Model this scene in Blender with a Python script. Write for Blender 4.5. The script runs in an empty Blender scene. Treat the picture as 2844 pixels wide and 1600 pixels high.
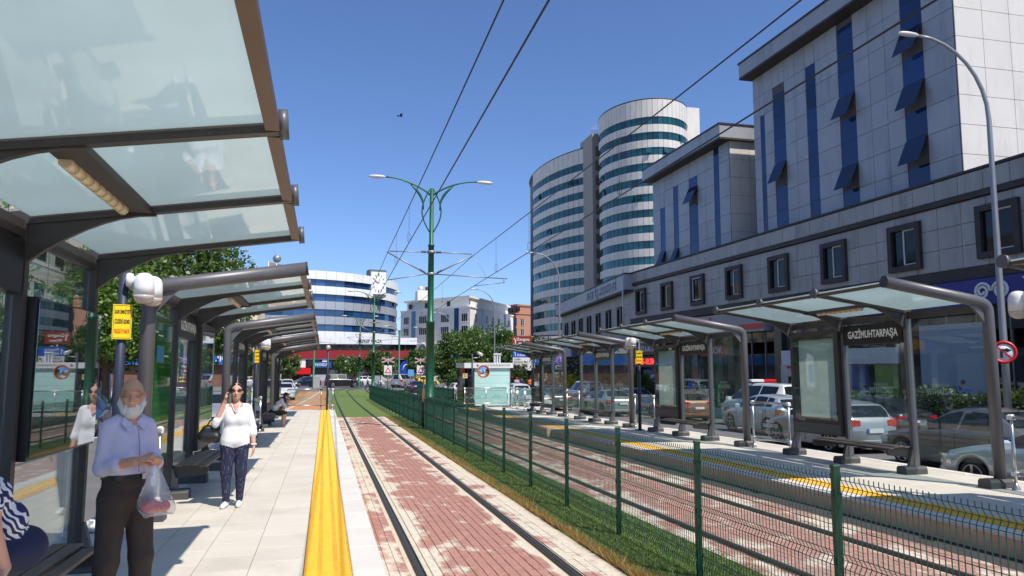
import bpy, bmesh, math, random
import numpy as np
from mathutils import Vector, Matrix, Euler
R = math.radians
SC = bpy.context.scene
COL = SC.collection
random.seed(7)

# ---------------------------------------------------------------- camera, sky, sun, exposure
CAMZ = 1.95
F_PX, W_PX = 2100.0, 2844.0
PITCH = math.atan(216 / F_PX)
YAW = math.atan(520 * math.cos(PITCH) / F_PX)
cam = bpy.data.cameras.new('camera')
cam.sensor_width = 36.0
cam.lens = 36.0 * F_PX / W_PX
cam.clip_start = 0.05
cam.clip_end = 3000
camo = bpy.data.objects.new('camera', cam)
COL.objects.link(camo)
camo.location = (0, 0, CAMZ)
camo.rotation_euler = (math.pi / 2 + PITCH, 0, -YAW)
SC.camera = camo

SUN_EL = R(56.5)
SUN_DIR = Vector((0.50 * math.cos(SUN_EL), -0.866 * math.cos(SUN_EL), math.sin(SUN_EL)))
world = bpy.data.worlds.new('World')
SC.world = world
world.use_nodes = True
wn = world.node_tree.nodes
wl = world.node_tree.links
wn.clear()
wo = wn.new('ShaderNodeOutputWorld')
wb = wn.new('ShaderNodeBackground')
sky = wn.new('ShaderNodeTexSky')
sky.sky_type = 'NISHITA'
sky.sun_disc = False
sky.sun_elevation = SUN_EL
sky.sun_rotation = math.atan2(SUN_DIR.x, SUN_DIR.y)
sky.altitude = 500
sky.air_density = 0.9
sky.dust_density = 0.7
sky.ozone_density = 8.0
wb.inputs['Strength'].default_value = 0.14
tint = wn.new('ShaderNodeMix')          # white balance of the whole sky, the same in every direction
tint.data_type = 'RGBA'
tint.blend_type = 'MULTIPLY'
tint.inputs['Factor'].default_value = 1.0
tint.inputs['B'].default_value = (0.97, 0.965, 1.04, 1)
wl.new(sky.outputs[0], tint.inputs['A'])
wl.new(tint.outputs['Result'], wb.inputs['Color'])
wl.new(wb.outputs[0], wo.inputs['Surface'])
sun = bpy.data.lights.new('sun', 'SUN')
sun.energy = 4.6
sun.angle = R(0.53)
sun.color = (1.0, 0.955, 0.88)
suno = bpy.data.objects.new('sun', sun)
COL.objects.link(suno)
suno.rotation_euler = (-SUN_DIR).to_track_quat('-Z', 'Y').to_euler()
suno.location = (0, -20, 60)
vs = SC.view_settings
vs.view_transform = 'Standard'
vs.look = 'None'
vs.gamma = 1.0
vs.exposure = 0.2
SC.cycles.max_bounces = 8
SC.cycles.transparent_max_bounces = 24
SC.cycles.caustics_reflective = False
SC.cycles.caustics_refractive = False
SC.cycles.use_denoising = True

# ---------------------------------------------------------------- helpers
def S(r, g, b):
    f = lambda c: (c / 255) / 12.92 if c / 255 <= 0.04045 else ((c / 255 + 0.055) / 1.055) ** 2.4
    return (f(r), f(g), f(b))

MATS = {}

def pm(name, col, rough=0.6, metal=0.0, var=0.10, scale=3.0, bump=0.0, bscale=40.0, objvar=0.0, spec=0.5, emit=None, coat=0.0, dirt=None, dirt_scale=1.2, dirt_amt=0.5, streak=0.0):
    """procedural material: colour broken up by world-space noise, per-object value jitter, fine bump"""
    if name in MATS:
        return MATS[name]
    m = bpy.data.materials.new(name)
    m.use_nodes = True
    nt = m.node_tree
    N, L = nt.nodes, nt.links
    b = N['Principled BSDF']
    b.inputs['Roughness'].default_value = rough
    b.inputs['Metallic'].default_value = metal
    b.inputs['Specular IOR Level'].default_value = spec
    b.inputs['Coat Weight'].default_value = coat
    b.inputs['Coat Roughness'].default_value = 0.04
    geo = N.new('ShaderNodeNewGeometry')
    noi = N.new('ShaderNodeTexNoise')
    noi.inputs['Scale'].default_value = scale
    noi.inputs['Detail'].default_value = 5
    noi.inputs['Roughness'].default_value = 0.65
    L.new(geo.outputs['Position'], noi.inputs['Vector'])
    hsv = N.new('ShaderNodeHueSaturation')
    hsv.inputs['Color'].default_value = (*col, 1)
    mr = N.new('ShaderNodeMapRange')
    mr.inputs['From Min'].default_value = 0.25
    mr.inputs['From Max'].default_value = 0.75
    mr.inputs['To Min'].default_value = 1 - var
    mr.inputs['To Max'].default_value = 1 + var
    L.new(noi.outputs['Fac'], mr.inputs['Value'])
    val = mr.outputs[0]
    if objvar:
        oi = N.new('ShaderNodeObjectInfo')
        m2 = N.new('ShaderNodeMapRange')
        m2.inputs['To Min'].default_value = 1 - objvar
        m2.inputs['To Max'].default_value = 1 + objvar
        L.new(oi.outputs['Random'], m2.inputs['Value'])
        mu = N.new('ShaderNodeMath')
        mu.operation = 'MULTIPLY'
        L.new(val, mu.inputs[0])
        L.new(m2.outputs[0], mu.inputs[1])
        val = mu.outputs[0]
    L.new(val, hsv.inputs['Value'])
    cout = hsv.outputs['Color']
    if dirt:
        n2 = N.new('ShaderNodeTexNoise')
        n2.inputs['Scale'].default_value = dirt_scale
        n2.inputs['Detail'].default_value = 8
        n2.inputs['Roughness'].default_value = 0.7
        if streak:                            # rain runs: noise drawn out down the wall
            mp = N.new('ShaderNodeMapping')
            mp.inputs['Scale'].default_value = (1 / streak, 1 / streak, streak)
            L.new(geo.outputs['Position'], mp.inputs['Vector'])
            L.new(mp.outputs[0], n2.inputs['Vector'])
        else:
            L.new(geo.outputs['Position'], n2.inputs['Vector'])
        r2 = N.new('ShaderNodeMapRange')
        r2.inputs['From Min'].default_value = 0.5
        r2.inputs['From Max'].default_value = 0.72
        r2.inputs['To Max'].default_value = dirt_amt
        L.new(n2.outputs['Fac'], r2.inputs['Value'])
        mx = N.new('ShaderNodeMix')
        mx.data_type = 'RGBA'
        L.new(r2.outputs[0], mx.inputs['Factor'])
        L.new(cout, mx.inputs['A'])
        mx.inputs['B'].default_value = (*dirt, 1)
        cout = mx.outputs['Result']
    L.new(cout, b.inputs['Base Color'])
    if emit:
        b.inputs['Emission Color'].default_value = (*col, 1)
        b.inputs['Emission Strength'].default_value = emit
    if bump:
        bn = N.new('ShaderNodeTexNoise')
        bn.inputs['Scale'].default_value = bscale
        bn.inputs['Detail'].default_value = 4
        L.new(geo.outputs['Position'], bn.inputs['Vector'])
        bp = N.new('ShaderNodeBump')
        bp.inputs['Strength'].default_value = bump
        bp.inputs['Distance'].default_value = 0.01
        L.new(bn.outputs['Fac'], bp.inputs['Height'])
        L.new(bp.outputs[0], b.inputs['Normal'])
    MATS[name] = m
    return m

def schlick(N, L, refl=1.0, f0=0.045):
    """two-sided Fresnel reflectance; the same seen from either face of a pane"""
    lw = N.new('ShaderNodeLayerWeight')
    lw.inputs['Blend'].default_value = 0.5
    pw = N.new('ShaderNodeMath')
    pw.operation = 'POWER'
    pw.inputs[1].default_value = 5.0
    L.new(lw.outputs['Facing'], pw.inputs[0])
    ma = N.new('ShaderNodeMath')
    ma.operation = 'MULTIPLY_ADD'
    ma.use_clamp = True
    ma.inputs[1].default_value = (1 - f0) * min(refl, 1.0)
    ma.inputs[2].default_value = f0 * refl
    L.new(pw.outputs[0], ma.inputs[0])
    return ma

def glass(name, tint=(0.86, 0.93, 0.91), refl=1.0, dirt=0.04, dirtcol=(0.5, 0.52, 0.5)):
    """thin pane: see-through with Fresnel reflection and a film of dust"""
    if name in MATS:
        return MATS[name]
    m = bpy.data.materials.new(name)
    m.use_nodes = True
    N, L = m.node_tree.nodes, m.node_tree.links
    N.clear()
    o = N.new('ShaderNodeOutputMaterial')
    tr = N.new('ShaderNodeBsdfTransparent')
    tr.inputs['Color'].default_value = (*tint, 1)
    gl = N.new('ShaderNodeBsdfGlossy')
    gl.inputs['Roughness'].default_value = 0.015
    gl.inputs['Color'].default_value = (0.95, 0.97, 1, 1)
    mu = schlick(N, L, refl)
    mx = N.new('ShaderNodeMixShader')
    L.new(mu.outputs[0], mx.inputs[0])
    L.new(tr.outputs[0], mx.inputs[1])
    L.new(gl.outputs[0], mx.inputs[2])
    df = N.new('ShaderNodeBsdfDiffuse')
    df.inputs['Color'].default_value = (*dirtcol, 1)
    geo = N.new('ShaderNodeNewGeometry')
    noi = N.new('ShaderNodeTexNoise')
    noi.inputs['Scale'].default_value = 1.7
    noi.inputs['Detail'].default_value = 7
    L.new(geo.outputs['Position'], noi.inputs['Vector'])
    mr = N.new('ShaderNodeMapRange')
    mr.inputs['From Min'].default_value = 0.35
    mr.inputs['From Max'].default_value = 0.75
    mr.inputs['To Max'].default_value = dirt * 2
    L.new(noi.outputs['Fac'], mr.inputs['Value'])
    m2 = N.new('ShaderNodeMixShader')
    L.new(mr.outputs[0], m2.inputs[0])
    L.new(mx.outputs[0], m2.inputs[1])
    L.new(df.outputs[0], m2.inputs[2])
    L.new(m2.outputs[0], o.inputs['Surface'])
    MATS[name] = m
    return m

class MB:
    """collects shapes; build() links them as one mesh object"""
    def __init__(s):
        s.v = []
        s.f = []
        s.m = []
        s.sm = []
    def add(s, vs_, fs, mat=0, smooth=False):
        o = len(s.v)
        s.v += [tuple(p) for p in vs_]
        for f in fs:
            s.f.append(tuple(i + o for i in f))
            s.m.append(mat)
            s.sm.append(smooth)
        return s
    def box(s, x0, x1, y0, y1, z0, z1, mat=0):
        v = [(x0, y0, z0), (x1, y0, z0), (x1, y1, z0), (x0, y1, z0), (x0, y0, z1), (x1, y0, z1), (x1, y1, z1), (x0, y1, z1)]
        return s.add(v, [(0, 3, 2, 1), (4, 5, 6, 7), (0, 1, 5, 4), (1, 2, 6, 5), (2, 3, 7, 6), (3, 0, 4, 7)], mat)
    def bbox(s, x0, x1, y0, y1, z0, z1, b=0.01, mat=0):
        """box with its top edges chamfered"""
        v = [(x0, y0, z0), (x1, y0, z0), (x1, y1, z0), (x0, y1, z0),
             (x0, y0, z1 - b), (x1, y0, z1 - b), (x1, y1, z1 - b), (x0, y1, z1 - b),
             (x0 + b, y0 + b, z1), (x1 - b, y0 + b, z1), (x1 - b, y1 - b, z1), (x0 + b, y1 - b, z1)]
        f = [(0, 3, 2, 1), (8, 9, 10, 11)]
        for i in range(4):
            j = (i + 1) % 4
            f += [(i, j, j + 4, i + 4), (i + 4, j + 4, j + 8, i + 8)]
        return s.add(v, f, mat)
    def beam(s, p0, p1, w, h, mat=0, up=(0, 0, 1)):
        p0, p1 = Vector(p0), Vector(p1)
        d = (p1 - p0).normalized()
        u = Vector(up)
        r = d.cross(u)
        if r.length < 1e-5:
            r = d.cross(Vector((0, 1, 0)))
        r.normalize()
        u = r.cross(d)
        v = []
        for p in (p0, p1):
            for a, c in ((-1, -1), (1, -1), (1, 1), (-1, 1)):
                v.append(p + r * (a * w / 2) + u * (c * h / 2))
        return s.add(v, [(0, 1, 2, 3), (7, 6, 5, 4), (0, 4, 5, 1), (1, 5, 6, 2), (2, 6, 7, 3), (3, 7, 4, 0)], mat)
    def tube(s, pts, rad, n=8, mat=0, caps=True, smooth=True):
        pts = [Vector(p) for p in pts]
        k = len(pts)
        rads = rad if isinstance(rad, (list, tuple)) else [rad] * k
        v = []
        prev = None
        for i, p in enumerate(pts):
            d = (pts[min(i + 1, k - 1)] - pts[max(i - 1, 0)])
            d = d.normalized() if d.length > 1e-9 else Vector((0, 0, 1))
            if prev is None:
                a = d.cross(Vector((0, 0, 1)))
                if a.length < 1e-3:
                    a = d.cross(Vector((0, 1, 0)))
            else:
                a = prev - d * prev.dot(d)
                if a.length < 1e-6:
                    a = d.cross(Vector((0, 0, 1)))
            a.normalize()
            prev = a
            c = d.cross(a)
            for j in range(n):
                t = 2 * math.pi * (j + 0.5) / n
                v.append(p + (a * math.cos(t) + c * math.sin(t)) * rads[i])
        f = []
        for i in range(k - 1):
            for j in range(n):
                q = (j + 1) % n
                f.append((i * n + j, i * n + q, (i + 1) * n + q, (i + 1) * n + j))
        s.add(v, f, mat, smooth)
        if caps:
            o = len(s.v) - len(v)
            s.f.append(tuple(o + j for j in reversed(range(n))))
            s.f.append(tuple(o + (k - 1) * n + j for j in range(n)))
            s.m += [mat, mat]
            s.sm += [False, False]
        return s
    def cyl(s, p0, p1, r, n=12, mat=0, r1=None, smooth=True):
        return s.tube([p0, p1], [r, r if r1 is None else r1], n, mat, True, smooth)
    def prism(s, poly, axis, a, b, mat=0):
        """extrude a 2D polygon along axis ('x','y','z') from a to b"""
        n = len(poly)
        mk = {'x': lambda p, t: (t, p[0], p[1]), 'y': lambda p, t: (p[0], t, p[1]), 'z': lambda p, t: (p[0], p[1], t)}[axis]
        v = [mk(p, a) for p in poly] + [mk(p, b) for p in poly]
        f = [tuple(range(n)), tuple(reversed(range(n, 2 * n)))]
        for i in range(n):
            j = (i + 1) % n
            f.append((i, i + n, j + n, j))
        return s.add(v, f, mat)
    def lathe(s, prof, n=16, c=(0, 0, 0), mat=0, smooth=True, caps=True):
        """profile [(r,z)] turned about the vertical through c"""
        v = []
        for r, z in prof:
            for j in range(n):
                t = 2 * math.pi * j / n
                v.append((c[0] + r * math.cos(t), c[1] + r * math.sin(t), c[2] + z))
        f = []
        for i in range(len(prof) - 1):
            for j in range(n):
                q = (j + 1) % n
                f.append((i * n + j, i * n + q, (i + 1) * n + q, (i + 1) * n + j))
        if caps:
            f.append(tuple(reversed(range(n))))
            f.append(tuple(range((len(prof) - 1) * n, len(prof) * n)))
        return s.add(v, f, mat, smooth)
    def ball(s, c, r, n=12, k=8, mat=0, sc=(1, 1, 1)):
        prof = [(max(1e-4, math.sin(math.pi * i / k)), -math.cos(math.pi * i / k)) for i in range(k + 1)]
        o = len(s.v)
        s.lathe(prof, n, (0, 0, 0), mat)
        s.v[o:] = [(c[0] + p[0] * r * sc[0], c[1] + p[1] * r * sc[1], c[2] + p[2] * r * sc[2]) for p in s.v[o:]]
        return s
    def xf(s, M):
        s.v = [tuple(M @ Vector(p)) for p in s.v]
        return s
    def mesh(s, name, mats, flip=False, fix=False):
        me = bpy.data.meshes.new(name)
        fs = [tuple(reversed(f)) for f in s.f] if flip else s.f
        me.from_pydata(s.v, [], fs)
        if not isinstance(mats, (list, tuple)):
            mats = [mats]
        for m in mats:
            me.materials.append(m)
        if len(me.polygons):
            me.polygons.foreach_set('material_index', s.m)
            me.polygons.foreach_set('use_smooth', s.sm)
        if fix:
            bm = bmesh.new()
            bm.from_mesh(me)
            bmesh.ops.recalc_face_normals(bm, faces=bm.faces)
            bm.to_mesh(me)
            bm.free()
        me.update()
        return me
    def build(s, name, mats, parent=None, flip=False, fix=False, **kw):
        return inst(s.mesh(name, mats, flip, fix), name, parent, **kw)

def inst(me, name, parent=None, loc=(0, 0, 0), rot=(0, 0, 0), scale=None, label=None, cat=None, group=None, kind=None):
    o = bpy.data.objects.new(name, me)
    COL.objects.link(o)
    o.parent = parent
    o.location = loc
    o.rotation_euler = rot
    if scale:
        o.scale = scale
    tag(o, label, cat, group, kind)
    return o

def tag(o, label=None, cat=None, group=None, kind=None):
    if label:
        o['label'] = label
    if cat:
        o['category'] = cat
    if group:
        o['group'] = group
    if kind:
        o['kind'] = kind
    return o

def thing(name, label, cat, loc=(0, 0, 0), rz=0.0, group=None):
    o = bpy.data.objects.new(name, None)
    COL.objects.link(o)
    o.location = loc
    o.rotation_euler = (0, 0, rz)
    o.empty_display_size = 0.2
    return tag(o, label, cat, group)

def kids(o):
    return [c for c in bpy.data.objects if c.parent == o]

def copy_tree(o, loc=None, rz=None, label=None, parent=None, children=None):
    c = o.copy()
    COL.objects.link(c)
    if parent is not None:
        c.parent = parent
    if loc is not None:
        c.location = loc
    if rz is not None:
        c.rotation_euler = (0, 0, rz)
    if label:
        c['label'] = label
    for k in o.children:
        copy_tree(k, parent=c)
    return c

_txt = {}
def text_mesh(body, size, ext=0.0, align='CENTER', bold=0.0, xs=1.0):
    key = (body, size, ext, align, bold, xs)
    if key in _txt:
        return _txt[key]
    cu = bpy.data.curves.new('lettering', 'FONT')
    cu.body = body
    cu.size = size
    cu.extrude = ext
    cu.align_x = align
    cu.align_y = 'CENTER'
    cu.offset = bold
    cu.resolution_u = 2
    o = bpy.data.objects.new('lettering', cu)
    COL.objects.link(o)
    dg = bpy.context.evaluated_depsgraph_get()
    me = bpy.data.meshes.new_from_object(o.evaluated_get(dg))
    bpy.data.objects.remove(o)
    if xs != 1.0:
        for v in me.vertices:
            v.co.x *= xs
    _txt[key] = me
    return me

def lettering(body, size, m, parent, loc, rot, ext=0.0, align='CENTER', bold=0.0, name='lettering', fit=None, mirror=False):
    """writing as a thin mesh; fit = total width in metres; rot is an Euler; text lies in local XY facing +Z"""
    me = text_mesh(body, size, ext, align, bold).copy()
    me.materials.clear()
    me.materials.append(m)
    if len(me.vertices):
        xs = [v.co.x for v in me.vertices]
        w = max(xs) - min(xs)
        k = (fit / w) if fit else 1.0
        for v in me.vertices:
            v.co.x *= k * (-1 if mirror else 1)
        if mirror:
            me.flip_normals()
    return inst(me, name, parent, loc, rot)

def struct(mb, name, mats, fix=False):
    return mb.build(name, mats, kind='structure', fix=fix)

# direction of faces for flat lettering: text facing -Y / -X / +X / +Y
FACE = {'-y': (R(90), 0, 0), '+x': (R(90), 0, R(90)), '-x': (R(90), 0, R(-90)), '+y': (R(90), 0, R(180))}

# ---------------------------------------------------------------- lie of the land: the street falls 1.45 % away from the camera and levels out
SLOPE = 0.0145
def G(y):
    if y < 52:
        return -SLOPE * y
    if y < 72:
        t = (y - 52) / 20
        return -SLOPE * (52 + 20 * (t - t * t / 2))
    return -SLOPE * 62
YS = [-30, -10, 0, 10, 20, 30, 40, 52, 56, 60, 64, 68, 72, 90, 120, 200, 400, 1200]

def strip(x0, x1, y0, y1, dz, name, m, thick=0.0, parent=None, kind='structure'):
    """a sheet (or slab) that follows the fall of the street"""
    ys = [y0] + [y for y in YS if y0 < y < y1] + [y1]
    mb = MB()
    n = len(ys)
    if thick:
        v = []
        for y in ys:
            z = G(y) + dz
            v += [(x0, y, z - thick), (x1, y, z - thick), (x1, y, z), (x0, y, z)]
        f = [(0, 1, 2, 3), tuple(4 * (n - 1) + i for i in (3, 2, 1, 0))]
        for i in range(n - 1):
            a, b = 4 * i, 4 * i + 4
            for j in range(4):
                k = (j + 1) % 4
                f.append((a + j, b + j, b + k, a + k))
        mb.add(v, f)
    else:
        v = []
        for y in ys:
            v += [(x0, y, G(y) + dz), (x1, y, G(y) + dz)]
        mb.add(v, [(2 * i, 2 * i + 1, 2 * i + 3, 2 * i + 2) for i in range(n - 1)])
    return mb.build(name, m, parent, kind=kind)

# colours
ASPHALT = pm('asphalt', (0.135, 0.132, 0.130), 0.85, var=0.14, scale=0.7, bump=0.5, bscale=70, dirt=(0.17, 0.165, 0.155), dirt_scale=0.35, dirt_amt=0.6)
PAVING = pm('pavement_slabs', (0.36, 0.34, 0.31), 0.8, var=0.10, scale=2.0, bump=0.3)
SOIL = pm('red_soil', S(196, 128, 84), 0.95, var=0.25, scale=4.0, bump=1.0, bscale=18, dirt=S(96, 110, 60), dirt_scale=1.6, dirt_amt=0.7)
KERB = pm('kerb_stone', (0.52, 0.50, 0.46), 0.8, var=0.10, scale=3, bump=0.3)
SANDBED = pm('sand_bed', S(205, 190, 166), 0.95, var=0.12, scale=6, bump=0.6, bscale=60)
GRAVEL = pm('track_gravel', (0.30, 0.28, 0.25), 0.95, var=0.25, scale=14, bump=1.0, bscale=45)
TURF = pm('turf', S(92, 114, 52), 0.95, var=0.22, scale=7, bump=1.0, bscale=120, dirt=S(128, 118, 58), dirt_scale=1.1, dirt_amt=0.45)

# base ground out to the horizon
gb = MB()
gv = []
for y in YS:
    gv += [(-900, y - (600 if y == -30 else 0), G(y) - 0.45), (900, y - (600 if y == -30 else 0), G(y) - 0.45)]
gb.add(gv, [(2 * i, 2 * i + 1, 2 * i + 3, 2 * i + 2) for i in range(len(YS) - 1)])
struct(gb, 'ground', PAVING)
strip(10.95, 19.6, -30, 400, -0.2, 'road_right', ASPHALT)
strip(-12.5, -2.75, -30, 92, -0.10, 'road_left', ASPHALT)
# the crossing at the far end
mb = MB()
mb.add([(-80, 92, G(92) - 0.092), (90, 92, G(92) - 0.092), (90, 150, G(150) - 0.092), (-80, 150, G(150) - 0.092)], [(0, 1, 2, 3)])
struct(mb, 'road_crossing', ASPHALT)
strip(-40, -12.5, -30, 92, 0.06, 'pavement_left', PAVING, 0.3)
strip(21.3, 24.6, -30, 92, 0.08, 'pavement_right', PAVING, 0.5)
strip(-60, 90, 150.5, 420, 0.05, 'pavement_far', PAVING, 0.3)
# painted lane lines on the right road
PAINT = pm('road_paint', (0.62, 0.61, 0.57), 0.7, var=0.18, scale=8)
for xx in (13.9, 16.8):
    y = 4.0
    k = 0
    while y < 88:
        strip(xx - 0.06, xx + 0.06, y, y + 3.0, -0.196, 'lane_marking', PAINT)
        y += 7.5
strip(-7.7, -7.58, -8, 90, -0.096, 'lane_marking', PAINT)
strip(11.25, 11.37, -8, 90, -0.196, 'lane_marking', PAINT)

# kerbs and planter along the right pavement: each stone its own piece
kb = bpy.data.objects.new('kerb', None)
COL.objects.link(kb)
tag(kb, kind='structure')
ks = MB().bbox(-0.09, 0.09, 0.006, 0.994, -0.22, 0.0, 0.015).mesh('kerb_stone', KERB)
for i in range(8, 66):
    inst(ks, 'kerb_stone', kb, (19.68, i, G(i) + 0.02), (-SLOPE, 0, 0))
wallm = pm('planter_render', (0.46, 0.44, 0.41), 0.85, var=0.12, scale=1.5, dirt=(0.25, 0.22, 0.19), dirt_scale=1.4, dirt_amt=0.5)
pl = strip(19.80, 19.98, 6, 70, 0.30, 'planter_wall', wallm, 0.6)
strip(19.98, 21.3, 6, 70, 0.24, 'planter_soil', SOIL, 0.3)
# soil strip left of the track beyond the platform
def tri_strip():
    mb = MB()
    v = []
    ys = [41.9, 46, 52, 58, 64, 70, 78, 86]
    for y in ys:
        t = (y - 41.9) / 44
        v += [(-2.3 + 2.0 * t, y, G(y) + 0.04), (0.30, y, G(y) + 0.05)]
    mb.add(v, [(2 * i, 2 * i + 1, 2 * i + 3, 2 * i + 2) for i in range(len(ys) - 1)])
    mb.build('soil_verge', SOIL, kind='structure')
    kl = bpy.data.objects.new('kerb', None)
    COL.objects.link(kl)
    tag(kl, kind='structure')
    st = MB().bbox(-0.08, 0.08, 0.006, 0.994, -0.2, 0.0, 0.015).mesh('kerb_stone', KERB)
    for i in range(42, 86):
        t = (i - 41.9) / 44
        inst(st, 'kerb_stone', kl, (-2.38 + 2.0 * t, i, G(i) + 0.07), (-SLOPE if i < 60 else 0, 0, math.atan2(-2.0, 44)))
tri_strip()
strip(-2.75, 0.30, 41.9, 92, -0.12, 'verge_base', SOIL)

# ---------------------------------------------------------------- tram tracks
def mix_node(nt, fac, a, b):
    mx = nt.nodes.new('ShaderNodeMix')
    mx.data_type = 'RGBA'
    if hasattr(fac, 'is_linked') or hasattr(fac, 'node'):
        nt.links.new(fac, mx.inputs['Factor'])
    for s, v in (('A', a), ('B', b)):
        if isinstance(v, tuple):
            mx.inputs[s].default_value = (*v, 1)
        else:
            nt.links.new(v, mx.inputs[s])
    return mx.outputs['Result']

def brick_material(name, red, sand, bias_stops, x_lo, x_hi):
    """paver red, sanded over in drifts that gather along the rails and the edges"""
    m = bpy.data.materials.new(name)
    m.use_nodes = True
    nt = m.node_tree
    N, L = nt.nodes, nt.links
    b = N['Principled BSDF']
    b.inputs['Roughness'].default_value = 0.9
    b.inputs['Specular IOR Level'].default_value = 0.25
    geo = N.new('ShaderNodeNewGeometry')
    sep = N.new('ShaderNodeSeparateXYZ')
    L.new(geo.outputs['Position'], sep.inputs[0])
    oi = N.new('ShaderNodeObjectInfo')
    n1 = N.new('ShaderNodeTexNoise')
    n1.inputs['Scale'].default_value = 26
    n1.inputs['Detail'].default_value = 6
    L.new(geo.outputs['Position'], n1.inputs['Vector'])
    vor = N.new('ShaderNodeTexVoronoi')
    vor.inputs['Scale'].default_value = 8.0
    L.new(geo.outputs['Position'], vor.inputs['Vector'])
    hsv = N.new('ShaderNodeHueSaturation')
    hsv.inputs['Color'].default_value = (*red, 1)
    mv = N.new('ShaderNodeMapRange')
    mv.inputs['From Min'].default_value = 0.2
    mv.inputs['From Max'].default_value = 0.8
    mv.inputs['To Min'].default_value = 0.78
    mv.inputs['To Max'].default_value = 1.2
    L.new(n1.outputs['Fac'], mv.inputs['Value'])
    vv = N.new('ShaderNodeMapRange')
    vv.inputs['To Min'].default_value = 0.86
    vv.inputs['To Max'].default_value = 1.12
    sx = N.new('ShaderNodeSeparateColor')
    L.new(vor.outputs['Color'], sx.inputs[0])
    L.new(sx.outputs[0], vv.inputs['Value'])
    mu = N.new('ShaderNodeMath')
    mu.operation = 'MULTIPLY'
    L.new(mv.outputs[0], mu.inputs[0])
    L.new(vv.outputs[0], mu.inputs[1])
    L.new(mu.outputs[0], hsv.inputs['Value'])
    # drifts
    mp = N.new('ShaderNodeMapping')
    mp.inputs['Scale'].default_value = (1.7, 1.1, 1)
    L.new(geo.outputs['Position'], mp.inputs['Vector'])
    n2 = N.new('ShaderNodeTexNoise')
    n2.inputs['Scale'].default_value = 1.3
    n2.inputs['Detail'].default_value = 9
    n2.inputs['Roughness'].default_value = 0.62
    L.new(mp.outputs[0], n2.inputs['Vector'])
    xr = N.new('ShaderNodeMapRange')
    xr.inputs['From Min'].default_value = x_lo
    xr.inputs['From Max'].default_value = x_hi
    L.new(sep.outputs['X'], xr.inputs['Value'])
    ramp = N.new('ShaderNodeValToRGB')
    cr = ramp.color_ramp
    cr.elements[0].position = 0
    cr.elements[0].color = (bias_stops[0][1],) * 3 + (1,)
    cr.elements[1].position = 1
    cr.elements[1].color = (bias_stops[-1][1],) * 3 + (1,)
    for p, v in bias_stops[1:-1]:
        e = cr.elements.new(p)
        e.color = (v, v, v, 1)
    L.new(xr.outputs[0], ramp.inputs[0])
    ad = N.new('ShaderNodeMath')
    ad.operation = 'ADD'
    L.new(n2.outputs['Fac'], ad.inputs[0])
    L.new(ramp.outputs[0], ad.inputs[1])
    th = N.new('ShaderNodeMapRange')
    th.inputs['From Min'].default_value = 0.55
    th.inputs['From Max'].default_value = 0.66
    L.new(ad.outputs[0], th.inputs['Value'])
    sandv = N.new('ShaderNodeHueSaturation')
    sandv.inputs['Color'].default_value = (*sand, 1)
    L.new(mv.outputs[0], sandv.inputs['Value'])
    # general dust
    dust = N.new('ShaderNodeMath')
    dust.operation = 'MAXIMUM'
    dust.inputs[1].default_value = 0.20
    L.new(th.outputs[0], dust.inputs[0])
    L.new(mix_node(nt, dust.outputs[0], hsv.outputs['Color'], sandv.outputs['Color']), b.inputs['Base Color'])
    bp = N.new('ShaderNodeBump')
    bp.inputs['Strength'].default_value = 0.5
    bp.inputs['Distance'].default_value = 0.006
    L.new(n1.outputs['Fac'], bp.inputs['Height'])
    L.new(bp.outputs[0], b.inputs['Normal'])
    MATS[name] = m
    return m

RED, SAND = S(158, 96, 84), S(206, 194, 174)
BRICK1 = brick_material('red_paver', RED, SAND, [(0, 0.15), (0.12, 0.15), (0.19, 0.0), (0.235, 0.22), (0.33, 0.07), (0.45, 0.0), (0.6, -0.02), (0.70, 0.08), (0.77, 0.22), (0.83, 0.14), (0.87, 0.18), (1.0, 0.30)], 0.5, 3.0)
BRICK2 = brick_material('red_paver_far_track', S(156, 106, 95), SAND, [(0, 0.12), (0.1, 0.08), (0.2, 0.12), (0.3, -0.03), (0.45, -0.05), (0.6, 0.02), (0.72, 0.12), (0.8, 0.05), (1, 0.1)], 4.2, 7.2)
END_BRICK = 38.4

def bed(x0, x1, name, rails, m, y0, y1, n_parts):
    base = strip(x0, x1, y0, y1, -0.012, name, SANDBED)
    bl, bw = 0.205, 0.104
    gap = 0.007
    me = MB().bbox(0, bw - gap, 0, bl - gap, -0.03, 0, 0.004).mesh('brick', m)
    cols = int((x1 - x0) / bw)
    many = MB()
    made = 0
    rnd = random.Random(3)
    row = 0
    y = y0
    while y < y1 - bl:
        for c in range(cols):
            x = x0 + c * bw + 0.004
            if any(abs(x + bw / 2 - r) < 0.085 for r in rails):
                continue
            yy = y + (bl / 2 if c % 2 else 0)
            z = G(yy) + rnd.uniform(-0.002, 0.003)
            if n_parts and made < n_parts and yy > 6.9 and 1.05 < x < 2.40:
                inst(me, 'brick', base, (x, yy, z), (-SLOPE, 0, 0))
                made += 1
            else:
                v = []
                for px, py, pz in ((0, 0, -0.02), (bw - gap, 0, -0.02), (bw - gap, bl - gap, -0.02), (0, bl - gap, -0.02), (0, 0, 0), (bw - gap, 0, 0), (bw - gap, bl - gap, 0), (0, bl - gap, 0)):
                    v.append((x + px, yy + py, z + pz - SLOPE * py))
                many.add(v, [(4, 5, 6, 7), (0, 1, 5, 4), (1, 2, 6, 5), (2, 3, 7, 6), (3, 0, 4, 7)])
        y += bl
    many.build('brick_paving', m, base, kind='stuff')
    return base
RAILS1, RAILS2 = (0.98, 2.45), (4.62, 6.12)
bed(0.57, 2.96, 'track_bed_near', RAILS1, BRICK1, 5.4, END_BRICK, 300)
bed(4.25, 7.05, 'track_bed_far', RAILS2, BRICK2, 3.6, END_BRICK, 0)
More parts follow.
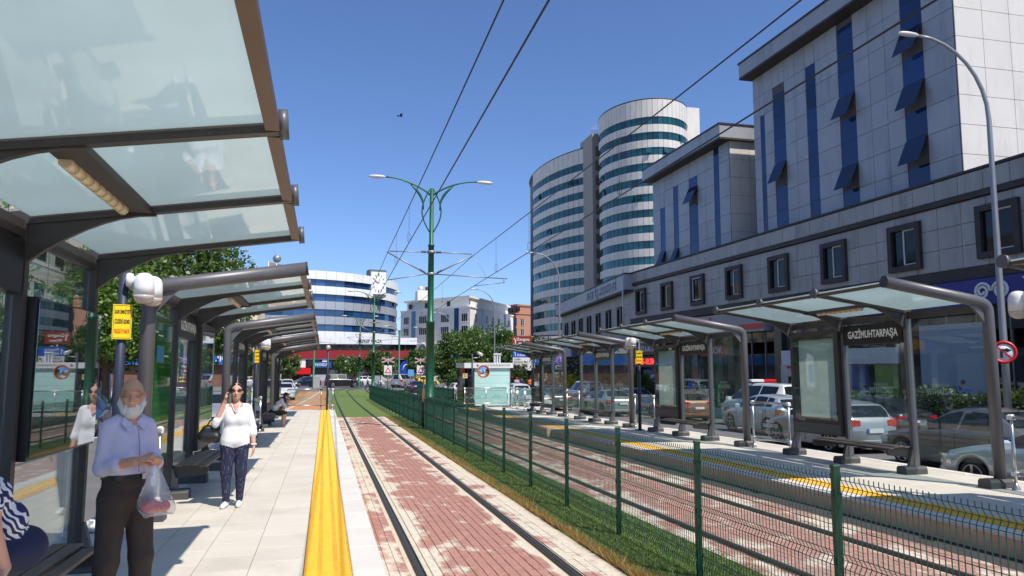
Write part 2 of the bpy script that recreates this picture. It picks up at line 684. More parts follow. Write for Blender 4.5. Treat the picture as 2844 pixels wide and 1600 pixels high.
strip(0.57, 2.96, -20, 5.4, -0.012, 'track_bed_near', SANDBED)
strip(4.25, 7.05, -20, 3.6, -0.012, 'track_bed_far', SANDBED)
strip(0.30, 7.4, END_BRICK, 92, -0.02, 'turf_track', TURF)
strip(6.78, 7.20, 0, 42, 0.004, 'gravel_painted_shade', pm('gravel_painted_shade', (0.045, 0.042, 0.04), 0.95, var=0.4, scale=16, bump=1.0, bscale=50))  # dark gravel strip with the shade of the platform recess painted into its colour
strip(2.96, 4.25, -20, END_BRICK, -0.012, 'turf_median', TURF)

RAILM = pm('rail_steel', (0.055, 0.050, 0.046), 0.55, 0.2, var=0.2, scale=9)
RAILTOP = pm('rail_running_face', (0.06, 0.056, 0.052), 0.5, 0.4, var=0.15, scale=20)
def rail_x(x, y):
    if y < 86:
        return x
    return x + 0.012 * (y - 86) ** 2
def rail(x, y1, label):
    ys = list(np.arange(-4, 84, 4.0)) + list(np.arange(84, y1, 2.0))
    mb = MB()
    prof = [(-0.045, -0.02), (-0.045, 0.022), (-0.034, 0.034), (0.012, 0.034), (0.018, 0.012), (0.034, 0.012), (0.038, 0.024), (0.050, 0.024), (0.050, -0.02)]
    v = []
    for y in ys:
        for a, z in prof:
            v.append((rail_x(x + a * 0.85, y), y, G(y) + z))
    n = len(prof)
    f = []
    mats = []
    for i in range(len(ys) - 1):
        for j in range(n - 1):
            f.append((i * n + j, i * n + j + 1, (i + 1) * n + j + 1, (i + 1) * n + j))
            mats.append(1 if j == 2 else 0)
    o = len(mb.f)
    mb.add(v, f)
    mb.m = mats
    return mb.build('tram_rail', [RAILM, RAILTOP], label=label, cat='rail', group='tram rails')
rail(RAILS1[0], 112, 'dark steel tram rail running along the foot of the platform with the standing people')
rail(RAILS1[1], 112, 'dark steel tram rail between red pavers and the fenced grass strip')
rail(RAILS2[0], 104, 'dark steel tram rail just across the green mesh fence')
rail(RAILS2[1], 104, 'dark steel tram rail beside the wall of the platform across the fence')

# ---------------------------------------------------------------- platforms
TILE = pm('platform_tile', (0.62, 0.56, 0.47), 0.62, var=0.06, scale=1.5, objvar=0.05, bump=0.12, bscale=120, dirt=(0.40, 0.355, 0.29), dirt_scale=0.9, dirt_amt=0.5)
EDGE = pm('platform_edge_slab', (0.68, 0.63, 0.555), 0.62, var=0.05, scale=2, objvar=0.03, bump=0.12, bscale=100, dirt=(0.45, 0.42, 0.38), dirt_scale=1.3, dirt_amt=0.35)
YELLOW = pm('tactile_yellow', S(228, 168, 40), 0.65, var=0.07, scale=5, objvar=0.05, dirt=S(176, 120, 36), dirt_scale=1.6, dirt_amt=0.75, bump=0.2, bscale=60)
YBAR = pm('tactile_bar_yellow', S(236, 182, 50), 0.65, var=0.08, scale=6)
CONC = pm('platform_concrete', (0.70, 0.48, 0.28), 0.85, var=0.10, scale=2, bump=0.4, bscale=30, dirt=(0.25, 0.22, 0.19), dirt_scale=1.0, dirt_amt=0.6)
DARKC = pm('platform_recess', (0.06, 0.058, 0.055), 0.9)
PH = 0.25

def tactile_mesh(w, l):
    mb = MB().box(0, w, 0.003, l - 0.003, -0.03, 0)
    for r in range(8):
        y = l * (r + 0.5) / 8
        for c in (0.16, 0.5, 0.84):
            mb.bbox(w * c - 0.05, w * c + 0.05, y - 0.011, y + 0.011, 0.0, 0.007, 0.003, 1)
    return mb.mesh('tactile_tile', [YELLOW, YBAR])

def platform(name, side, xe, y0, y1, back):
    """side=+1: track on the +x side. xe: edge next to the track, back: road side"""
    s = side
    base = strip(min(xe - s * 0.012, back), max(xe - s * 0.012, back), y0, y1, PH - 0.045, name, CONC, 0.30)
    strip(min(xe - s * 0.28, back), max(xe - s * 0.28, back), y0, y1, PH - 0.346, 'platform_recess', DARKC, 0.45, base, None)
    X = lambda d0, d1: (min(xe - s * d0, xe - s * d1), max(xe - s * d0, xe - s * d1))
    # edge slabs
    a, b = X(0, 0.285)
    em = MB().bbox(a, b, 0.002, 0.998, -0.044, 0, 0.008).mesh('edge_slab', EDGE)
    y = y0
    n = 0
    while y < y1 - 0.5:
        inst(em, 'edge_slab', base, (0, y, G(y) + PH), (-SLOPE, 0, 0))
        y += 1.0
    # tactile strip
    a, b = X(0.29, 0.70)
    tm = tactile_mesh(b - a, 0.41)
    y = y0
    while y < y1 - 0.3:
        inst(tm, 'tactile_tile', base, (a, y, G(y) + PH + 0.001), (-SLOPE, 0, 0))
        y += 0.41
    # tiles
    wt, lt = 0.405, 0.60
    total = abs(back - xe) - 0.705 - 0.22
    nc = int(total / wt)
    wt = total / nc
    tme = MB().bbox(0.0025, wt - 0.0025, 0.0025, lt - 0.0025, -0.03, 0, 0.002).mesh('paving_tile', TILE)
    cnt = 0
    rest = MB()
    y = y0
    r = 0
    while y < y1 - 0.01:
        for c in range(nc):
            d = 0.705 + c * wt
            x = xe - s * d - (wt if s > 0 else 0)
            yy = y + (lt / 2 if c % 2 else 0)
            if cnt < 300 and yy > 5.5:
                inst(tme, 'paving_tile', base, (x, yy, G(yy) + PH), (-SLOPE, 0, 0))
                cnt += 1
            else:
                z = G(yy) + PH
                v = [(x + px, yy + py, z + pz - SLOPE * py) for px, py, pz in ((0.003, 0.003, -0.02), (wt - 0.003, 0.003, -0.02), (wt - 0.003, lt - 0.003, -0.02), (0.003, lt - 0.003, -0.02), (0.003, 0.003, 0), (wt - 0.003, 0.003, 0), (wt - 0.003, lt - 0.003, 0), (0.003, lt - 0.003, 0))]
                rest.add(v, [(4, 5, 6, 7), (0, 1, 5, 4), (1, 2, 6, 5), (2, 3, 7, 6), (3, 0, 4, 7)])
        y += lt
        r += 1
    if rest.f:
        rest.build('far_tiles', TILE, base, kind='stuff')
    a, b = (back, back + 0.21) if s > 0 else (back - 0.21, back)
    bm_ = MB().bbox(a, b, 0.003, 0.997, -0.3, 0.0, 0.015).mesh('kerb_stone', EDGE)
    y = y0
    while y < y1 - 0.5:
        inst(bm_, 'kerb_stone', base, (0, y, G(y) + PH + 0.006), (-SLOPE, 0, 0))
        y += 1.0
    return base
platform('platform_left', 1, 0.565, 1.0, 41.6, -2.72)
platform('platform_right', -1, 7.20, 3.0, 42.0, 10.95)
# service box on the wall of the right platform
cb = MB().bbox(7.06, 7.19, 23.9, 25.0, -0.52, -0.06, 0.02)
cb.box(7.045, 7.06, 23.96, 24.42, -0.48, -0.11)
cb.box(7.045, 7.06, 24.48, 24.94, -0.48, -0.11)
cb.build('cable_box', CONC, label='concrete-coloured cable box fixed to the wall of the platform across the fence', cat='box')
# ---------------------------------------------------------------- shelter materials
STEEL = pm('shelter_grey_steel', S(98, 96, 97), 0.42, 0.25, var=0.07, scale=2, bump=0.03, dirt=S(128, 122, 114), dirt_scale=1.6, dirt_amt=0.35, streak=0.5)
STEELD = pm('shelter_dark_steel', S(66, 62, 60), 0.5, 0.2, var=0.08, scale=2.5)
SHOE = pm('cast_shoe', S(78, 76, 75), 0.6, 0.15, var=0.10, scale=6, bump=0.2)
TRIM = pm('bronze_trim', S(104, 84, 68), 0.5, 0.2, var=0.1)
SLAT = pm('bench_slat', S(120, 104, 90), 0.6, var=0.15, scale=7, objvar=0.08)
BLACKP = pm('black_panel', (0.012, 0.012, 0.013), 0.35, var=0.05)
WHITEP = pm('white_lettering', (0.78, 0.77, 0.74), 0.6, var=0.03)
POSTER = None
LAMPL = pm('lamp_diffuser', S(226, 206, 170), 0.5, var=0.05)
CHROME = pm('stainless', (0.55, 0.54, 0.52), 0.28, 0.9, var=0.06)
PANE = glass('clear_glass', (0.84, 0.92, 0.90), 1.2, 0.035)
DPANE = glass('display_glass', (0.62, 0.70, 0.68), 4.0, 0.03)
FILM = pm('frosted_writing', (0.55, 0.56, 0.54), 0.7, var=0.06)

def canopy_glass(name, tcol, dcol, mix):
    m = bpy.data.materials.new(name)
    m.use_nodes = True
    N, L = m.node_tree.nodes, m.node_tree.links
    N.clear()
    o = N.new('ShaderNodeOutputMaterial')
    geo = N.new('ShaderNodeNewGeometry')
    noi = N.new('ShaderNodeTexNoise')
    noi.inputs['Scale'].default_value = 1.1
    noi.inputs['Detail'].default_value = 6
    L.new(geo.outputs['Position'], noi.inputs['Vector'])
    hsv = N.new('ShaderNodeHueSaturation')
    hsv.inputs['Color'].default_value = (*tcol, 1)
    mr = N.new('ShaderNodeMapRange')
    mr.inputs['From Min'].default_value = 0.3
    mr.inputs['From Max'].default_value = 0.7
    mr.inputs['To Min'].default_value = 0.93
    mr.inputs['To Max'].default_value = 1.05
    L.new(noi.outputs['Fac'], mr.inputs['Value'])
    L.new(mr.outputs[0], hsv.inputs['Value'])
    tl = N.new('ShaderNodeBsdfTranslucent')
    L.new(hsv.outputs[0], tl.inputs['Color'])
    df = N.new('ShaderNodeBsdfDiffuse')
    df.inputs['Color'].default_value = (*dcol, 1)
    m1 = N.new('ShaderNodeMixShader')
    m1.inputs[0].default_value = mix
    L.new(tl.outputs[0], m1.inputs[1])
    L.new(df.outputs[0], m1.inputs[2])
    gl = N.new('ShaderNodeBsdfGlossy')
    gl.inputs['Roughness'].default_value = 0.03
    fr = schlick(N, L, 1.0)
    m2 = N.new('ShaderNodeMixShader')
    L.new(fr.outputs[0], m2.inputs[0])
    L.new(m1.outputs[0], m2.inputs[1])
    L.new(gl.outputs[0], m2.inputs[2])
    L.new(m2.outputs[0], o.inputs['Surface'])
    MATS[name] = m
    return m
CANOPY = canopy_glass('canopy_glass', (0.70, 0.81, 0.81), (0.55, 0.64, 0.64), 0.30)
POSTER = canopy_glass('blank_poster', (0.95, 0.95, 0.88), (0.85, 0.86, 0.80), 0.35)

SH_S, SH_T = 1.70, 1.76          # frame spacing, reach of the roof
Z_TIP, Z_CORNER = 3.10, 2.84
POSTERS = {}

def shoe_mesh(m):
    mb = MB()
    prof = [(-0.12, 0.0), (-0.12, 0.09), (-0.09, 0.135), (0.09, 0.135), (0.12, 0.09), (0.12, 0.0)]
    mb.prism(prof, 'x', -0.13 if m > 0 else -0.30, 0.30 if m > 0 else 0.13)
    return mb

def shelter(x, y, m, label, group, ad='blank', case=False):
    """m=+1 roof reaches towards +x, m=-1 towards -x. Near frame is a bent tube, the other three are posts with arms."""
    root = thing('tram_shelter', label, 'shelter', (x, y, G(y) + PH), 0, group)
    root.rotation_euler = (-SLOPE, 0, 0)
    SH_T = 1.86 if m > 0 else 1.85
    fl = m < 0
    P = lambda a, b, c: (a * m, b, c)
    def bld(mb, name, mat_, parent=root, label=None):
        return mb.build(name, mat_, parent, fix=True, label=label)
    # near frame
    path = [P(0, 0, 0.10), P(0, 0, 2.66)]
    for k in range(1, 6):
        t = math.pi / 2 * k / 6
        path.append(P(0.14 - 0.14 * math.cos(t), 0, 2.68 + 0.14 * math.sin(t)))
    path += [P(0.18, 0, Z_CORNER), P(SH_T, 0, Z_TIP)]
    arch = bld(MB().tube(path, 0.088, 14), 'arch_tube', STEEL)
    bld(MB().cyl(P(SH_T, 0, Z_TIP), P(SH_T + 0.02, 0, Z_TIP + 0.003), 0.093, 14), 'end_cap', STEELD, arch)
    bld(shoe_mesh(m), 'shoe', SHOE)
    # three posts with arms and brackets
    for k in (1, 2, 3):
        yk = SH_S * k
        mb = MB()
        mb.prism([(-0.055, -0.038), (0.055, -0.038), (0.055, 0.038), (-0.055, 0.038)], 'z', 0.1, Z_CORNER - 0.06)
        mb.v = [(a * m, b + yk, c) for a, b, c in mb.v]
        po = bld(mb, 'post', STEELD if m > 0 else STEEL)
        # foot flare
        mb = MB().prism([(0.02 * m, 0.12), (0.16 * m, 0.12), (0.072 * m, 0.42), (0.02 * m, 0.42)], 'y', yk - 0.03, yk + 0.03)
        bld(mb, 'gusset', STEEL, po)
        mb = MB().beam(P(-0.07, yk, Z_CORNER - 0.02), P(SH_T, yk, Z_TIP), 0.075, 0.10)
        ar = bld(mb, 'roof_arm', STEELD)
        bld(MB().cyl(P(SH_T - 0.02, yk, Z_TIP), P(SH_T + 0.03, yk, Z_TIP + 0.004), 0.085, 14), 'end_cap', STEEL, ar)
        pts = [(0.03, 2.50)]
        for q in range(0, 8):
            t = q / 7
            pts.append((0.06 + 0.82 * t, 2.52 + 0.37 * math.sin(t * math.pi / 2) ** 0.9))
        pts += [(0.88, 2.91), (0.03, 2.80)]
        mb = MB()
        n = len(pts)
        # bracket web as a thin curved plate
        mb.prism([(a * m, b) for a, b in pts], 'y', yk - 0.022, yk + 0.022)
        bld(mb, 'bracket', STEELD, ar)
        s = shoe_mesh(m)
        s.v = [(a, b + yk, c) for a, b, c in s.v]
        bld(s, 'shoe', SHOE)
    bpts = [(0.03, 2.48)] + [(0.08 + 0.42 * t / 5, 2.50 + 0.34 * math.sin(t / 5 * math.pi / 2)) for t in range(6)] + [(0.5, 2.90), (0.03, 2.80)]
    bld(MB().prism([(a * m, b) for a, b in bpts], 'y', -0.02, 0.02), 'bracket', STEEL, arch)
    # rear rail, front trim
    bld(MB().beam(P(0, 0.06, Z_CORNER - 0.09), P(0, 3 * SH_S - 0.05, Z_CORNER - 0.09), 0.07, 0.12), 'rear_rail', STEELD)
    ft = MB()
    for k in range(3):
        ft.beam(P(SH_T - 0.05, SH_S * k + 0.06, Z_TIP - 0.035), P(SH_T - 0.05, SH_S * (k + 1) - 0.06, Z_TIP - 0.035), 0.075, 0.045)
    bld(ft, 'front_trim', TRIM)
    # roof panes
    for k in range(3):
        y0, y1 = SH_S * k + 0.05, SH_S * (k + 1) - 0.05
        a = (0.07, Z_CORNER + 0.0)
        b = (SH_T - 0.02, Z_TIP + 0.0)
        v = [P(a[0], y0, a[1]), P(b[0], y0, b[1]), P(b[0], y1, b[1]), P(a[0], y1, a[1])]
        v += [(p[0], p[1], p[2] + 0.012) for p in v]
        mb = MB().add(v, [(0, 3, 2, 1), (4, 5, 6, 7), (0, 1, 5, 4), (1, 2, 6, 5), (2, 3, 7, 6), (3, 0, 4, 7)])
        bld(mb, 'roof_pane', CANOPY)
    # strip light under the middle pane
    zl = Z_CORNER + (Z_TIP - Z_CORNER) * 0.42 - 0.05
    ch = bld(MB().box(min(0.66 * m, 0.86 * m), max(0.66 * m, 0.86 * m), SH_S + 0.05, 2 * SH_S - 0.05, zl, zl + 0.045), 'light_channel', STEELD)
    lm = MB()
    for q in range(9):
        yy = SH_S + 0.26 + q * (SH_S - 0.42) / 9
        lm.cyl(P(0.70, yy, zl - 0.012), P(0.70, yy + 0.115, zl - 0.012), 0.038, 8)
    bld(lm, 'lamp', LAMPL, ch)
    # back panes
    xr = -0.005
    p1 = bld(MB().box(xr * m - 0.006, xr * m + 0.006, 0.10, SH_S - 0.06, 0.32, 2.66), 'back_pane', PANE)
    p2 = bld(MB().box(xr * m - 0.006, xr * m + 0.006, SH_S + 0.06, 2 * SH_S - 0.06, 0.32, 2.28), 'back_pane', PANE)
    wr = FACE['+x'] if m < 0 else FACE['-x']
    for yy, pp in ((SH_S * 0.62, p1), (SH_S * 1.45, p2)):
        off = 0.008 if m < 0 else -0.014
        lettering('GAZİANTEP', 0.13, FILM, pp, (xr * m + off, yy, 1.42), wr, 0.0, bold=0.004, fit=0.62)
        lettering('BÜYÜKŞEHİR', 0.06, FILM, pp, (xr * m + off, yy, 1.53), wr, 0.0, bold=0.002, fit=0.36)
    # station name board
    if ad == 'map':
        bld(MB().box(min(-0.05 * m, 0.05 * m), max(-0.05 * m, 0.05 * m), SH_S + 0.07, 2 * SH_S - 0.06, 2.29, 2.66), 'name_board', BLACKP)
    sg = None if ad == 'map' else bld(MB().box(min(-0.05 * m, 0.05 * m), max(-0.05 * m, 0.05 * m), SH_S + 0.07, 2 * SH_S - 0.06, 2.29, 2.66), 'name_board', BLACKP)
    face = FACE['+x'] if m > 0 else FACE['-x']
    if sg:
        lettering('GAZİMUHTARPAŞA', 0.19, WHITEP, sg, (0.053 * m, SH_S * 1.5, 2.47), face, 0.0, bold=0.006, fit=1.34)
    # display case in the far bay
    y0, y1 = 2 * SH_S + 0.03, 3 * SH_S - 0.03
    zb, zt = (0.50, 2.62) if ad != 'map' else (1.12, 2.28)
    case_o = MB()
    xo0, xo1 = min(-0.09 * m, 0.11 * m), max(-0.09 * m, 0.11 * m)
    if ad == 'blank':
        case_o.box(xo0, xo1, y0 + 0.03, y0 + 0.17, zb, zt)
        case_o.box(xo0, xo1, y1 - 0.25, y1 - 0.03, zb, zt)
        case_o.box(xo0, xo1, y0 + 0.17, y1 - 0.25, zt - 0.17, zt)
        case_o.box(xo0, xo1, y0 + 0.17, y1 - 0.25, zb, zb + 0.34)
    else:
        case_o.box(xo0, xo1, y0 + 0.03, y1 - 0.03, zb, zt)
    if ad == 'none':
        bld(MB().box(-0.006, 0.006, y0 + 0.04, y1 - 0.04, 0.32, 2.66), 'back_pane', PANE)
    else:
        c = bld(case_o, 'display_case', STEELD if ad != 'map' else BLACKP)
    if ad == 'blank':
        bld(MB().box(min(0.06 * m, 0.062 * m), max(0.06 * m, 0.062 * m), y0 + 0.165, y1 - 0.245, zb + 0.335, zt - 0.165), 'poster', POSTER, c)
        bld(MB().box(min(0.112 * m, 0.117 * m), max(0.112 * m, 0.117 * m), y0 + 0.06, y1 - 0.06, zb + 0.02, zb + 0.22), 'kick_panel', pm('kick_panel', S(104, 98, 92), 0.6, 0.2, var=0.06), c)
        lettering('STRÖER', 0.055, WHITEP, c, (0.119 * m, y1 - 0.34, zb + 0.275), face, 0.0, fit=0.24)
    elif ad == 'poster':
        for q, (z0, z1, col) in enumerate(((0.80, 1.22, S(120, 60, 48)), (1.22, 1.62, S(150, 150, 140)), (1.62, 1.98, S(126, 78, 58)), (1.98, 2.24, S(176, 140, 48)), (2.24, 2.48, S(86, 60, 130)))):
            bld(MB().box(min(0.112 * m, 0.118 * m), max(0.112 * m, 0.118 * m), y0 + 0.14, y1 - 0.14, z0, z1), 'poster', pm('poster_%d' % q, col, 0.6, var=0.45, scale=9), c)
    elif ad == 'map':
        bld(MB().box(min(0.112 * m, 0.118 * m), max(0.112 * m, 0.118 * m), y0 + 0.10, y1 - 0.10, zb + 0.08, zt - 0.05), 'poster', pm('dark_map', S(70, 84, 82), 0.4, var=0.25, scale=2), c)
    if ad == 'blank':
        bld(MB().box(min(0.113 * m, 0.117 * m), max(0.113 * m, 0.117 * m), y0 + 0.12, y1 - 0.12, zb + 0.28, zt - 0.10), 'glass_door', PANE, c)
    elif ad == 'poster':
        bld(MB().box(min(0.122 * m, 0.127 * m), max(0.122 * m, 0.127 * m), y0 + 0.12, y1 - 0.12, zb + 0.28, zt - 0.10), 'glass_door', DPANE, c)
    elif ad == 'map':
        bld(MB().box(min(0.122 * m, 0.127 * m), max(0.122 * m, 0.127 * m), y0 + 0.05, y1 - 0.05, zb + 0.02, zt - 0.01), 'glass_door', DPANE, c)
        bld(MB().box(-0.006, 0.006, y0 + 0.04, y1 - 0.04, zt + 0.005, 2.68), 'back_pane', PANE)
        bld(MB().box(-0.006, 0.006, y0 + 0.04, y1 - 0.04, 0.25, zb - 0.005), 'back_pane', PANE)
    # bench
    by0, by1 = SH_S * 1.02, SH_S * 2.25
    bn = bld(MB().beam(P(0.30, by0 + 0.1, 0.40), P(0.30, by1 - 0.1, 0.40), 0.06, 0.05), 'bench_rail', STEELD)
    for yy in (by0, by1 - 0.05):
        pts = [(0.02, 0.30), (0.10, 0.28), (0.50, 0.32), (0.53, 0.36), (0.53, 0.42), (0.46, 0.455), (0.30, 0.475), (0.14, 0.47), (0.02, 0.45)]
        bld(MB().prism([(a * m, b) for a, b in pts], 'y', yy, yy + 0.05), 'bench_end', STEELD, bn)
    for q in range(4):
        a0 = 0.09 + q * 0.108
        z = 0.485 - 0.9 * (a0 + 0.045 - 0.27) ** 2
        bld(MB().bbox(min(a0 * m, (a0 + 0.098) * m), max(a0 * m, (a0 + 0.098) * m), by0 - 0.02, by1 + 0.02, z - 0.026, z, 0.005), 'bench_slat', SLAT, bn)
    return root

LG, RG = 'shelters along the near platform', 'shelters along the far platform'
# near (left) platform
shelter(-2.12, 2.55, 1, 'grey steel tram shelter over the older man, its pale glass roof nearest', LG, 'map')
l2 = shelter(-2.12, 10.05, 1, 'tram shelter with a green advertising sheet behind the older man', LG, 'blank')
GRNP = canopy_glass('green_sheet', (0.06, 0.30, 0.07), (0.05, 0.25, 0.06), 0.5)
gp = MB().box(0.010, 0.016, 0.16, SH_S - 0.22, 0.55, 2.5).build('green_sheet', GRNP, l2)
for k_, (zz, yy) in enumerate(((2.28, 0.25), (2.24, 0.55), (1.98, 0.95), (0.92, 0.7))):
    MB().box(0.017, 0.019, yy, yy + 0.3, zz, zz + 0.02).build('print_line', FILM, gp)
MB().box(0.017, 0.019, 0.5, 0.95, 1.9, 2.12).build('print_block', pm('print_teal', S(40, 120, 150), 0.6), gp)
shelter(-2.12, 17.9, 1, 'tram shelter behind the standing woman, between two other shelters of the near platform', LG, 'blank')
shelter(-2.12, 25.5, 1, 'tram shelter under which the seated woman waits', LG, 'blank')
shelter(-2.12, 33.2, 1, 'last tram shelter of the near platform, by the end railing', LG, 'blank')
# far (right) platform
shelter(10.02, 2.45, -1, 'tram shelter beside the silver car, only the tip of its roof in view', RG, 'blank')
shelter(10.02, 9.62, -1, 'tram shelter with blank poster case in front of the dark sedan', RG, 'blank')
shelter(10.02, 16.75, -1, 'tram shelter with blank poster case in front of the brown hatchback', RG, 'blank')
shelter(10.02, 23.9, -1, 'tram shelter without poster case in front of the silver saloon', RG, 'none')
shelter(10.02, 31.2, -1, 'tram shelter with coloured posters next to the pale kiosk', RG, 'poster')

# ---------------------------------------------------------------- railings with etched glass
def glass_rail(p0, p1, z, label, group, posts=2, mirror=True, h=1.05):
    p0, p1 = Vector(p0), Vector(p1)
    d = p1 - p0
    L_ = d.length
    root = thing('glass_railing', label, 'railing', (p0.x, p0.y, z), math.atan2(d.y, d.x), group)
    if abs(d.y) > abs(d.x):
        root.rotation_euler = (0, SLOPE, math.atan2(d.y, d.x))
    for k in range(posts):
        x = L_ * k / (posts - 1)
        po = MB().cyl((x, 0, 0.02), (x, 0, h), 0.024, 10).build('post', CHROME, root)
        MB().lathe([(0.06, 0), (0.06, 0.015), (0.03, 0.06), (0.026, 0.1)], 12, (x, 0, 0)).build('base_flange', CHROME, po)
        MB().bbox(x - 0.045, x + 0.045, -0.035, 0.035, h - 0.02, h + 0.06, 0.02).build('bracket', WHITEP, po)
        MB().bbox(x - 0.05, x + 0.05, -0.03, 0.03, 0.2, 0.27, 0.015).build('bracket', WHITEP, po)
    MB().cyl((0, 0, h + 0.02), (L_, 0, h + 0.02), 0.028, 10).build('handrail', CHROME, root)
    MB().cyl((0, 0, 0.235), (L_, 0, 0.235), 0.024, 10).build('bottom_rail', CHROME, root)
    for k in range(posts - 1):
        a, b = L_ * k / (posts - 1) + 0.04, L_ * (k + 1) / (posts - 1) - 0.04
        pa = MB().box(a, b, -0.005, 0.005, 0.27, h - 0.02).build('pane', PANE, root)
        lettering('GAZİANTEP', 0.11, FILM, pa, ((a + b) / 2, 0.008 if mirror else -0.008, 0.55), FACE['+y'] if mirror else FACE['-y'], 0, bold=0.004, fit=min(0.6, (b - a) * 0.7))
        lettering('BÜYÜKŞEHİR', 0.055, FILM, pa, ((a + b) / 2, 0.008 if mirror else -0.008, 0.65), FACE['+y'] if mirror else FACE['-y'], 0, bold=0.002, fit=min(0.34, (b - a) * 0.4))
    return root
RGR = 'glass railings between the shelters of the far platform'
for k, (y0, y1, lab) in enumerate(((7.85, 9.35, 'glass railing beside the silver car, ending at the shelter with a bent tube'), (15.0, 16.45, 'glass railing between the two shelters with blank poster cases'), (22.1, 23.6, 'glass railing between the silver saloon and the yellow warning plate'), (29.3, 30.9, 'glass railing just short of the shelter with coloured posters'))):
    glass_rail((10.02, y1), (10.02, y0), G(y1) + PH, lab, RGR, mirror=False).rotation_euler = (0, -SLOPE, -math.pi / 2)
for y0, y1, lab in ((8.0, 10.1, 'glass railing behind the older man between two shelters'), (15.85, 17.6, 'glass railing behind the standing woman'), (23.3, 25.2, 'glass railing just before the shelter of the seated woman')):
    glass_rail((-1.93, y0), (-1.93, y1), G(y0) + PH, lab, 'glass railings between the shelters of the near platform').rotation_euler = (0, SLOPE, math.pi / 2)
glass_rail((-1.9, 41.2), (-0.15, 41.2), G(41) + PH, 'glass railing closing off the end of the near platform', 'railings at the platform ends', 2)
glass_rail((-0.15, 41.2), (0.45, 41.2), G(41) + PH, 'short railing beside the rails at the end of the near platform', 'railings at the platform ends', 2)
glass_rail((7.5, 41.3), (9.9, 41.3), G(41) + PH, 'glass railing in front of the pale kiosk', 'railings at the platform ends', 3)
for y0, y1, lab in ((36.6, 38.1, 'low glass railing panel along the road, beside the shelter with coloured posters'), (38.3, 39.7, 'low glass railing panel along the road, second from the kiosk'), (39.9, 41.2, 'low glass railing panel along the road, next to the kiosk')):
    glass_rail((10.1, y1), (10.1, y0), G(y1) + PH, lab, 'road side railing by the kiosk', mirror=False).rotation_euler = (0, -SLOPE, -math.pi / 2)

# ---------------------------------------------------------------- green welded mesh fence
FENCE = pm('fence_green', S(18, 62, 42), 0.45, 0.0, var=0.10, scale=5)
FENCED = pm('fence_wire_green', S(16, 62, 46), 0.5, 0.0, var=0.08)
PANEL_L = 2.12
def mesh_panel():
    mb = MB()
    H = 1.22
    folds = []
    # profile (offset, z) with V folds
    prof = [(0, 0.03), (0, 0.10), (0.028, 0.15), (0, 0.20), (0, 0.58), (0.028, 0.63), (0, 0.68), (0, 1.10), (0.028, 1.15), (0, 1.20), (0, 1.235)]
    n = 42
    r = 0.0044
    for i in range(n + 1):
        y = 0.035 + i * (PANEL_L - 0.07) / n
        pts = [Vector((a, y, z)) for a, z in prof]
        v = []
        for p in pts:
            for t in (90, 210, 330):
                v.append(p + Vector((r * math.cos(R(t)), r * math.sin(R(t)), 0)))
        f = []
        for k in range(len(pts) - 1):
            for j in range(3):
                q = (j + 1) % 3
                f.append((k * 3 + j, k * 3 + q, k * 3 + 3 + q, k * 3 + 3 + j))
        mb.add(v, f)
    for a, z in ((0, 0.10), (0.028, 0.15), (0, 0.20), (0, 0.39), (0, 0.58), (0.028, 0.63), (0, 0.68), (0, 0.87), (0, 1.10), (0.028, 1.15), (0, 1.20)):
        mb.tube([(a - 0.004, 0.01, z), (a - 0.004, PANEL_L - 0.01, z)], 0.0030, 4, caps=False)
    return mb.mesh('mesh_panel', FENCED)
PANELME = mesh_panel()
pst = MB().box(-0.026, 0.026, -0.02, 0.02, -0.05, 1.29)
pst.bbox(-0.03, 0.03, -0.024, 0.024, 1.285, 1.31, 0.008)
for z in (0.2, 0.63, 1.1):
    pst.box(-0.036, 0.036, -0.012, 0.012, z - 0.02, z + 0.02)
POSTME = pst.mesh('post', FENCE)
def fence(x, y0, n, label, dx=0.0):
    root = thing('mesh_fence', label, 'fence', (x, y0, G(y0)), 0)
    for i in range(n + 1):
        y = y0 + i * PANEL_L
        inst(POSTME, 'post', root, (dx * i, y - y0, G(y) - G(y0)))
        if i < n:
            inst(PANELME, 'mesh_panel', root, (dx * i + 0.03, y - y0, G(y) - G(y0)), (math.atan2(G(y + PANEL_L) - G(y), PANEL_L), 0, math.atan2(-dx, PANEL_L)))
    return root
fence(3.60, 2.74, 30, 'green welded mesh fence on the grass strip between the two tracks', 0.006)
fence(7.75, 46.5, 9, 'green mesh fence continuing beyond the pale kiosk beside the road')

# ---------------------------------------------------------------- catenary poles with twin lamps
PGREEN = pm('pole_green', S(28, 92, 62), 0.4, 0.1, var=0.08, scale=2, dirt=S(20, 60, 44), dirt_scale=1.5, dirt_amt=0.4)
GALV = pm('galvanised_tube', S(150, 152, 154), 0.45, 0.5, var=0.08)
LAMPH = pm('lamp_housing', S(205, 205, 202), 0.4, 0.1, var=0.05)
CABLE = pm('cable_black', (0.012, 0.012, 0.013), 0.5, var=0.05)
INSUL = pm('insulator_brown', S(70, 50, 44), 0.4, var=0.1)

def lamp_head(mb, p, d, L_=0.62):
    """cobra lamp head from p in direction d"""
    p, d = Vector(p), Vector(d).normalized()
    pts, rs = [], []
    for t, r in ((0, 0.035), (0.08, 0.06), (0.2, 0.085), (0.55, 0.10), (0.85, 0.08), (0.97, 0.045), (1.0, 0.012)):
        pts.append(p + d * (t * L_))
        rs.append(r)
    o = len(mb.v)
    mb.tube(pts, rs, 10)
    zc = p.z
    mb.v[o:] = [(a, b, c_ if False else p.z + (c_ - p.z) * 0.75) for a, b, c_ in mb.v[o:]]
    return mb

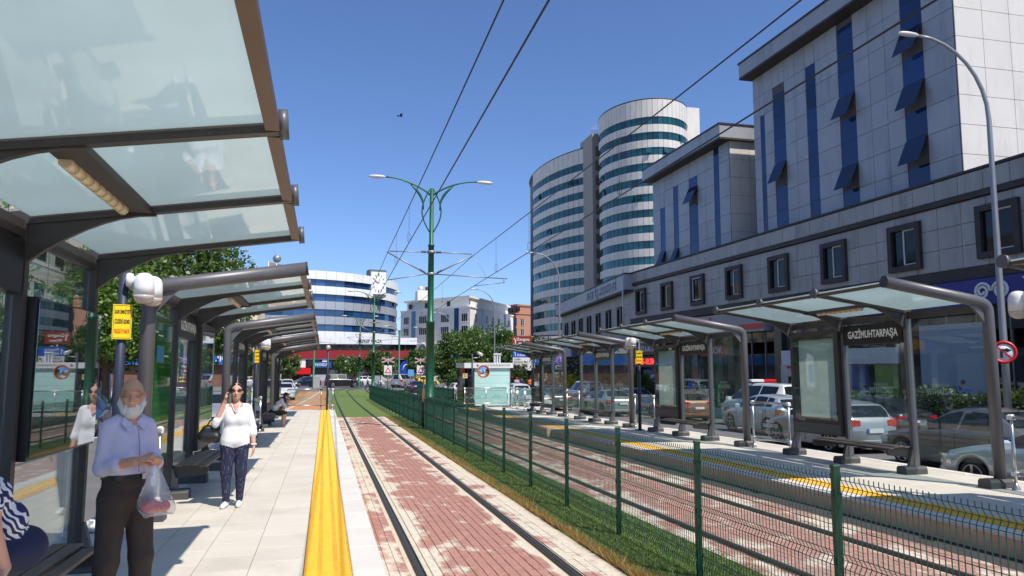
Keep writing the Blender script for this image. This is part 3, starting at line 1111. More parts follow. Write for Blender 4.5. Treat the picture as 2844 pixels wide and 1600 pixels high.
def catenary_pole(x, y, label, brackets=True, lamps=True, H=9.3, group='green catenary poles'):
    root = thing('catenary_pole', label, 'pole', (x, y, G(y)), 0, group)
    mb = MB()
    mb.lathe([(0.26, 0), (0.26, 0.03), (0.165, 0.03), (0.160, 4.0), (0.172, 4.0), (0.172, 4.08), (0.120, 4.12), (0.110, 7.0), (0.125, 7.0), (0.125, 7.07), (0.085, 7.1), (0.075, H), (0.02, H + 0.02)], 16)
    mb.build('mast', PGREEN, root)
    if lamps:
        for s in (-1, 1):
            pts = []
            for k in range(11):
                t = k / 10
                pts.append((s * (0.07 + 1.75 * t), 0, H - 0.25 + 0.62 * math.sin(t * math.pi / 2) ** 0.8))
            arm = MB().tube(pts, [0.035] * 6 + [0.028] * 5, 8)
            # scroll braces that bow out from the mast and sweep up to the arm
            c = []
            for k in range(13):
                t = k / 12
                c.append((s * (0.06 + 0.34 * math.sin(t * math.pi) * (1 - 0.15 * t)) if t < 0.75 else s * (0.06 + 0.34 * math.sin(t * math.pi) * 0.89), 0, H - 1.75 + 1.75 * t))
            arm.tube(c, 0.026, 6)
            c2 = []
            for k in range(9):
                t = k / 8
                c2.append((s * (0.32 + 0.52 * t ** 1.7), 0, H - 0.85 + 0.98 * t ** 0.7))
            arm.tube(c2, [0.022, 0.03, 0.04, 0.05, 0.055, 0.052, 0.045, 0.035, 0.02], 6)
            a = arm.build('lamp_arm', PGREEN, root)
            lamp_head(MB(), (s * 1.80, 0, H + 0.37), (s, 0, -0.02), 0.66).build('lamp_head', LAMPH, a)
    if brackets:
        zt, zb = 6.78, 5.92
        for s in (-1, 1):
            w = MB()
            w.cyl((s * 0.12, 0, zt), (s * 1.62, 0, zt - 0.02), 0.022, 8)
            w.cyl((s * 0.16, 0, zb), (s * 1.70, 0, zt - 0.05), 0.030, 8)
            if s > 0:
                w.cyl((0.16, 0, zb), (3.05, 0, zb - 0.10), 0.024, 8)
                w.cyl((2.92, 0, zb - 0.10), (2.92, 0, zb - 0.28), 0.018, 6)
                w.cyl((2.92, 0, zb - 0.26), (1.72, 0, zb - 0.42), 0.016, 6)
                w.cyl((1.70, 0, zt - 0.05), (2.2, 0, zb - 0.06), 0.006, 4)
            else:
                w.cyl((-0.16, 0, zb), (-1.66, 0, zb - 0.28), 0.020, 8)
            br = w.build('bracket_arm', GALV, root)
            ins = MB()
            for q in range(4):
                ins.cyl((s * (0.20 + q * 0.05), 0, zt), (s * (0.225 + q * 0.05), 0, zt), 0.05, 8)
                ins.cyl((s * (0.24 + q * 0.05), 0, zb + 0.03 * (q + 2)), (s * (0.265 + q * 0.05), 0, zb + 0.03 * (q + 2)), 0.05, 8)
            ins.build('insulator', INSUL, br)
        for z in (zt, zb):
            MB().lathe([(0.13, -0.05), (0.155, -0.05), (0.155, 0.05), (0.13, 0.05)], 14, (0, 0, z)).build('clamp', GALV, root)
    return root
p1 = catenary_pole(3.92, 29.1, 'tall green catenary pole with twin lamps standing in the mesh fence')
bx = MB().box(-0.29, -0.19, -0.10, -0.02, 1.0, 1.5)
bx.build('switch_box', pm('rust_plate', S(120, 92, 74), 0.7, 0.2, var=0.2, scale=8), p1)
MB().cyl((-0.24, -0.05, 0.02), (-0.24, -0.05, 1.9), 0.035, 8).build('cable_duct', CABLE, p1)
catenary_pole(4.3, 70.5, 'green twin lamp catenary pole at the far end of the mesh fence')
catenary_pole(4.6, 106, 'green catenary pole standing in the far crossing')
for xx, yy, hh, lab in ((-1.3, 96, 7.0, 'slim green pole left of the walking man at the crossing'), (9.6, 102, 7.6, 'green pole behind the crossing warning signs'), (13.8, 104, 7.6, 'green pole before the blue arched sign at the crossing')):
    root = thing('tram_pole', lab, 'pole', (xx, yy, G(yy)), 0, 'slim green poles at the crossing')
    MB().lathe([(0.2, 0), (0.14, 0.05), (0.12, hh), (0.02, hh)], 10).build('mast', PGREEN, root)
    a = MB()
    a.tube([(0, 0, hh - 0.4), (-0.3, 0, hh + 0.1), (-0.9, 0, hh + 0.45), (-1.5, 0, hh + 0.5)], 0.035, 6)
    a.build('arm', PGREEN, root)
    lamp_head(MB(), (-1.5, 0, hh + 0.5), (-1, 0, 0)).build('lamp_head', LAMPH, root)
    MB().cyl((0, 0, hh - 1.2), (2.6 if xx < 5 else -2.6, 0, hh - 1.4), 0.03, 6).build('bracket_arm', GALV, root)

# overhead wires
def wire(pts, label, r=0.011, sag=0.0):
    out = []
    for i in range(len(pts) - 1):
        a, b = Vector(pts[i]), Vector(pts[i + 1])
        n = 14
        for k in range(n + (1 if i == len(pts) - 2 else 0)):
            t = k / n
            p = a.lerp(b, t)
            p.z -= sag * 4 * t * (1 - t)
            out.append(p)
    return MB().tube(out, r, 5).build('overhead_wire', CABLE, label=label, cat='wire', group='overhead tram wires')
zp = G(29.1)
yA, yC = -12.0, 70.5
wire([(1.72, yA, 6.55), (2.26, 29.1, zp + 6.76), (2.62, yC, G(70.5) + 6.76), (5.2, 108, 5.9)], 'upper overhead wire above the track beside the near platform', 0.012, 0.10)
wire([(1.72, yA, 5.52), (2.26, 29.1, zp + 5.66), (2.64, yC, G(70.5) + 5.64), (5.2, 108, 4.9)], 'lower overhead contact wire above the track beside the near platform', 0.012, 0.02)
wire([(5.2, yA, 6.45), (5.62, 29.1, zp + 6.73), (5.95, yC, G(70.5) + 6.75), (9.0, 108, 5.9)], 'upper overhead wire above the track across the fence', 0.012, 0.10)
wire([(5.2, yA, 5.50), (5.66, 29.1, zp + 5.52), (6.0, yC, G(70.5) + 5.55), (9.0, 108, 4.9)], 'lower overhead contact wire above the track across the fence', 0.012, 0.02)
WHERE = {13.5: 'well before the tall green pole', 20.5: 'midway to the tall green pole', 25.0: 'just before the tall green pole', 38.0: 'just past the tall green pole', 47.0: 'beyond the tall green pole towards the clock building'}
def dropper(x0, x1, y, z0, z1, lab):
    mb = MB().tube([(x0, y, z1 + 0.0), (x1, y, z0)], 0.005, 4)
    loop = [(x1 + 0.05 * math.sin(t), y, z0 + 0.14 + 0.14 * -math.cos(t)) for t in np.linspace(0, 2 * math.pi, 9)]
    mb.tube(loop, 0.005, 4)
    mb.build('wire_dropper', CABLE, label=lab, cat='wire', group='droppers between the overhead wires')
for y in (13.5, 20.5, 25.0, 38.0, 47.0):
    t = (y + 12) / 41.1 if y < 29.1 else (y - 29.1) / 41.4
    for xs, nm in (((1.72, 2.26, 2.62), 'near platform'), ((5.2, 5.64, 5.97), 'far track')):
        if y == 13.5 and xs[0] < 3:
            continue
        a, b = (xs[0], xs[1]) if y < 29.1 else (xs[1], xs[2])
        x = a + (b - a) * t
        if y < 29.1:
            zu = (6.55 if xs[0] < 3 else 6.45) + (zp + (6.76 if xs[0] < 3 else 6.73) - (6.55 if xs[0] < 3 else 6.45)) * t - 0.4 * t * (1 - t)
            zl_ = (5.52 if xs[0] < 3 else 5.50) + (zp + (5.66 if xs[0] < 3 else 5.52) - (5.52 if xs[0] < 3 else 5.50)) * t
        else:
            zu = (zp + 6.76) + (G(70.5) - zp) * t - 0.4 * t * (1 - t)
            zl_ = (zp + 5.66) + (G(70.5) - zp) * t
        dropper(x, x, y, zl_, zu, 'looped wire dropper above the %s, %s' % (nm, WHERE[y]))
# ---------------------------------------------------------------- buildings
# every facade is built in its own front view: local x to the right, local -y towards the viewer, z up
CLAD = pm('aluminium_cladding', S(164, 162, 159), 0.5, 0.1, var=0.07, scale=0.8, objvar=0.07, dirt=S(104, 100, 96), dirt_scale=0.8, dirt_amt=0.55, streak=0.45)
CLADB = pm('blue_grey_cladding', S(160, 163, 168), 0.45, 0.12, var=0.07, scale=0.6, objvar=0.07, dirt=S(104, 106, 112), dirt_scale=0.6, dirt_amt=0.5, streak=0.45)
CLADW = pm('pale_cladding', S(212, 206, 196), 0.5, 0.05, var=0.04, scale=0.9, objvar=0.03, dirt=S(160, 152, 140), dirt_scale=0.5, dirt_amt=0.45, streak=0.45)
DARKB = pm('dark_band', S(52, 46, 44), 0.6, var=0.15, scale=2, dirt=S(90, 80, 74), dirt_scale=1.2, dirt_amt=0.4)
SEAM = pm('seam_shadow_gap', S(84, 84, 86), 0.8, var=0.05)
ROOFT = pm('roof_felt', (0.2, 0.2, 0.2), 0.9)
def window_glass(name, tint, rough=0.04, var=0.35, f0=0.10, scale=0.35):
    """dark coated glazing: tinted body, mirror-like coat, uneven from pane to pane"""
    if name in MATS:
        return MATS[name]
    m = bpy.data.materials.new(name)
    m.use_nodes = True
    N, L = m.node_tree.nodes, m.node_tree.links
    N.clear()
    o = N.new('ShaderNodeOutputMaterial')
    oi = N.new('ShaderNodeObjectInfo')
    geo = N.new('ShaderNodeNewGeometry')
    vor = N.new('ShaderNodeTexNoise')
    vor.inputs['Scale'].default_value = scale
    vor.inputs['Detail'].default_value = 3
    L.new(geo.outputs['Position'], vor.inputs['Vector'])
    ad = N.new('ShaderNodeMath')
    ad.operation = 'ADD'
    L.new(oi.outputs['Random'], ad.inputs[0])
    L.new(vor.outputs['Fac'], ad.inputs[1])
    mr = N.new('ShaderNodeMapRange')
    mr.inputs['From Min'].default_value = 0.3
    mr.inputs['From Max'].default_value = 1.7
    mr.inputs['To Min'].default_value = 1 - var
    mr.inputs['To Max'].default_value = 1 + var * 1.3
    L.new(ad.outputs[0], mr.inputs['Value'])
    hsv = N.new('ShaderNodeHueSaturation')
    hsv.inputs['Color'].default_value = (*tint, 1)
    L.new(mr.outputs[0], hsv.inputs['Value'])
    df = N.new('ShaderNodeBsdfDiffuse')
    L.new(hsv.outputs[0], df.inputs['Color'])
    gl = N.new('ShaderNodeBsdfGlossy')
    gl.inputs['Roughness'].default_value = rough
    gl.inputs['Color'].default_value = (*[0.55 + 0.45 * min(1, c * 4) for c in tint], 1)
    mu = schlick(N, L, 1.0, f0)
    mx = N.new('ShaderNodeMixShader')
    L.new(mu.outputs[0], mx.inputs[0])
    L.new(df.outputs[0], mx.inputs[1])
    L.new(gl.outputs[0], mx.inputs[2])
    L.new(mx.outputs[0], o.inputs['Surface'])
    MATS[name] = m
    return m
GBLUE = window_glass('blue_glazing', (0.010, 0.030, 0.10), f0=0.09, var=0.6)
GFLAP = window_glass('open_sash_glazing', (0.014, 0.024, 0.055), f0=0.12, var=0.5)
GTEAL = window_glass('teal_glazing', (0.008, 0.060, 0.064), var=0.75, f0=0.13)
GDEEP = window_glass('deep_blue_glazing', (0.012, 0.055, 0.15), var=0.6, f0=0.14)
GDARK = window_glass('dark_glazing', (0.010, 0.012, 0.014), var=0.4, f0=0.06)
GSHOP = window_glass('shop_glazing', (0.035, 0.042, 0.046), var=0.5, f0=0.08, scale=0.6)
WFRAME = pm('window_frame_white', (0.62, 0.62, 0.60), 0.5, var=0.04)

class Facade:
    def __init__(s, root, limit=290):
        s.root = root
        s.n = {}
        s.cache = {}
        s.rest = {}
        s.limit = limit
    def piece(s, x0, x1, y0, y1, z0, z1, name, m, parent=None):
        """a box piece; alike sizes share mesh data; past the limit the rest are joined"""
        k = (name, parent.name if parent else '')
        s.n[k] = s.n.get(k, 0) + 1
        if s.n[k] > s.limit:
            rk = (name, m.name)
            s.rest.setdefault(rk, (MB(), m))[0].box(x0, x1, y0, y1, z0, z1)
            return None
        key = (round(x1 - x0, 3), round(y1 - y0, 3), round(z1 - z0, 3), name, m.name)
        if key not in s.cache:
            s.cache[key] = MB().box(0, x1 - x0, 0, y1 - y0, 0, z1 - z0).mesh(name, m)
        return inst(s.cache[key], name, parent or s.root, (x0, y0, z0))
    def close(s):
        for (name, _), (mb, m) in s.rest.items():
            mb.build(name + '_field', m, s.root, kind='stuff')

def panel_grid(F, x0, x1, z0, z1, pw, ph, m, y=-0.03, name='cladding_panel', skip=None, gap=0.022):
    nx = max(1, round((x1 - x0) / pw))
    nz = max(1, round((z1 - z0) / ph))
    pw, ph = (x1 - x0) / nx, (z1 - z0) / nz
    for i in range(nx):
        for j in range(nz):
            a, b = x0 + i * pw, z0 + j * ph
            if skip and skip(a + pw / 2, b + ph / 2):
                continue
            F.piece(a + gap / 2, a + pw - gap / 2, y, 0.02, b + gap / 2, b + ph - gap / 2, name, m)

def framed_window(F, xc, z0, z1, w, fr=0.24, out=0.16, open_=False, frm=DARKB, gm=GDARK):
    root = F.root
    mb = MB()
    x0, x1 = xc - w / 2, xc + w / 2
    mb.box(x0, x0 + fr, -out - 0.03, -0.032, z0, z1)
    mb.box(x1 - fr, x1, -out - 0.03, -0.032, z0, z1)
    mb.box(x0 + fr, x1 - fr, -out - 0.03, -0.032, z0, z0 + fr)
    mb.box(x0 + fr, x1 - fr, -out - 0.03, -0.032, z1 - fr, z1)
    wnd = mb.build('window', frm, root)
    a, b, c, d = x0 + fr, x1 - fr, z0 + fr, z1 - fr
    MB().box(a, b, -0.05, -0.035, c, d).build('pane', gm, wnd)
    f2 = MB()
    if open_:
        f2.beam((a + 0.3, -0.22, c + 0.1), (a + 0.3, -0.22, d), 0.05, 0.05)
        f2.beam((a + 0.3, -0.22, c + 0.1), (b, -0.22, c + 0.1), 0.05, 0.05)
        f2.beam((a + 0.3, -0.22, d), (b, -0.22, d), 0.05, 0.05)
    else:
        xm = a + (b - a) * 0.46
        f2.box(xm - 0.03, xm + 0.03, -0.09, -0.052, c, d)
        f2.box(xm, b, -0.09, -0.052, c, c + 0.06)
        f2.box(xm, b, -0.09, -0.052, d - 0.06, d)
    f2.build('window_frame', WFRAME, wnd)
    return wnd

# --- two-storey podium of the business centre, facade parallel to the street
def podium():
    root = thing('commercial_podium', 'long low grey clad shopping block with square dark framed windows over shops', 'building', (24, 57, 0), -math.pi / 2)
    F = Facade(root)
    Lx = 47
    MB().box(0, Lx, 0.02, 30, 5.2, 9.3).build('wall', SEAM, root)
    MB().box(0, Lx, 4.2, 30, -1.2, 5.2).build('shop_back_wall', pm('shop_interior', (0.10, 0.095, 0.085), 0.9, var=0.4, scale=0.8), root)
    MB().box(0, Lx, 0.4, 4.2, -0.5, -0.42).build('shop_floor', PAVING, root)
    MB().box(0, Lx, -0.02, 30, 9.3, 9.36).build('roof', ROOFT, root)
    centres = [57 - (22.35 + 4.645 * k) for k in range(8)]
    def skip(x, z):
        return any(abs(x - c) < 0.72 and 6.3 < z < 7.7 for c in centres)
    panel_grid(F, 0.15, Lx, 5.72, 8.30, 1.161, 0.86, CLAD, skip=skip)
    panel_grid(F, 0.15, Lx, 8.58, 9.34, 1.161, 0.76, CLAD, y=-0.10)
    MB().box(0, Lx, -0.16, 0.02, 8.34, 8.56).build('ledge', DARKB, root)
    MB().box(0, Lx, -0.16, 0.3, 9.36, 9.46).build('parapet_cap', DARKB, root)
    MB().box(0, Lx, -0.12, 0.02, 5.24, 5.70).build('string_course', DARKB, root)
    for k, c in enumerate(centres):
        framed_window(F, c, 5.95, 7.96, 1.85, open_=(k in (5,)))
    # pillars and shop fronts
    pil = pm('granite_pillar', S(60, 54, 50), 0.3, var=0.2, scale=6)
    px = [0.1, 5.6, 10.4, 15.0, 20.0, 24.6, 29.4, 36.0, 42.0]
    for p in px:
        F.piece(p, p + 0.7, -0.05, 0.5, -0.6, 5.2, 'pillar', pil)
    fronts = list(zip(px, px[1:] + [47]))
    for k, (a, b) in enumerate(fronts):
        a += 0.72
        sf = MB().box(a, b, 0.30, 0.36, 4.98, 5.2).build('shop_front', DARKB, root)
        n = max(2, round((b - a) / 1.5))
        w = (b - a) / n
        for i in range(n):
            MB().box(a + i * w + 0.03, a + (i + 1) * w - 0.03, 0.34, 0.36, 0.0, 2.62).build('pane', GSHOP, sf)
            MB().box(a + i * w + 0.03, a + (i + 1) * w - 0.03, 0.34, 0.36, 3.3, 4.95).build('pane', GSHOP, sf)
            MB().box(a + i * w - 0.03, a + i * w + 0.03, 0.30, 0.40, 0.0, 4.98).build('mullion', pm('mullion_grey', S(120, 122, 124), 0.4, 0.4), sf)
    # fascia signs, each a board with its writing
    def board(xa, xb, z0, z1, col, txt=None, tcol=WHITEP, size=0.5, fit=None, tx=None, y=-0.25, nm=None, tz=None):
        b_ = MB().box(xa, xb, y, 0.28, z0, z1).build('shop_sign', pm(nm or 'sign_%d_%d' % (round(xa * 10), round(z0 * 10)), col, 0.4, var=0.06, scale=2), root)
        if txt:
            lettering(txt, size, tcol, b_, (tx if tx is not None else (xa + xb) / 2, y - 0.012, tz or (z0 + z1) / 2), FACE['-y'], 0.01, bold=0.012, fit=fit)
        return b_
    yb = board(26.6, 46.0, 4.22, 5.20, S(44, 50, 128), 'Yapı', WHITEP, 0.95, None, 36.5)
    # ram-horn emblem: two scrolls
    em = MB()
    for s in (-1, 1):
        pts = []
        for k in range(26):
            t = k / 25 * 4.0 * math.pi
            r = 0.36 * (1 - k / 25 * 0.78)
            pts.append((34.35 + s * (0.40 - r * math.cos(t)), -0.27, 4.70 + r * math.sin(t) * 0.95))
        em.tube(pts, 0.055, 6)
    em.build('emblem', WHITEP, yb)
    RD = pm('sign_red', S(200, 42, 34), 0.4, var=0.05)
    gb_ = board(7.3, 19.4, 3.9, 5.12, S(150, 148, 150), None, nm='grey_fascia')
    MB().box(7.4, 19.3, -0.28, -0.255, 4.05, 4.35).build('stripe', RD, gb_)
    MB().prism([(12.9, 4.55), (13.3, 5.05), (13.7, 4.55), (13.5, 4.5), (13.3, 4.75), (13.1, 4.5)], 'y', -0.28, -0.255).build('emblem', RD, gb_)
    board(0.9, 5.4, 2.75, 4.25, S(26, 24, 24), 'DÖVİZ & ALTIN', WHITEP, 0.55, 3.6, nm='black_fascia', tz=3.2)
    lettering('BORSA', 0.6, pm('cream_letters', S(230, 224, 200), 0.6), root, (3.0, -0.265, 3.85), FACE['-y'], 0.01, bold=0.01, fit=2.2)
    led = board(1.0, 5.3, 1.85, 2.65, S(20, 8, 8), '10.525-10.584', pm('led_red', (1.0, 0.05, 0.04), 0.4, emit=1.6), 0.62, 3.7, nm='led_panel', y=-0.3)
    board(3.0, 5.5, 0.75, 1.65, S(36, 70, 140), 'Pırlanta', WHITEP, 0.5, 1.8, nm='blue_sign', y=-0.35)
    board(20.7, 24.2, 2.0, 2.75, S(206, 208, 212), None, nm='white_fascia', y=-0.1)
    board(25.4, 29.3, 2.05, 2.75, S(206, 208, 212), None, nm='white_fascia', y=-0.1)
    board(36.8, 46.5, 2.2, 2.9, S(206, 208, 212), None, nm='white_fascia', y=-0.1)
    bw_ = board(11.2, 14.9, 2.55, 3.25, S(190, 40, 44), 'TCOK', WHITEP, 0.6, 2.2, nm='red_fascia', y=0.1)
    # white glazed front and cash machine
    MB().box(30.4, 33.6, 0.05, 0.30, -0.1, 3.6).build('frosted_screen', pm('frosted_screen', S(150, 162, 182), 0.3, var=0.05), root)
    at = MB().box(21.0, 23.4, -0.35, 0.3, -0.4, 2.0).build('cash_machine', CLADW, root)
    fr = MB()
    fr.box(22.7, 22.9, -0.40, -0.36, 0.3, 1.95)
    fr.box(21.6, 22.7, -0.40, -0.36, 0.3, 0.44)
    fr.box(21.6, 22.7, -0.40, -0.36, 1.82, 1.95)
    fr.build('frame', RD, at)
    MB().box(21.7, 22.4, -0.39, -0.352, 0.65, 1.4).build('screen', GDARK, at)
    MB().box(25.6, 27.0, 0.1, 0.31, 0.0, 2.0).build('blue_panel', pm('blue_shop_panel', S(30, 62, 140), 0.4), root)
    MB().box(27.6, 29.0, 0.1, 0.31, 0.0, 2.0).build('green_panel', pm('green_shop_panel', S(110, 140, 40), 0.4, var=0.4, scale=1.5), root)
    F.close()
    return root
podium()

# --- tall clad blocks above the podium
def tower_block(name_label, y_near, y_far, x, z0, z1, strips, opens, near_lit=True, eave=0.85):
    root = thing('office_block', name_label, 'building', (x, y_far, 0), -math.pi / 2, 'clad office blocks above the shops')
    F = Facade(root)
    Lx = y_far - y_near
    MB().box(0, Lx, 0.02, 14, z0, z1).build('wall', SEAM, root)
    def skip(px, pz):
        return any(a - 0.02 < px < b + 0.02 and pz > s0 and pz < s1 for a, b, s0, s1 in strips)
    # panels between the window strips
    edges = sorted([0.0] + [e for a, b, _, _ in strips for e in (a, b)] + [Lx])
    for i in range(len(edges) - 1):
        a, b = edges[i], edges[i + 1]
        if b - a < 0.05:
            continue
        panel_grid(F, a, b, z0, z1, 1.25, 1.28, CLADB, skip=skip, name='cladding_panel')
    for si, (a, b, s0, s1) in enumerate(strips):
        n = max(1, round((s1 - s0) / 1.28))
        h = (s1 - s0) / n
        for j in range(n):
            zz = s0 + j * h
            if (si, j) in opens:
                ang = R(24)
                v = []
                mb = MB()
                c, s_ = math.cos(ang), math.sin(ang)
                for (xx, d) in ((a + 0.02, 0), (b - 0.02, 0), (b - 0.02, 1.25), (a + 0.02, 1.25)):
                    v.append((xx, -0.05 - d * s_, zz + h - 0.03 - d * c))
                v += [(p[0], p[1] - 0.04, p[2] - 0.01) for p in v]
                mb.add(v, [(0, 1, 2, 3), (7, 6, 5, 4), (0, 4, 5, 1), (1, 5, 6, 2), (2, 6, 7, 3), (3, 7, 4, 0)])
                w = mb.build('open_window', GFLAP, root, fix=True)
                MB().box(a, b, 0.25, 0.3, zz, zz + h).build('dark_opening', BLACKP, w)
            F.piece(a + 0.015, b - 0.015, 0.0 if (si, j) not in opens else 0.22, 0.03 if (si, j) not in opens else 0.24, zz + 0.015, zz + h - 0.015, 'window_pane', GBLUE)
    # end wall that looks back at the street, clad too
    G2 = Facade(root)
    ew = bpy.data.objects.new('end_wall', MB().box(0, 14, 0.0, 0.05, z0, z1).mesh('end_wall', SEAM))
    COL.objects.link(ew)
    ew.parent = root
    ew.location = (Lx + 0.02, 0, 0)
    ew.rotation_euler = (0, 0, math.pi / 2)
    pm_ = {}
    nx, nz = 9, round((z1 - z0) / 1.28)
    pw, ph = 12.6 / nx, (z1 - z0) / nz
    me = MB().box(0.011, pw - 0.011, -0.04, 0.0, 0.011, ph - 0.011).mesh('cladding_panel', CLADW)
    for i in range(nx):
        for j in range(nz):
            inst(me, 'cladding_panel', ew, (i * pw, 0, z0 + j * ph))
    # eave: fascia with dark capping and underside
    ev = MB().box(-0.15, Lx + 0.35, -eave, 13.5, z1 + 0.12, z1 + 0.95).build('eave', CLADB, root)
    MB().box(-0.2, Lx + 0.40, -eave - 0.05, 13.5, z1 + 0.952, z1 + 1.06).build('eave_cap', pm('navy_trim', S(40, 44, 60), 0.5), ev)
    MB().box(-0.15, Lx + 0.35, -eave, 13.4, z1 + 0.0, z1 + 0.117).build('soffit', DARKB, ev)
    F.close()
    return root
# strips given as (left, right, bottom, top) in the front view, measured from the far end
def rel(yf, *ys):
    return [yf - y for y in ys]
yf = 39.9
st = []
for (ya, yb_, s0, s1) in ((39.2, 38.75, 9.4, 17.0), (37.85, 36.7, 9.4, 17.6), (34.75, 33.9, 9.4, 18.2), (32.1, 30.9, 9.4, 19.0), (27.75, 26.5, 9.4, 19.4)):
    st.append((yf - ya, yf - yb_, s0, s1))
tower_block('tall grey clad office block with blue window strips and open vents, lit end wall', 24.85, yf, 25.0, 9.3, 19.3, st, {(1, 2), (3, 1), (3, 4), (4, 1), (4, 3), (4, 5)})
yf = 54.6
st = []
for (ya, yb_, s0, s1) in ((53.3, 52.45, 9.4, 14.6), (51.0, 50.2, 9.4, 15.2), (48.5, 47.2, 9.4, 15.8), (44.9, 44.2, 9.4, 16.4)):
    st.append((yf - ya, yf - yb_, s0, s1))
tower_block('lower grey clad office block with stepped eaves beside the round towers', 42.9, yf, 25.0, 9.3, 16.4, st, {(0, 0), (1, 0), (2, 3)})

# --- splayed far wing with the name of the business centre
def elit_wing():
    root = thing('business_centre_wing', 'low splayed grey wing with raised lettering along its parapet', 'building', (28, 88, 0), R(-97.3))
    F = Facade(root)
    Lx = 31.5
    MB().box(0, Lx, 0.02, 20, 4.2, 9.2).build('wall', SEAM, root)
    MB().box(0, Lx, 0.25, 20, -2, 4.2).build('shop_wall', GSHOP, root)
    cs = [3.2 + 4.1 * k for k in range(7)]
    skip = lambda x, z: any(abs(x - c) < 0.7 and 5.0 < z < 6.9 for c in cs)
    panel_grid(F, 0, Lx, 4.2, 7.9, 1.17, 0.92, CLAD, skip=skip)
    fs = MB().box(-0.3, Lx + 0.35, -0.75, 0.6, 8.05, 9.3).build('fascia', CLADB, root)
    MB().box(-0.35, Lx + 0.4, -0.8, 0.6, 9.302, 9.4).build('fascia_cap', DARKB, fs)
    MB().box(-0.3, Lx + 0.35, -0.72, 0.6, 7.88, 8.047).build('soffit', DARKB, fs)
    lettering('ELİT İŞ MERKEZİ', 1.05, pm('steel_letters', S(120, 130, 150), 0.35, 0.5), fs, (23.5, -0.78, 8.62), FACE['-y'], 0.03, bold=0.008, fit=11.5)
    for c in cs:
        framed_window(F, c, 4.95, 6.95, 1.45, 0.2)
    MB().cyl((Lx + 0.2, -0.85, 4.4), (Lx + 0.2, -0.85, 9.2), 0.06, 8).build('downpipe', WFRAME, root)
    for k in range(5):
        F.piece(1.0 + 6 * k, 6.2 + 6 * k, -0.2, 0.25, 3.0, 4.1, 'shop_sign', [pm('sign_white', S(200, 200, 205), 0.4), pm('sign_navy', S(40, 60, 120), 0.4), pm('sign_black', S(20, 20, 22), 0.4)][k % 3])
    F.close()
elit_wing()

# --- pair of round towers
def ring_mesh(rx, ry, t0, t1, z0, z1, th, m, name, seg=1):
    mb = MB()
    v = []
    for k in range(seg + 1):
        t = t0 + (t1 - t0) * k / seg
        for rr in (0, th):
            for z in (z0, z1):
                v.append(((rx - rr) * math.cos(t), (ry - rr) * math.sin(t), z))
    f = []
    for k in range(seg):
        a, b = 4 * k, 4 * k + 4
        f += [(a, b, b + 1, a + 1), (a + 2, a + 3, b + 3, b + 2), (a + 1, b + 1, b + 3, a + 3), (a, a + 2, b + 2, b)]
    e = 4 * seg
    f += [(0, 1, 3, 2), (e, e + 2, e + 3, e + 1)]
    mb.add(v, f)
    return mb

def round_tower(x, y, rx, ry, zb, zt, fh, t0, t1, n, label, gm, cm, group, frac=0.45, top_blank=1.9, opens=()):
    root = thing('round_office_tower', label, 'tower', (x, y, 0), 0, group)
    core = MB()
    core.lathe([(1, 0), (1, 1)], 48)
    core.v = [(a * (rx - 0.35), b * (ry - 0.35), zb + (zt - zb) * c) for a, b, c in core.v]
    core.build('core', SEAM, root)
    cnt = {'cladding_panel': 0, 'window_pane': 0}
    rest = {'cladding_panel': MB(), 'window_pane': MB()}
    mats = {'cladding_panel': cm, 'window_pane': gm}
    def ring(z0, z1, name, inset, rnd=None):
        for i in range(n):
            a, b = t0 + (t1 - t0) * i / n, t0 + (t1 - t0) * (i + 1) / n
            g = (t1 - t0) / n * (0.045 if name == 'window_pane' else 0.025)
            mb = ring_mesh(rx - inset, ry - inset, a + g, b - g, z0 + 0.012, z1 - 0.012, 0.25, None, name)
            cnt[name] += 1
            if cnt[name] <= 290:
                mb.build(name, mats[name], root)
            else:
                r_ = rest[name]
                r_.add(mb.v, mb.f)
    z = zt - top_blank
    ring(zt - top_blank, zt, 'cladding_panel', 0.0)
    while z - fh > zb:
        ring(z - fh * frac, z, 'window_pane', 0.16)
        ring(z - fh, z - fh * frac, 'cladding_panel', 0.0)
        z -= fh
    for k, mb in rest.items():
        if mb.f:
            mb.build(k + '_field', mats[k], root, kind='stuff')
    cap = MB().lathe([(1, 0), (1, 1)], 48)
    cap.v = [(a * rx, b * ry, zt + 0.25 * c) for a, b, c in cap.v]
    cap.build('parapet_cap', DARKB, root)
    rnd = random.Random(len(label))
    for _ in range(14):
        t = t0 + (t1 - t0) * rnd.random()
        zz = zt - top_blank - fh * (frac + rnd.randint(1, 10)) + 0.05
        w = MB()
        p = Vector((rx * math.cos(t), ry * math.sin(t), zz + fh * frac - 0.1))
        tn = Vector((-math.sin(t), math.cos(t), 0))
        o_ = Vector((math.cos(t), math.sin(t), 0))
        q = [p - tn * 0.5, p + tn * 0.5, p + tn * 0.5 + o_ * 0.45 - Vector((0, 0, 1.2)), p - tn * 0.5 + o_ * 0.45 - Vector((0, 0, 1.2))]
        w.add([tuple(v) for v in q] + [tuple(v + o_ * 0.05) for v in q], [(0, 1, 2, 3), (7, 6, 5, 4), (0, 4, 5, 1), (1, 5, 6, 2), (2, 6, 7, 3), (3, 7, 4, 0)])
        w.build('open_window', gm, root, fix=True)
    return root
round_tower(65.4, 184, 13.6, 28, -2, 52.0, 3.33, R(172), R(292), 26, 'shorter round office tower banded in white panels and teal glass', GTEAL, CLADW, 'paired round towers', 0.50, 3.4)
rt = round_tower(65.4, 148, 8.95, 12, -2, 55.4, 3.15, R(160), R(385), 34, 'taller round office tower banded in white panels and teal glass', GTEAL, CLADW, 'paired round towers', 0.50, 3.6)
MB().box(8.8, 12.2, -3, 8, -2, 57.6).build('lift_shaft', CLADW, rt)
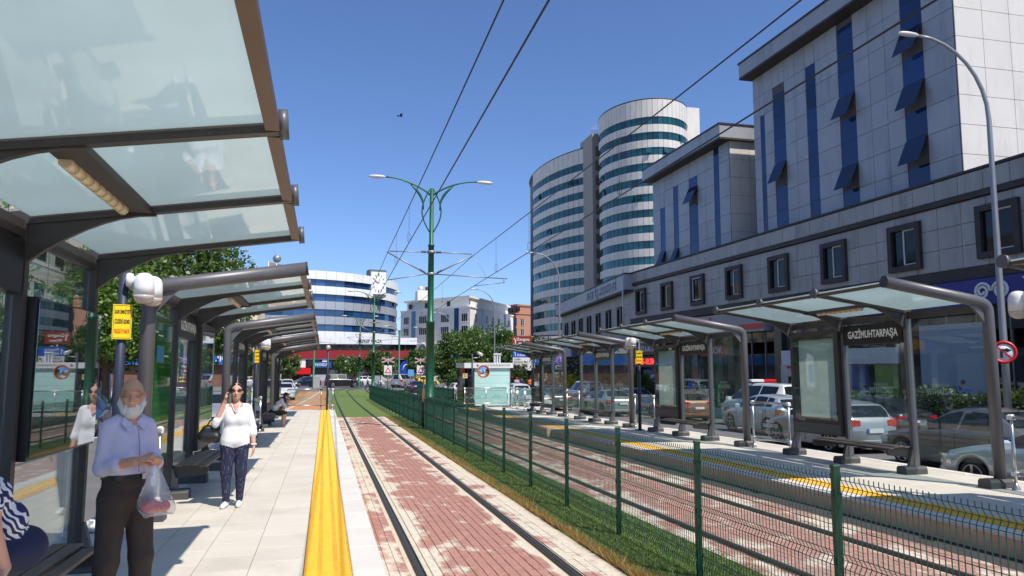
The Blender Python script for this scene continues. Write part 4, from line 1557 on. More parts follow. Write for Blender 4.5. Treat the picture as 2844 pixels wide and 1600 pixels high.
MB().box(5.0, 6.4, -2, 0, 55.5, 58.2).build('roof_plant', CLADW, rt)
MB().cyl((7.4, -1, 55), (7.4, -1, 60), 0.08, 6).build('antenna', GALV, rt)
core_m = pm('stair_concrete', S(158, 152, 144), 0.85, var=0.12, scale=0.5)
st_ = thing('stair_core', 'narrow concrete stair core with louvres between the round towers', 'tower', (57.6, 156.0, 0), 0)
MB().box(-0.7, 1.4, 0, 8, -2, 53.8).build('shaft', core_m, st_)
louv = MB().box(0, 1.0, -0.08, 0.0, 0, 2.2).mesh('louvre', pm('louvre_grey', S(98, 94, 88), 0.7, var=0.3, scale=3))
for k in range(13):
    inst(louv, 'louvre', st_, (0.0, 0, 9 + 3.3 * k))
rl = MB()
for k in range(7):
    rl.cyl((-0.9 + 0.38 * k, 0.1, 53.8), (-0.9 + 0.38 * k, 0.1, 55.4), 0.04, 5)
rl.cyl((-0.9, 0.1, 55.4), (1.4, 0.1, 55.4), 0.05, 5)
rl.build('roof_rail', GALV, st_)
# low drum at the foot of the towers
dr = round_tower(51.5, 160, 8.0, 9, -2, 8.2, 3.6, R(150), R(330), 16, 'low white drum with green glazing at the foot of the round towers', window_glass('green_glazing', (0.03, 0.09, 0.05), var=0.4), CLADW, 'paired round towers', 0.5, 2.2)
# --- plaza building with clock
def plaza():
    root = thing('clock_plaza_building', 'white and blue banded rounded office building carrying a big square clock', 'building', (-8.2, 187, 0), 0)
    rx, ry = 25.0, 29.0
    WHT = pm('white_cladding', S(236, 236, 234), 0.45, 0.05, var=0.03, scale=0.7, objvar=0.02)
    GRYC = pm('silver_cladding', S(176, 180, 186), 0.4, 0.3, var=0.05, scale=0.7, objvar=0.03)
    core = MB().lathe([(1, 0), (1, 1)], 56)
    core.v = [(a * (rx - 0.4), b * (ry - 0.4), -1 + 22.0 * c) for a, b, c in core.v]
    core.build('core', SEAM, root)
    t0, t1, n = R(225), R(372), 30
    z = 21.35
    bands = [('w', 1.75), ('g', 1.35), ('w', 1.65), ('g', 1.42), ('s', 1.70), ('g', 1.42), ('s', 1.65), ('g', 1.40), ('w', 1.9), ('g', 1.35), ('w', 2.3)]
    cnt = {}
    rest = {}
    for b, h in bands:
        nm = 'window_pane' if b == 'g' else 'cladding_panel'
        m = {'w': WHT, 'g': GDEEP, 's': GRYC}[b]
        ins = 0.22 if b == 'g' else (0.0 if b == 's' else -0.25)
        for i in range(n):
            a, c = t0 + (t1 - t0) * i / n, t0 + (t1 - t0) * (i + 1) / n
            g = (t1 - t0) / n * 0.012
            mb = ring_mesh(rx - ins, ry - ins, a + g, c - g, z - h + 0.01, z - 0.01, 0.3, None, nm)
            cnt[nm] = cnt.get(nm, 0) + 1
            mb.build(nm, m, root) if cnt[nm] < 290 else rest.setdefault((nm, m.name), (MB(), m))[0].add(mb.v, mb.f)
        z -= h
    for (nm, _), (mb, m) in rest.items():
        mb.build(nm + '_field', m, root, kind='stuff')
    cap = MB().lathe([(1, 0), (1, 1)], 56)
    cap.v = [(a * rx, b * ry, 21.2 + 0.2 * c) for a, b, c in cap.v]
    cap.build('roof', ROOFT, root)
    # ribbed vault on the roof
    va = MB()
    for k in range(9):
        t = k / 8
        pts = [(-4.5 + 13 * t + 0.6 * s, -16 + 3.2 * math.cos(R(180) * s), 21.3 + (3.2 - 2.2 * t) * math.sin(R(180) * s)) for s in np.linspace(0, 1, 9)]
        va.tube(pts, 0.13, 5)
    va.build('vault_rib', WFRAME, root)
    vg = MB()
    vv = []
    for k in range(9):
        t = k / 8
        for s in np.linspace(0, 1, 9):
            vv.append((-4.5 + 13 * t + 0.6 * s, -16 + 3.1 * math.cos(math.pi * s), 21.3 + (3.1 - 2.2 * t) * math.sin(math.pi * s)))
    vg.add(vv, [(9 * k + j, 9 * k + j + 1, 9 * k + j + 10, 9 * k + j + 9) for k in range(8) for j in range(8)], smooth=True)
    vg.build('vault', pm('vault_glass', S(120, 114, 98), 0.35, var=0.15), root)
    MB().ball((-2.5, -16, 25.2), 0.9).build('roof_vent', GALV, root)
    # clock
    th_ = R(319)
    ck = bpy.data.objects.new('clock', None)
    COL.objects.link(ck)
    ck.parent = root
    ck.location = (rx * math.cos(th_) + 0.3, ry * math.sin(th_) - 0.8, 0)
    ck.rotation_euler = (0, 0, R(14))
    MB().box(-2.0, 1.7, -0.3, 2.4, 16.9, 22.9).build('clock_box', pm('clock_box_grey', S(112, 112, 116), 0.5, 0.2), ck)
    MB().box(-1.75, 1.62, -0.42, -0.305, 17.5, 22.4).build('clock_face', WHT, ck)
    hd = MB()
    for k in range(12):
        a = R(30 * k)
        hd.beam((1.05 * math.sin(a) - 0.06, -0.44, 19.95 + 1.55 * math.cos(a)), (1.45 * math.sin(a) - 0.06, -0.44, 19.95 + 2.1 * math.cos(a)), 0.20, 0.05)
    hd.beam((-0.06, -0.45, 19.95), (-0.95, -0.45, 20.55), 0.24, 0.05)
    hd.beam((-0.06, -0.46, 19.95), (0.14, -0.46, 20.9), 0.26, 0.05)
    hd.build('clock_hands', BLACKP, ck)
    # low block with the red band and the shops, square on to the crossing
    pod = thing('shopping_podium', 'white low block with dark red band and shop signs below the clock building', 'building', (-30, 152, 0), 0)
    RB = pm('dark_red_band', S(150, 34, 40), 0.5, var=0.05)
    Lx = 47.8
    MB().box(0, Lx, 0.05, 12, -1.2, 7.2).build('wall', SEAM, pod)
    F = Facade(pod)
    panel_grid(F, 16, Lx, 6.15, 7.5, 1.9, 1.35, WHT, y=-0.5)
    F.piece(0, 16, -0.5, 0.05, 6.15, 7.5, 'fascia', WHT)
    for k in range(15):
        F.piece(16 + k * 2.12, 16 + k * 2.12 + 1.85, -0.05, 0.06, 5.0, 6.1, 'window_pane', GDARK)
    MB().box(0, Lx, -0.6, 0.05, 3.35, 4.95).build('red_band', RB, pod)
    for k in range(7):
        F.piece(18 + k * 4.3, 18 + k * 4.3 + 2.7, -0.3, 0.06, 1.75, 3.1, 'window_pane', window_glass('pale_glazing', (0.16, 0.22, 0.22), f0=0.1) if k == 0 else GDARK)
        F.piece(18 + k * 4.3 + 2.9, 18 + k * 4.3 + 4.1, -0.35, 0.06, 1.6, 3.2, 'white_pier', WHT)
    MB().box(17, Lx, -0.4, 0.05, 3.16, 3.34).build('cornice', WHT, pod)
    rs = MB().box(17.2, 27.4, -1.0, 0.06, 0.35, 1.55).build('shop_sign', pm('bright_red_sign', S(214, 20, 22), 0.4, var=0.03), pod)
    MB().prism([(20.0, 0.42), (20.7, 1.48), (25.0, 1.48), (24.3, 0.42)], 'y', -1.06, -1.002).build('sign_panel', WHT, rs)
    lettering('Ziraat Katılım', 0.75, BLACKP, rs, (22.9, -1.075, 0.95), FACE['-y'], 0.01, fit=3.1)
    ns = MB().box(27.8, 31.2, -0.9, 0.06, 1.6, 2.7).build('shop_sign', pm('nokia_blue', S(28, 92, 150), 0.4, var=0.03), pod)
    lettering('NOKIA', 0.8, WHITEP, ns, (29.4, -0.915, 2.15), FACE['-y'], 0.01, bold=0.01, fit=2.4)
    lettering('KEPKEP PLAZA', 0.9, BLACKP, pod, (38.5, -0.52, 6.75), FACE['-y'], 0.02, bold=0.01, fit=4.6)
    lettering('MARS', 0.9, pm('grey_letters', S(120, 120, 124), 0.5), pod, (27.0, -0.1, 5.55), FACE['-y'], 0.02, fit=3.0)
    for k in range(9):
        F.piece(17.5 + k * 3.3, 17.5 + k * 3.3 + 2.9, -0.1, 0.06, -1.0, 0.3, 'shop_window', [GSHOP, pm('maroon_front', S(92, 30, 34), 0.5), GDARK, pm('pale_front', S(170, 176, 172), 0.5)][k % 4])
    # blue bank corner
    bs = MB().box(14.6, 17.0, -1.4, 0.06, -1.0, 2.0).build('bank_front', pm('bank_blue', S(40, 50, 150), 0.4, var=0.05), pod)
    MB().box(14.5, 17.1, -1.6, -1.41, 2.02, 4.2).build('shop_sign', pm('bank_sign_blue', S(38, 56, 168), 0.4, var=0.04), pod)
    lettering('TUR', 0.62, WHITEP, pod, (15.9, -1.62, 3.75), FACE['-y'], 0.01, bold=0.012, fit=1.3)
    lettering('FAKTORİNG', 0.6, WHITEP, pod, (15.75, -1.62, 3.15), FACE['-y'], 0.01, bold=0.012, fit=2.3)
    MB().box(14.7, 16.9, -1.64, -1.612, 2.25, 2.6).build('sign_strip', WHT, pod)
    MB().box(15.0, 16.4, -1.42, -1.402, -0.9, 1.1).build('window_pane', GDARK, pod)
    # blue arched panel on the right
    ar = MB().prism([(44.0, 0.4), (47.6, 0.4), (47.6, 1.2), (46.8, 2.6), (45.8, 3.2), (44.8, 2.6), (44.0, 1.2)], 'y', -1.2, -0.9).build('arched_sign', pm('arched_blue', S(30, 60, 160), 0.4), pod)
    MB().tube([(44.9, -1.22, 1.0), (45.2, -1.22, 1.9), (45.8, -1.22, 2.3), (46.4, -1.22, 1.9), (46.7, -1.22, 1.0)], 0.14, 6).build('emblem', WHITEP, ar)
    F.close()
plaza()

# --- cream residential block, two faces meeting at a corner
def flats(name_label, corner, left_end, right_end, z_top, mL, mR, rows, group=None, arches=True):
    def face(root, a, b, m, cols, bays):
        a, b = Vector(a), Vector(b)
        d = b - a
        Lx = d.length
        f = bpy.data.objects.new('front', None)
        COL.objects.link(f)
        f.parent = root
        f.location = (a.x - root.location.x, a.y - root.location.y, 0)
        f.rotation_euler = (0, 0, math.atan2(d.y, d.x))
        MB().box(-0.05, Lx + 0.05, -0.25, 0, z_top - 2.75, z_top - 2.42).build('cornice', m, f)
        MB().box(-0.05, Lx + 0.05, -0.2, 0, 8.0, 8.25).build('cornice', m, f)
        for g in bays:
            MB().box(g * Lx - 0.9, g * Lx + 0.9, -0.05, 0.3, 3.5, z_top - 2.6).build('glazed_bay', GDEEP, f)
        for c in cols:
            x = c[0] * Lx
            w = c[1]
            for r in range(rows):
                z = z_top - 6.4 - r * 3.3
                if z < 4:
                    continue
                if arches and c[2] and z < 9.5:
                    continue
                wn_ = MB()
                wn_.box(x - w / 2 - 0.18, x + w / 2 + 0.18, -0.10, -0.002, z - 0.22, z - 0.02)
                wn_.box(x - w / 2 - 0.18, x + w / 2 + 0.18, -0.12, -0.002, z + 2.0, z + 2.2)
                if r == 0:
                    wn_.prism([(x - w / 2 - 0.25, z + 2.25), (x, z + 2.85), (x + w / 2 + 0.25, z + 2.25)], 'y', -0.12, -0.002)
                wo_ = wn_.build('window', m, f)
                MB().box(x - w / 2, x + w / 2, -0.03, -0.004, z, z + 2.0).build('pane', GDARK, wo_)
                fr_ = MB()
                k = max(1, round(w / 0.8))
                for q in range(k + 1):
                    xx = x - w / 2 + q * w / k
                    fr_.box(xx - 0.07, xx + 0.07, -0.07, -0.035, z, z + 2.0)
                fr_.build('frame', WFRAME, wo_)
            if arches and c[2]:
                ar_ = MB()
                pts = [(x - 1.7, -1.0), (x + 1.7, -1.0), (x + 1.7, 6.5)] + [(x + 1.7 * math.cos(R(t)), 6.5 + 1.5 * math.sin(R(t))) for t in range(15, 180, 15)] + [(x - 1.7, 6.5)]
                ar_.prism(pts, 'y', -0.08, 0.1)
                a_ = ar_.build('arched_window', GDEEP, f, fix=True)
                tb = [(x + 2.0, -0.1, -1), (x + 2.0, -0.1, 6.5)] + [(x + 2.0 * math.cos(R(t)), -0.1, 6.5 + 1.8 * math.sin(R(t))) for t in range(15, 180, 15)] + [(x - 2.0, -0.1, 6.5), (x - 2.0, -0.1, -1)]
                MB().tube(tb, 0.22, 5).build('surround', m, a_)
            MB().box(x - 0.7, x + 0.7, 1.30, 1.42, z_top - 1.9, z_top - 0.5).build('attic_window', GDARK, f)
        return f
    root = thing('apartment_block', name_label, 'building', (corner[0], corner[1], 0), 0, group)
    c_, l_, r_ = Vector(corner), Vector(left_end), Vector(right_end)
    back = l_ + r_ - c_
    def slab(ins, z0, z1, nm):
        ctr = (c_ + l_ + r_ + back) / 4
        q = []
        for p in (l_, c_, r_, back):
            v = p + (ctr - p).normalized() * ins
            q.append((v.x - c_.x, v.y - c_.y))
        MB().prism(q, 'z', z0, z1).build(nm, mL, root, fix=True)
    slab(0.0, -3, z_top - 2.4, 'wall')
    slab(1.9, z_top - 2.399, z_top, 'attic')
    slab(0.9, z_top + 0.01, z_top + 0.55, 'roof_slab')
    face(root, left_end, corner, mL, [(0.09, 2.2, 0), (0.34, 3.2, 1), (0.66, 3.2, 1), (0.93, 2.2, 0)], (0.2, 0.82) if arches else ())
    face(root, corner, right_end, mR, [(0.12, 1.6, 0), (0.35, 1.6, 0), (0.5, 2.2, 1), (0.63, 1.6, 0), (0.88, 1.6, 0)], (0.27, 0.78) if arches else ())
    return root
CREAM = pm('cream_render', S(238, 235, 226), 0.8, var=0.04, scale=0.3)
BROWN = pm('brown_render', S(176, 126, 104), 0.85, var=0.06, scale=0.3)
fl_ = flats('cream stuccoed apartment block with arched glazing and glass stair bays', (37.6, 200), (21.4, 224), (58.0, 234), 20.4, CREAM, CREAM, 5)
MB().box(-12.5, -8.5, 14, 20, 20.5, 23.3).build('stair_house', CREAM, fl_)
MB().cyl((-11.4, 16, 23.3), (-11.4, 16, 24.6), 0.7, 10).build('water_tank', WFRAME, fl_)
MB().cyl((-9.4, 16, 23.3), (-9.4, 16, 24.5), 0.7, 10).build('water_tank', pm('rust_tank', S(110, 60, 50), 0.6), fl_)
flats('plain brown rendered apartment block behind the cream one', (60, 238), (57.5, 246), (80, 250), 21.5, BROWN, BROWN, 6, arches=False)

# --- buildings on the left of the street
def left_block():
    root = thing('bank_building', 'cream apartment building with a blue bank sign across its ground floor', 'building', (-40, 114, 0), 0)
    m = pm('cream_facade', S(232, 216, 180), 0.8, var=0.05, scale=0.4)
    MB().box(0, 30.4, 0, 14, 3.9, 15.6).build('wall', m, root)
    MB().box(0, 30.4, 0.3, 14, -1.2, 2.1).build('shop_front', pm('brown_shop_front', S(120, 84, 66), 0.6, var=0.3, scale=0.8), root)
    b = MB().box(0, 30.3, -0.5, 0.3, 2.12, 3.65).build('shop_sign', pm('turkiye_blue', S(40, 104, 190), 0.4, var=0.04), root)
    lettering('TÜRKİYE', 1.1, WHITEP, b, (26.5, -0.515, 2.9), FACE['-y'], 0.01, bold=0.012, fit=5.2)
    for i in range(9):
        for r in range(4):
            x, z = 1.6 + i * 3.3, 5.0 + r * 2.9
            w = MB().box(x - 0.1, x + 1.6, -0.1, -0.002, z - 0.15, z - 0.02).build('window', WFRAME, root)
            MB().box(x, x + 1.5, -0.04, -0.004, z, z + 1.6).build('pane', GDARK, w)
            f = MB()
            for q in (0, 0.75, 1.5):
                f.box(x + q - 0.06, x + q + 0.06, -0.08, -0.042, z, z + 1.6)
            f.build('frame', WFRAME, w)
    root2 = thing('shop_terrace', 'grey panelled terrace with white shop fronts behind the street trees', 'building', (-17.5, 10, 0), math.pi / 2)
    m2 = pm('concrete_panels', S(196, 186, 172), 0.8, var=0.06, scale=0.5)
    MB().box(0, 62, 0, 12, 4.2, 15).build('wall', m2, root2)
    MB().box(0, 62, 0.3, 12, -1.5, 4.2).build('shop_wall', pm('white_shop_front', S(206, 208, 210), 0.6, var=0.15, scale=0.6), root2)
    F = Facade(root2)
    for i in range(18):
        for r in range(3):
            x, z = 1.2 + i * 3.4, 5.4 + r * 3.2
            F.piece(x, x + 1.7, -0.03, 0.03, z, z + 1.7, 'window_pane', GDARK)
        F.piece(0.4 + i * 3.4, 3.2 + i * 3.4, 0.22, 0.31, 0.2, 2.7, 'shop_window', GSHOP)
        F.piece(0.3 + i * 3.4, 3.5 + i * 3.4, -0.3, 0.3, 3.0, 3.9, 'shop_sign', [pm('sign_amber', S(220, 160, 40), 0.4), pm('sign_pale', S(210, 212, 214), 0.4), pm('sign_blue2', S(60, 90, 160), 0.4)][i % 3])
        F.piece(3.4 * i, 3.4 * i + 0.05, -0.02, 0.0, 4.3, 14.9, 'panel_joint', SEAM)
    for r in range(4):
        F.piece(0, 62, -0.02, 0.0, 5.0 + 3.2 * r, 5.05 + 3.2 * r, 'panel_joint', SEAM)
left_block()
# ---------------------------------------------------------------- cars
CARGLASS = window_glass('car_glass', (0.012, 0.015, 0.018), var=0.3, f0=0.07)
TYRE = pm('tyre_rubber', (0.018, 0.018, 0.018), 0.8, var=0.15)
RIM = pm('alloy_rim', (0.42, 0.42, 0.43), 0.35, 0.8, var=0.06)
UNDER = pm('car_underside', (0.012, 0.012, 0.012), 0.9)
REDL = pm('tail_lamp_red', (0.55, 0.015, 0.02), 0.15, var=0.1, coat=1.0)
HEADL = pm('head_lamp', (0.62, 0.64, 0.66), 0.12, 0.3, var=0.1, coat=1.0)
BLKT = pm('car_black_trim', (0.014, 0.014, 0.015), 0.5)
PLATE = pm('number_plate', (0.72, 0.72, 0.70), 0.5, var=0.05)
PLATEB = pm('number_plate_blue', (0.03, 0.08, 0.42), 0.5)
def paint(name, col, metal=0.0):
    return pm('paint_' + name, col, 0.32, metal, var=0.05, scale=1.2, coat=0.9, dirt=tuple(c * 0.8 + 0.05 for c in col), dirt_scale=1.1, dirt_amt=0.25)
PW = paint('white', (0.62, 0.62, 0.61))
PS = paint('silver', (0.40, 0.41, 0.42), 0.45)
PG = paint('grey', (0.13, 0.13, 0.135), 0.3)
PK = paint('black', (0.010, 0.010, 0.012))
PB = paint('navy', (0.012, 0.018, 0.045), 0.1)
PBR = paint('brown', S(126, 88, 66), 0.35)
PY = paint('taxi_yellow', S(236, 190, 30))
PSB = paint('ice_silver', S(178, 190, 200), 0.35)

KIND = {
    # top: silhouette (x, z); belt: shoulder line; L, W; cabin windows (x ranges), roof
    'sedan': dict(L=4.5, W=1.78, top=[(2.25, 0.50), (2.20, 0.62), (2.0, 0.74), (1.5, 0.86), (1.0, 0.94), (0.85, 0.98), (0.2, 1.34), (-0.1, 1.42), (-0.5, 1.44), (-0.95, 1.40), (-1.6, 1.08), (-1.75, 1.03), (-2.1, 1.01), (-2.2, 0.96), (-2.25, 0.80)],
                  belt=[(2.25, 0.50), (1.9, 0.68), (1.0, 0.86), (-1.0, 0.93), (-2.0, 0.95), (-2.25, 0.78)], ws=(0.82, 0.16), rw=(-1.0, -1.58), sw=[(0.72, -0.22), (-0.30, -1.12)], wh=(1.36, -1.32)),
    'hatch': dict(L=4.2, W=1.78, top=[(2.1, 0.50), (2.05, 0.64), (1.85, 0.76), (1.4, 0.89), (1.05, 0.97), (0.9, 1.02), (0.2, 1.38), (-0.1, 1.45), (-0.6, 1.475), (-1.3, 1.43), (-1.65, 1.36), (-1.98, 1.0), (-2.06, 0.9), (-2.1, 0.72)],
                  belt=[(2.1, 0.50), (1.8, 0.70), (0.95, 0.90), (-0.9, 0.98), (-1.7, 1.02), (-1.95, 0.98), (-2.1, 0.70)], ws=(0.86, 0.16), rw=(-1.68, -1.96), sw=[(0.72, -0.18), (-0.26, -1.02), (-1.10, -1.48)], wh=(1.30, -1.26)),
    'suv': dict(L=4.5, W=1.84, top=[(2.25, 0.60), (2.2, 0.78), (2.0, 0.92), (1.5, 1.02), (1.1, 1.08), (0.95, 1.12), (0.35, 1.56), (0.1, 1.64), (-0.6, 1.68), (-1.6, 1.64), (-1.95, 1.58), (-2.16, 1.08), (-2.22, 0.96), (-2.25, 0.75)],
                belt=[(2.25, 0.60), (1.95, 0.84), (1.0, 1.02), (-1.0, 1.07), (-2.0, 1.10), (-2.25, 0.75)], ws=(0.90, 0.32), rw=(-1.97, -2.15), sw=[(0.80, -0.15), (-0.23, -1.05), (-1.13, -1.78)], wh=(1.38, -1.36)),
    'van': dict(L=4.6, W=1.86, top=[(2.3, 0.60), (2.25, 0.80), (2.05, 0.98), (1.6, 1.12), (1.45, 1.18), (0.75, 1.72), (0.45, 1.82), (-0.6, 1.86), (-1.9, 1.84), (-2.15, 1.80), (-2.27, 1.15), (-2.29, 1.0), (-2.3, 0.7)],
                belt=[(2.3, 0.60), (2.0, 0.88), (1.4, 1.06), (-1.0, 1.10), (-2.1, 1.12), (-2.3, 0.7)], ws=(1.38, 0.76), rw=(-2.16, -2.265), sw=[(1.25, 0.38), (0.30, -0.80), (-0.88, -2.0)], wh=(1.5, -1.45)),
}
def interp(pts, x):
    xs = [p[0] for p in pts][::-1]
    zs = [p[1] for p in pts][::-1]
    return float(np.interp(x, xs, zs))

_car_cache = {}
def car_meshes(kind):
    if kind in _car_cache:
        return _car_cache[kind]
    K = KIND[kind]
    L_, W = K['L'], K['W']
    hw = W / 2
    wr = 0.315 if kind in ('sedan', 'hatch') else 0.345
    arch = wr + 0.055
    xs = set(np.linspace(L_ / 2 - 0.001, -L_ / 2 + 0.001, 25).tolist())
    xs |= {p[0] for p in K['top'][1:-1]}
    for xw in K['wh']:
        for t in np.linspace(0, math.pi, 13):
            xs.add(xw + arch * math.cos(t))
    xs = sorted(x for x in xs if -L_ / 2 + 0.0005 <= x <= L_ / 2 - 0.0005)
    xs = [-L_ / 2 + 0.001] + [x for i, x in enumerate(xs) if i and x - xs[i - 1] > 0.006] + [L_ / 2 - 0.001]
    xs = sorted(set(round(x, 4) for x in xs))
    def width(x):
        u = abs(x) / (L_ / 2)
        return hw * (1 - 0.04 * u ** 2 - 0.17 * max(0, (u - 0.80) / 0.20) ** 2.2)
    def bottom(x):
        z = 0.20 if abs(x) < L_ / 2 - 0.25 else 0.20 + 0.10 * (abs(x) - L_ / 2 + 0.25) / 0.25
        for xw in K['wh']:
            if abs(x - xw) < arch:
                z = max(z, wr + math.sqrt(arch * arch - (x - xw) ** 2))
        return z
    def section(x):
        w, top, belt, bot = width(x), interp(K['top'], x), interp(K['belt'], x), bottom(x)
        belt = min(belt, top)
        h = max(0.0, top - belt)
        bot = min(bot, belt - 0.04)
        mid = bot + (belt - bot) * 0.5
        wr_ = w * (0.90 - 0.36 * min(h, 0.6) / 0.6) if h > 0.1 else w * 0.80
        pts = [(w * 0.955, bot), (w * 0.995, bot + (belt - bot) * 0.22), (w, mid), (w * 0.99, bot + (belt - bot) * 0.82), (w * 0.962, belt), (w * 0.915, belt + h * 0.06 + 0.004)]
        pts += [(wr_ + (w * 0.915 - wr_) * 0.02, belt + h * 0.90), (wr_ * 0.93, belt + h * 0.965), (wr_ * 0.5, belt + h * 0.995), (0, top)]
        return pts
    n = 10
    V, F_ = [], []
    for x in xs:
        p = section(x)
        for (y, z) in p:
            V.append((x, y, z))
        for (y, z) in reversed(p[:-1]):
            V.append((x, -y, z))
    m = 2 * n - 1
    for i in range(len(xs) - 1):
        for j in range(m - 1):
            F_.append((i * m + j, (i + 1) * m + j, (i + 1) * m + j + 1, i * m + j + 1))
    F_.append(tuple(range(m)))
    F_.append(tuple(reversed(range((len(xs) - 1) * m, len(xs) * m))))
    body = MB().add(V, F_, 0, True)
    out = {'body': body}
    # glass patches lie a few millimetres proud of the shell
    def side_patch(xa, xb, s):
        mb = MB()
        q = np.linspace(xa, xb, 9)
        v = []
        for x in q:
            p = section(x)
            a, b = p[5], p[6]
            for f in (0.07, 0.93):
                y = a[0] + (b[0] - a[0]) * f
                z = a[1] + (b[1] - a[1]) * f
                v.append((x, s * (y + 0.006), z + 0.002))
        fs = [(2 * i, 2 * i + 1, 2 * i + 3, 2 * i + 2) for i in range(8)]
        mb.add(v, fs if s > 0 else [tuple(reversed(f)) for f in fs], 0, True)
        return mb
    out['side'] = [side_patch(a, b, s) for a, b in K['sw'] for s in (1, -1)]
    def cross_patch(xa, xb, fwd):
        mb = MB()
        v = []
        for x in np.linspace(xa, xb, 6):
            p = section(x)
            pts = [(p[7][0] * 0.96, p[7][1]), p[8], p[9], (-p[8][0], p[8][1]), (-p[7][0] * 0.96, p[7][1])]
            for y, z in pts:
                v.append((x + fwd * 0.006, y, z + 0.004))
        mb.add(v, [(5 * i + j, 5 * i + j + 1, 5 * i + j + 6, 5 * i + j + 5) for i in range(5) for j in range(4)], 0, True)
        return mb
    out['wind'] = cross_patch(K['ws'][0], K['ws'][1], 1)
    out['rear'] = cross_patch(K['rw'][0], K['rw'][1], -1)
    out['under'] = MB().box(-L_ / 2 + 0.25, L_ / 2 - 0.25, -hw * 0.72, hw * 0.72, 0.16, 0.75)
    # wheel: tyre and rim facing +y
    ty = MB()
    prof = [(wr - 0.10, -0.10), (wr - 0.02, -0.105), (wr, -0.07), (wr, 0.07), (wr - 0.02, 0.105), (wr - 0.10, 0.10)]
    ty.lathe(prof, 22)
    ty.v = [(a, c, b) for a, b, c in ty.v]
    rm = MB()
    rm.lathe([(wr - 0.085, 0.05), (wr - 0.085, 0.112), (wr - 0.105, 0.112), (wr - 0.115, 0.06)], 22)
    rm.v = [(a, c, b) for a, b, c in rm.v]
    for k in range(5):
        t = 2 * math.pi * k / 5 + 0.3
        rm.beam((0.03 * math.cos(t), 0.10, 0.03 * math.sin(t)), ((wr - 0.1) * math.cos(t), 0.104, (wr - 0.1) * math.sin(t)), 0.055, 0.03, up=(0, 1, 0))
    rm.cyl((0, 0.06, 0), (0, 0.118, 0), 0.045, 10)
    out['wr'] = wr
    Z = lambda x, dz=0.0: interp(K['top'], x) + dz
    out['tyre'] = ty.mesh('tyre', TYRE, fix=True)
    out['rim'] = rm.mesh('rim', RIM, fix=True)
    # lamps at the corners: wrapped patches of the shell
    def corner(xa, xb, z0, z1, s, yin):
        mb = MB()
        v = []
        q = np.linspace(xa, xb, 4)
        for x in q:
            w = width(x) + 0.008
            v += [(x, s * w * 0.992, z0), (x, s * w * 0.985, z1)]
        x = xb + (0.012 if xb > 0 else -0.012)
        v += [(x, s * yin, z0 + 0.02), (x, s * yin, z1 - 0.03)]
        mb.add(v, [(2 * i, 2 * i + 1, 2 * i + 3, 2 * i + 2) for i in range(4)], 0, False)
        # give it thickness
        k = len(mb.v)
        mb.v += [(a * 0.985, b * 0.985, c) for a, b, c in mb.v]
        mb.add([], [])
        for i in range(4):
            f = mb.f[i]
            mb.f.append(tuple(reversed([j + k for j in f])))
            mb.m.append(0)
            mb.sm.append(False)
        return mb
    zt = interp(K['belt'], -L_ / 2 + 0.3)
    hi = kind in ('suv', 'van')
    out['tail'] = [corner(-L_ / 2 + 0.30, -L_ / 2 + 0.02, zt - (0.30 if hi else 0.23), zt - 0.03, s, hw * 0.50) for s in (1, -1)]
    zh = interp(K['belt'], L_ / 2 - 0.3)
    out['head'] = [corner(L_ / 2 - 0.42, L_ / 2 - 0.03, zh - 0.16, zh - 0.01, s, hw * 0.50) for s in (1, -1)]
    _car_cache[kind] = (K, out, {})
    return _car_cache[kind]

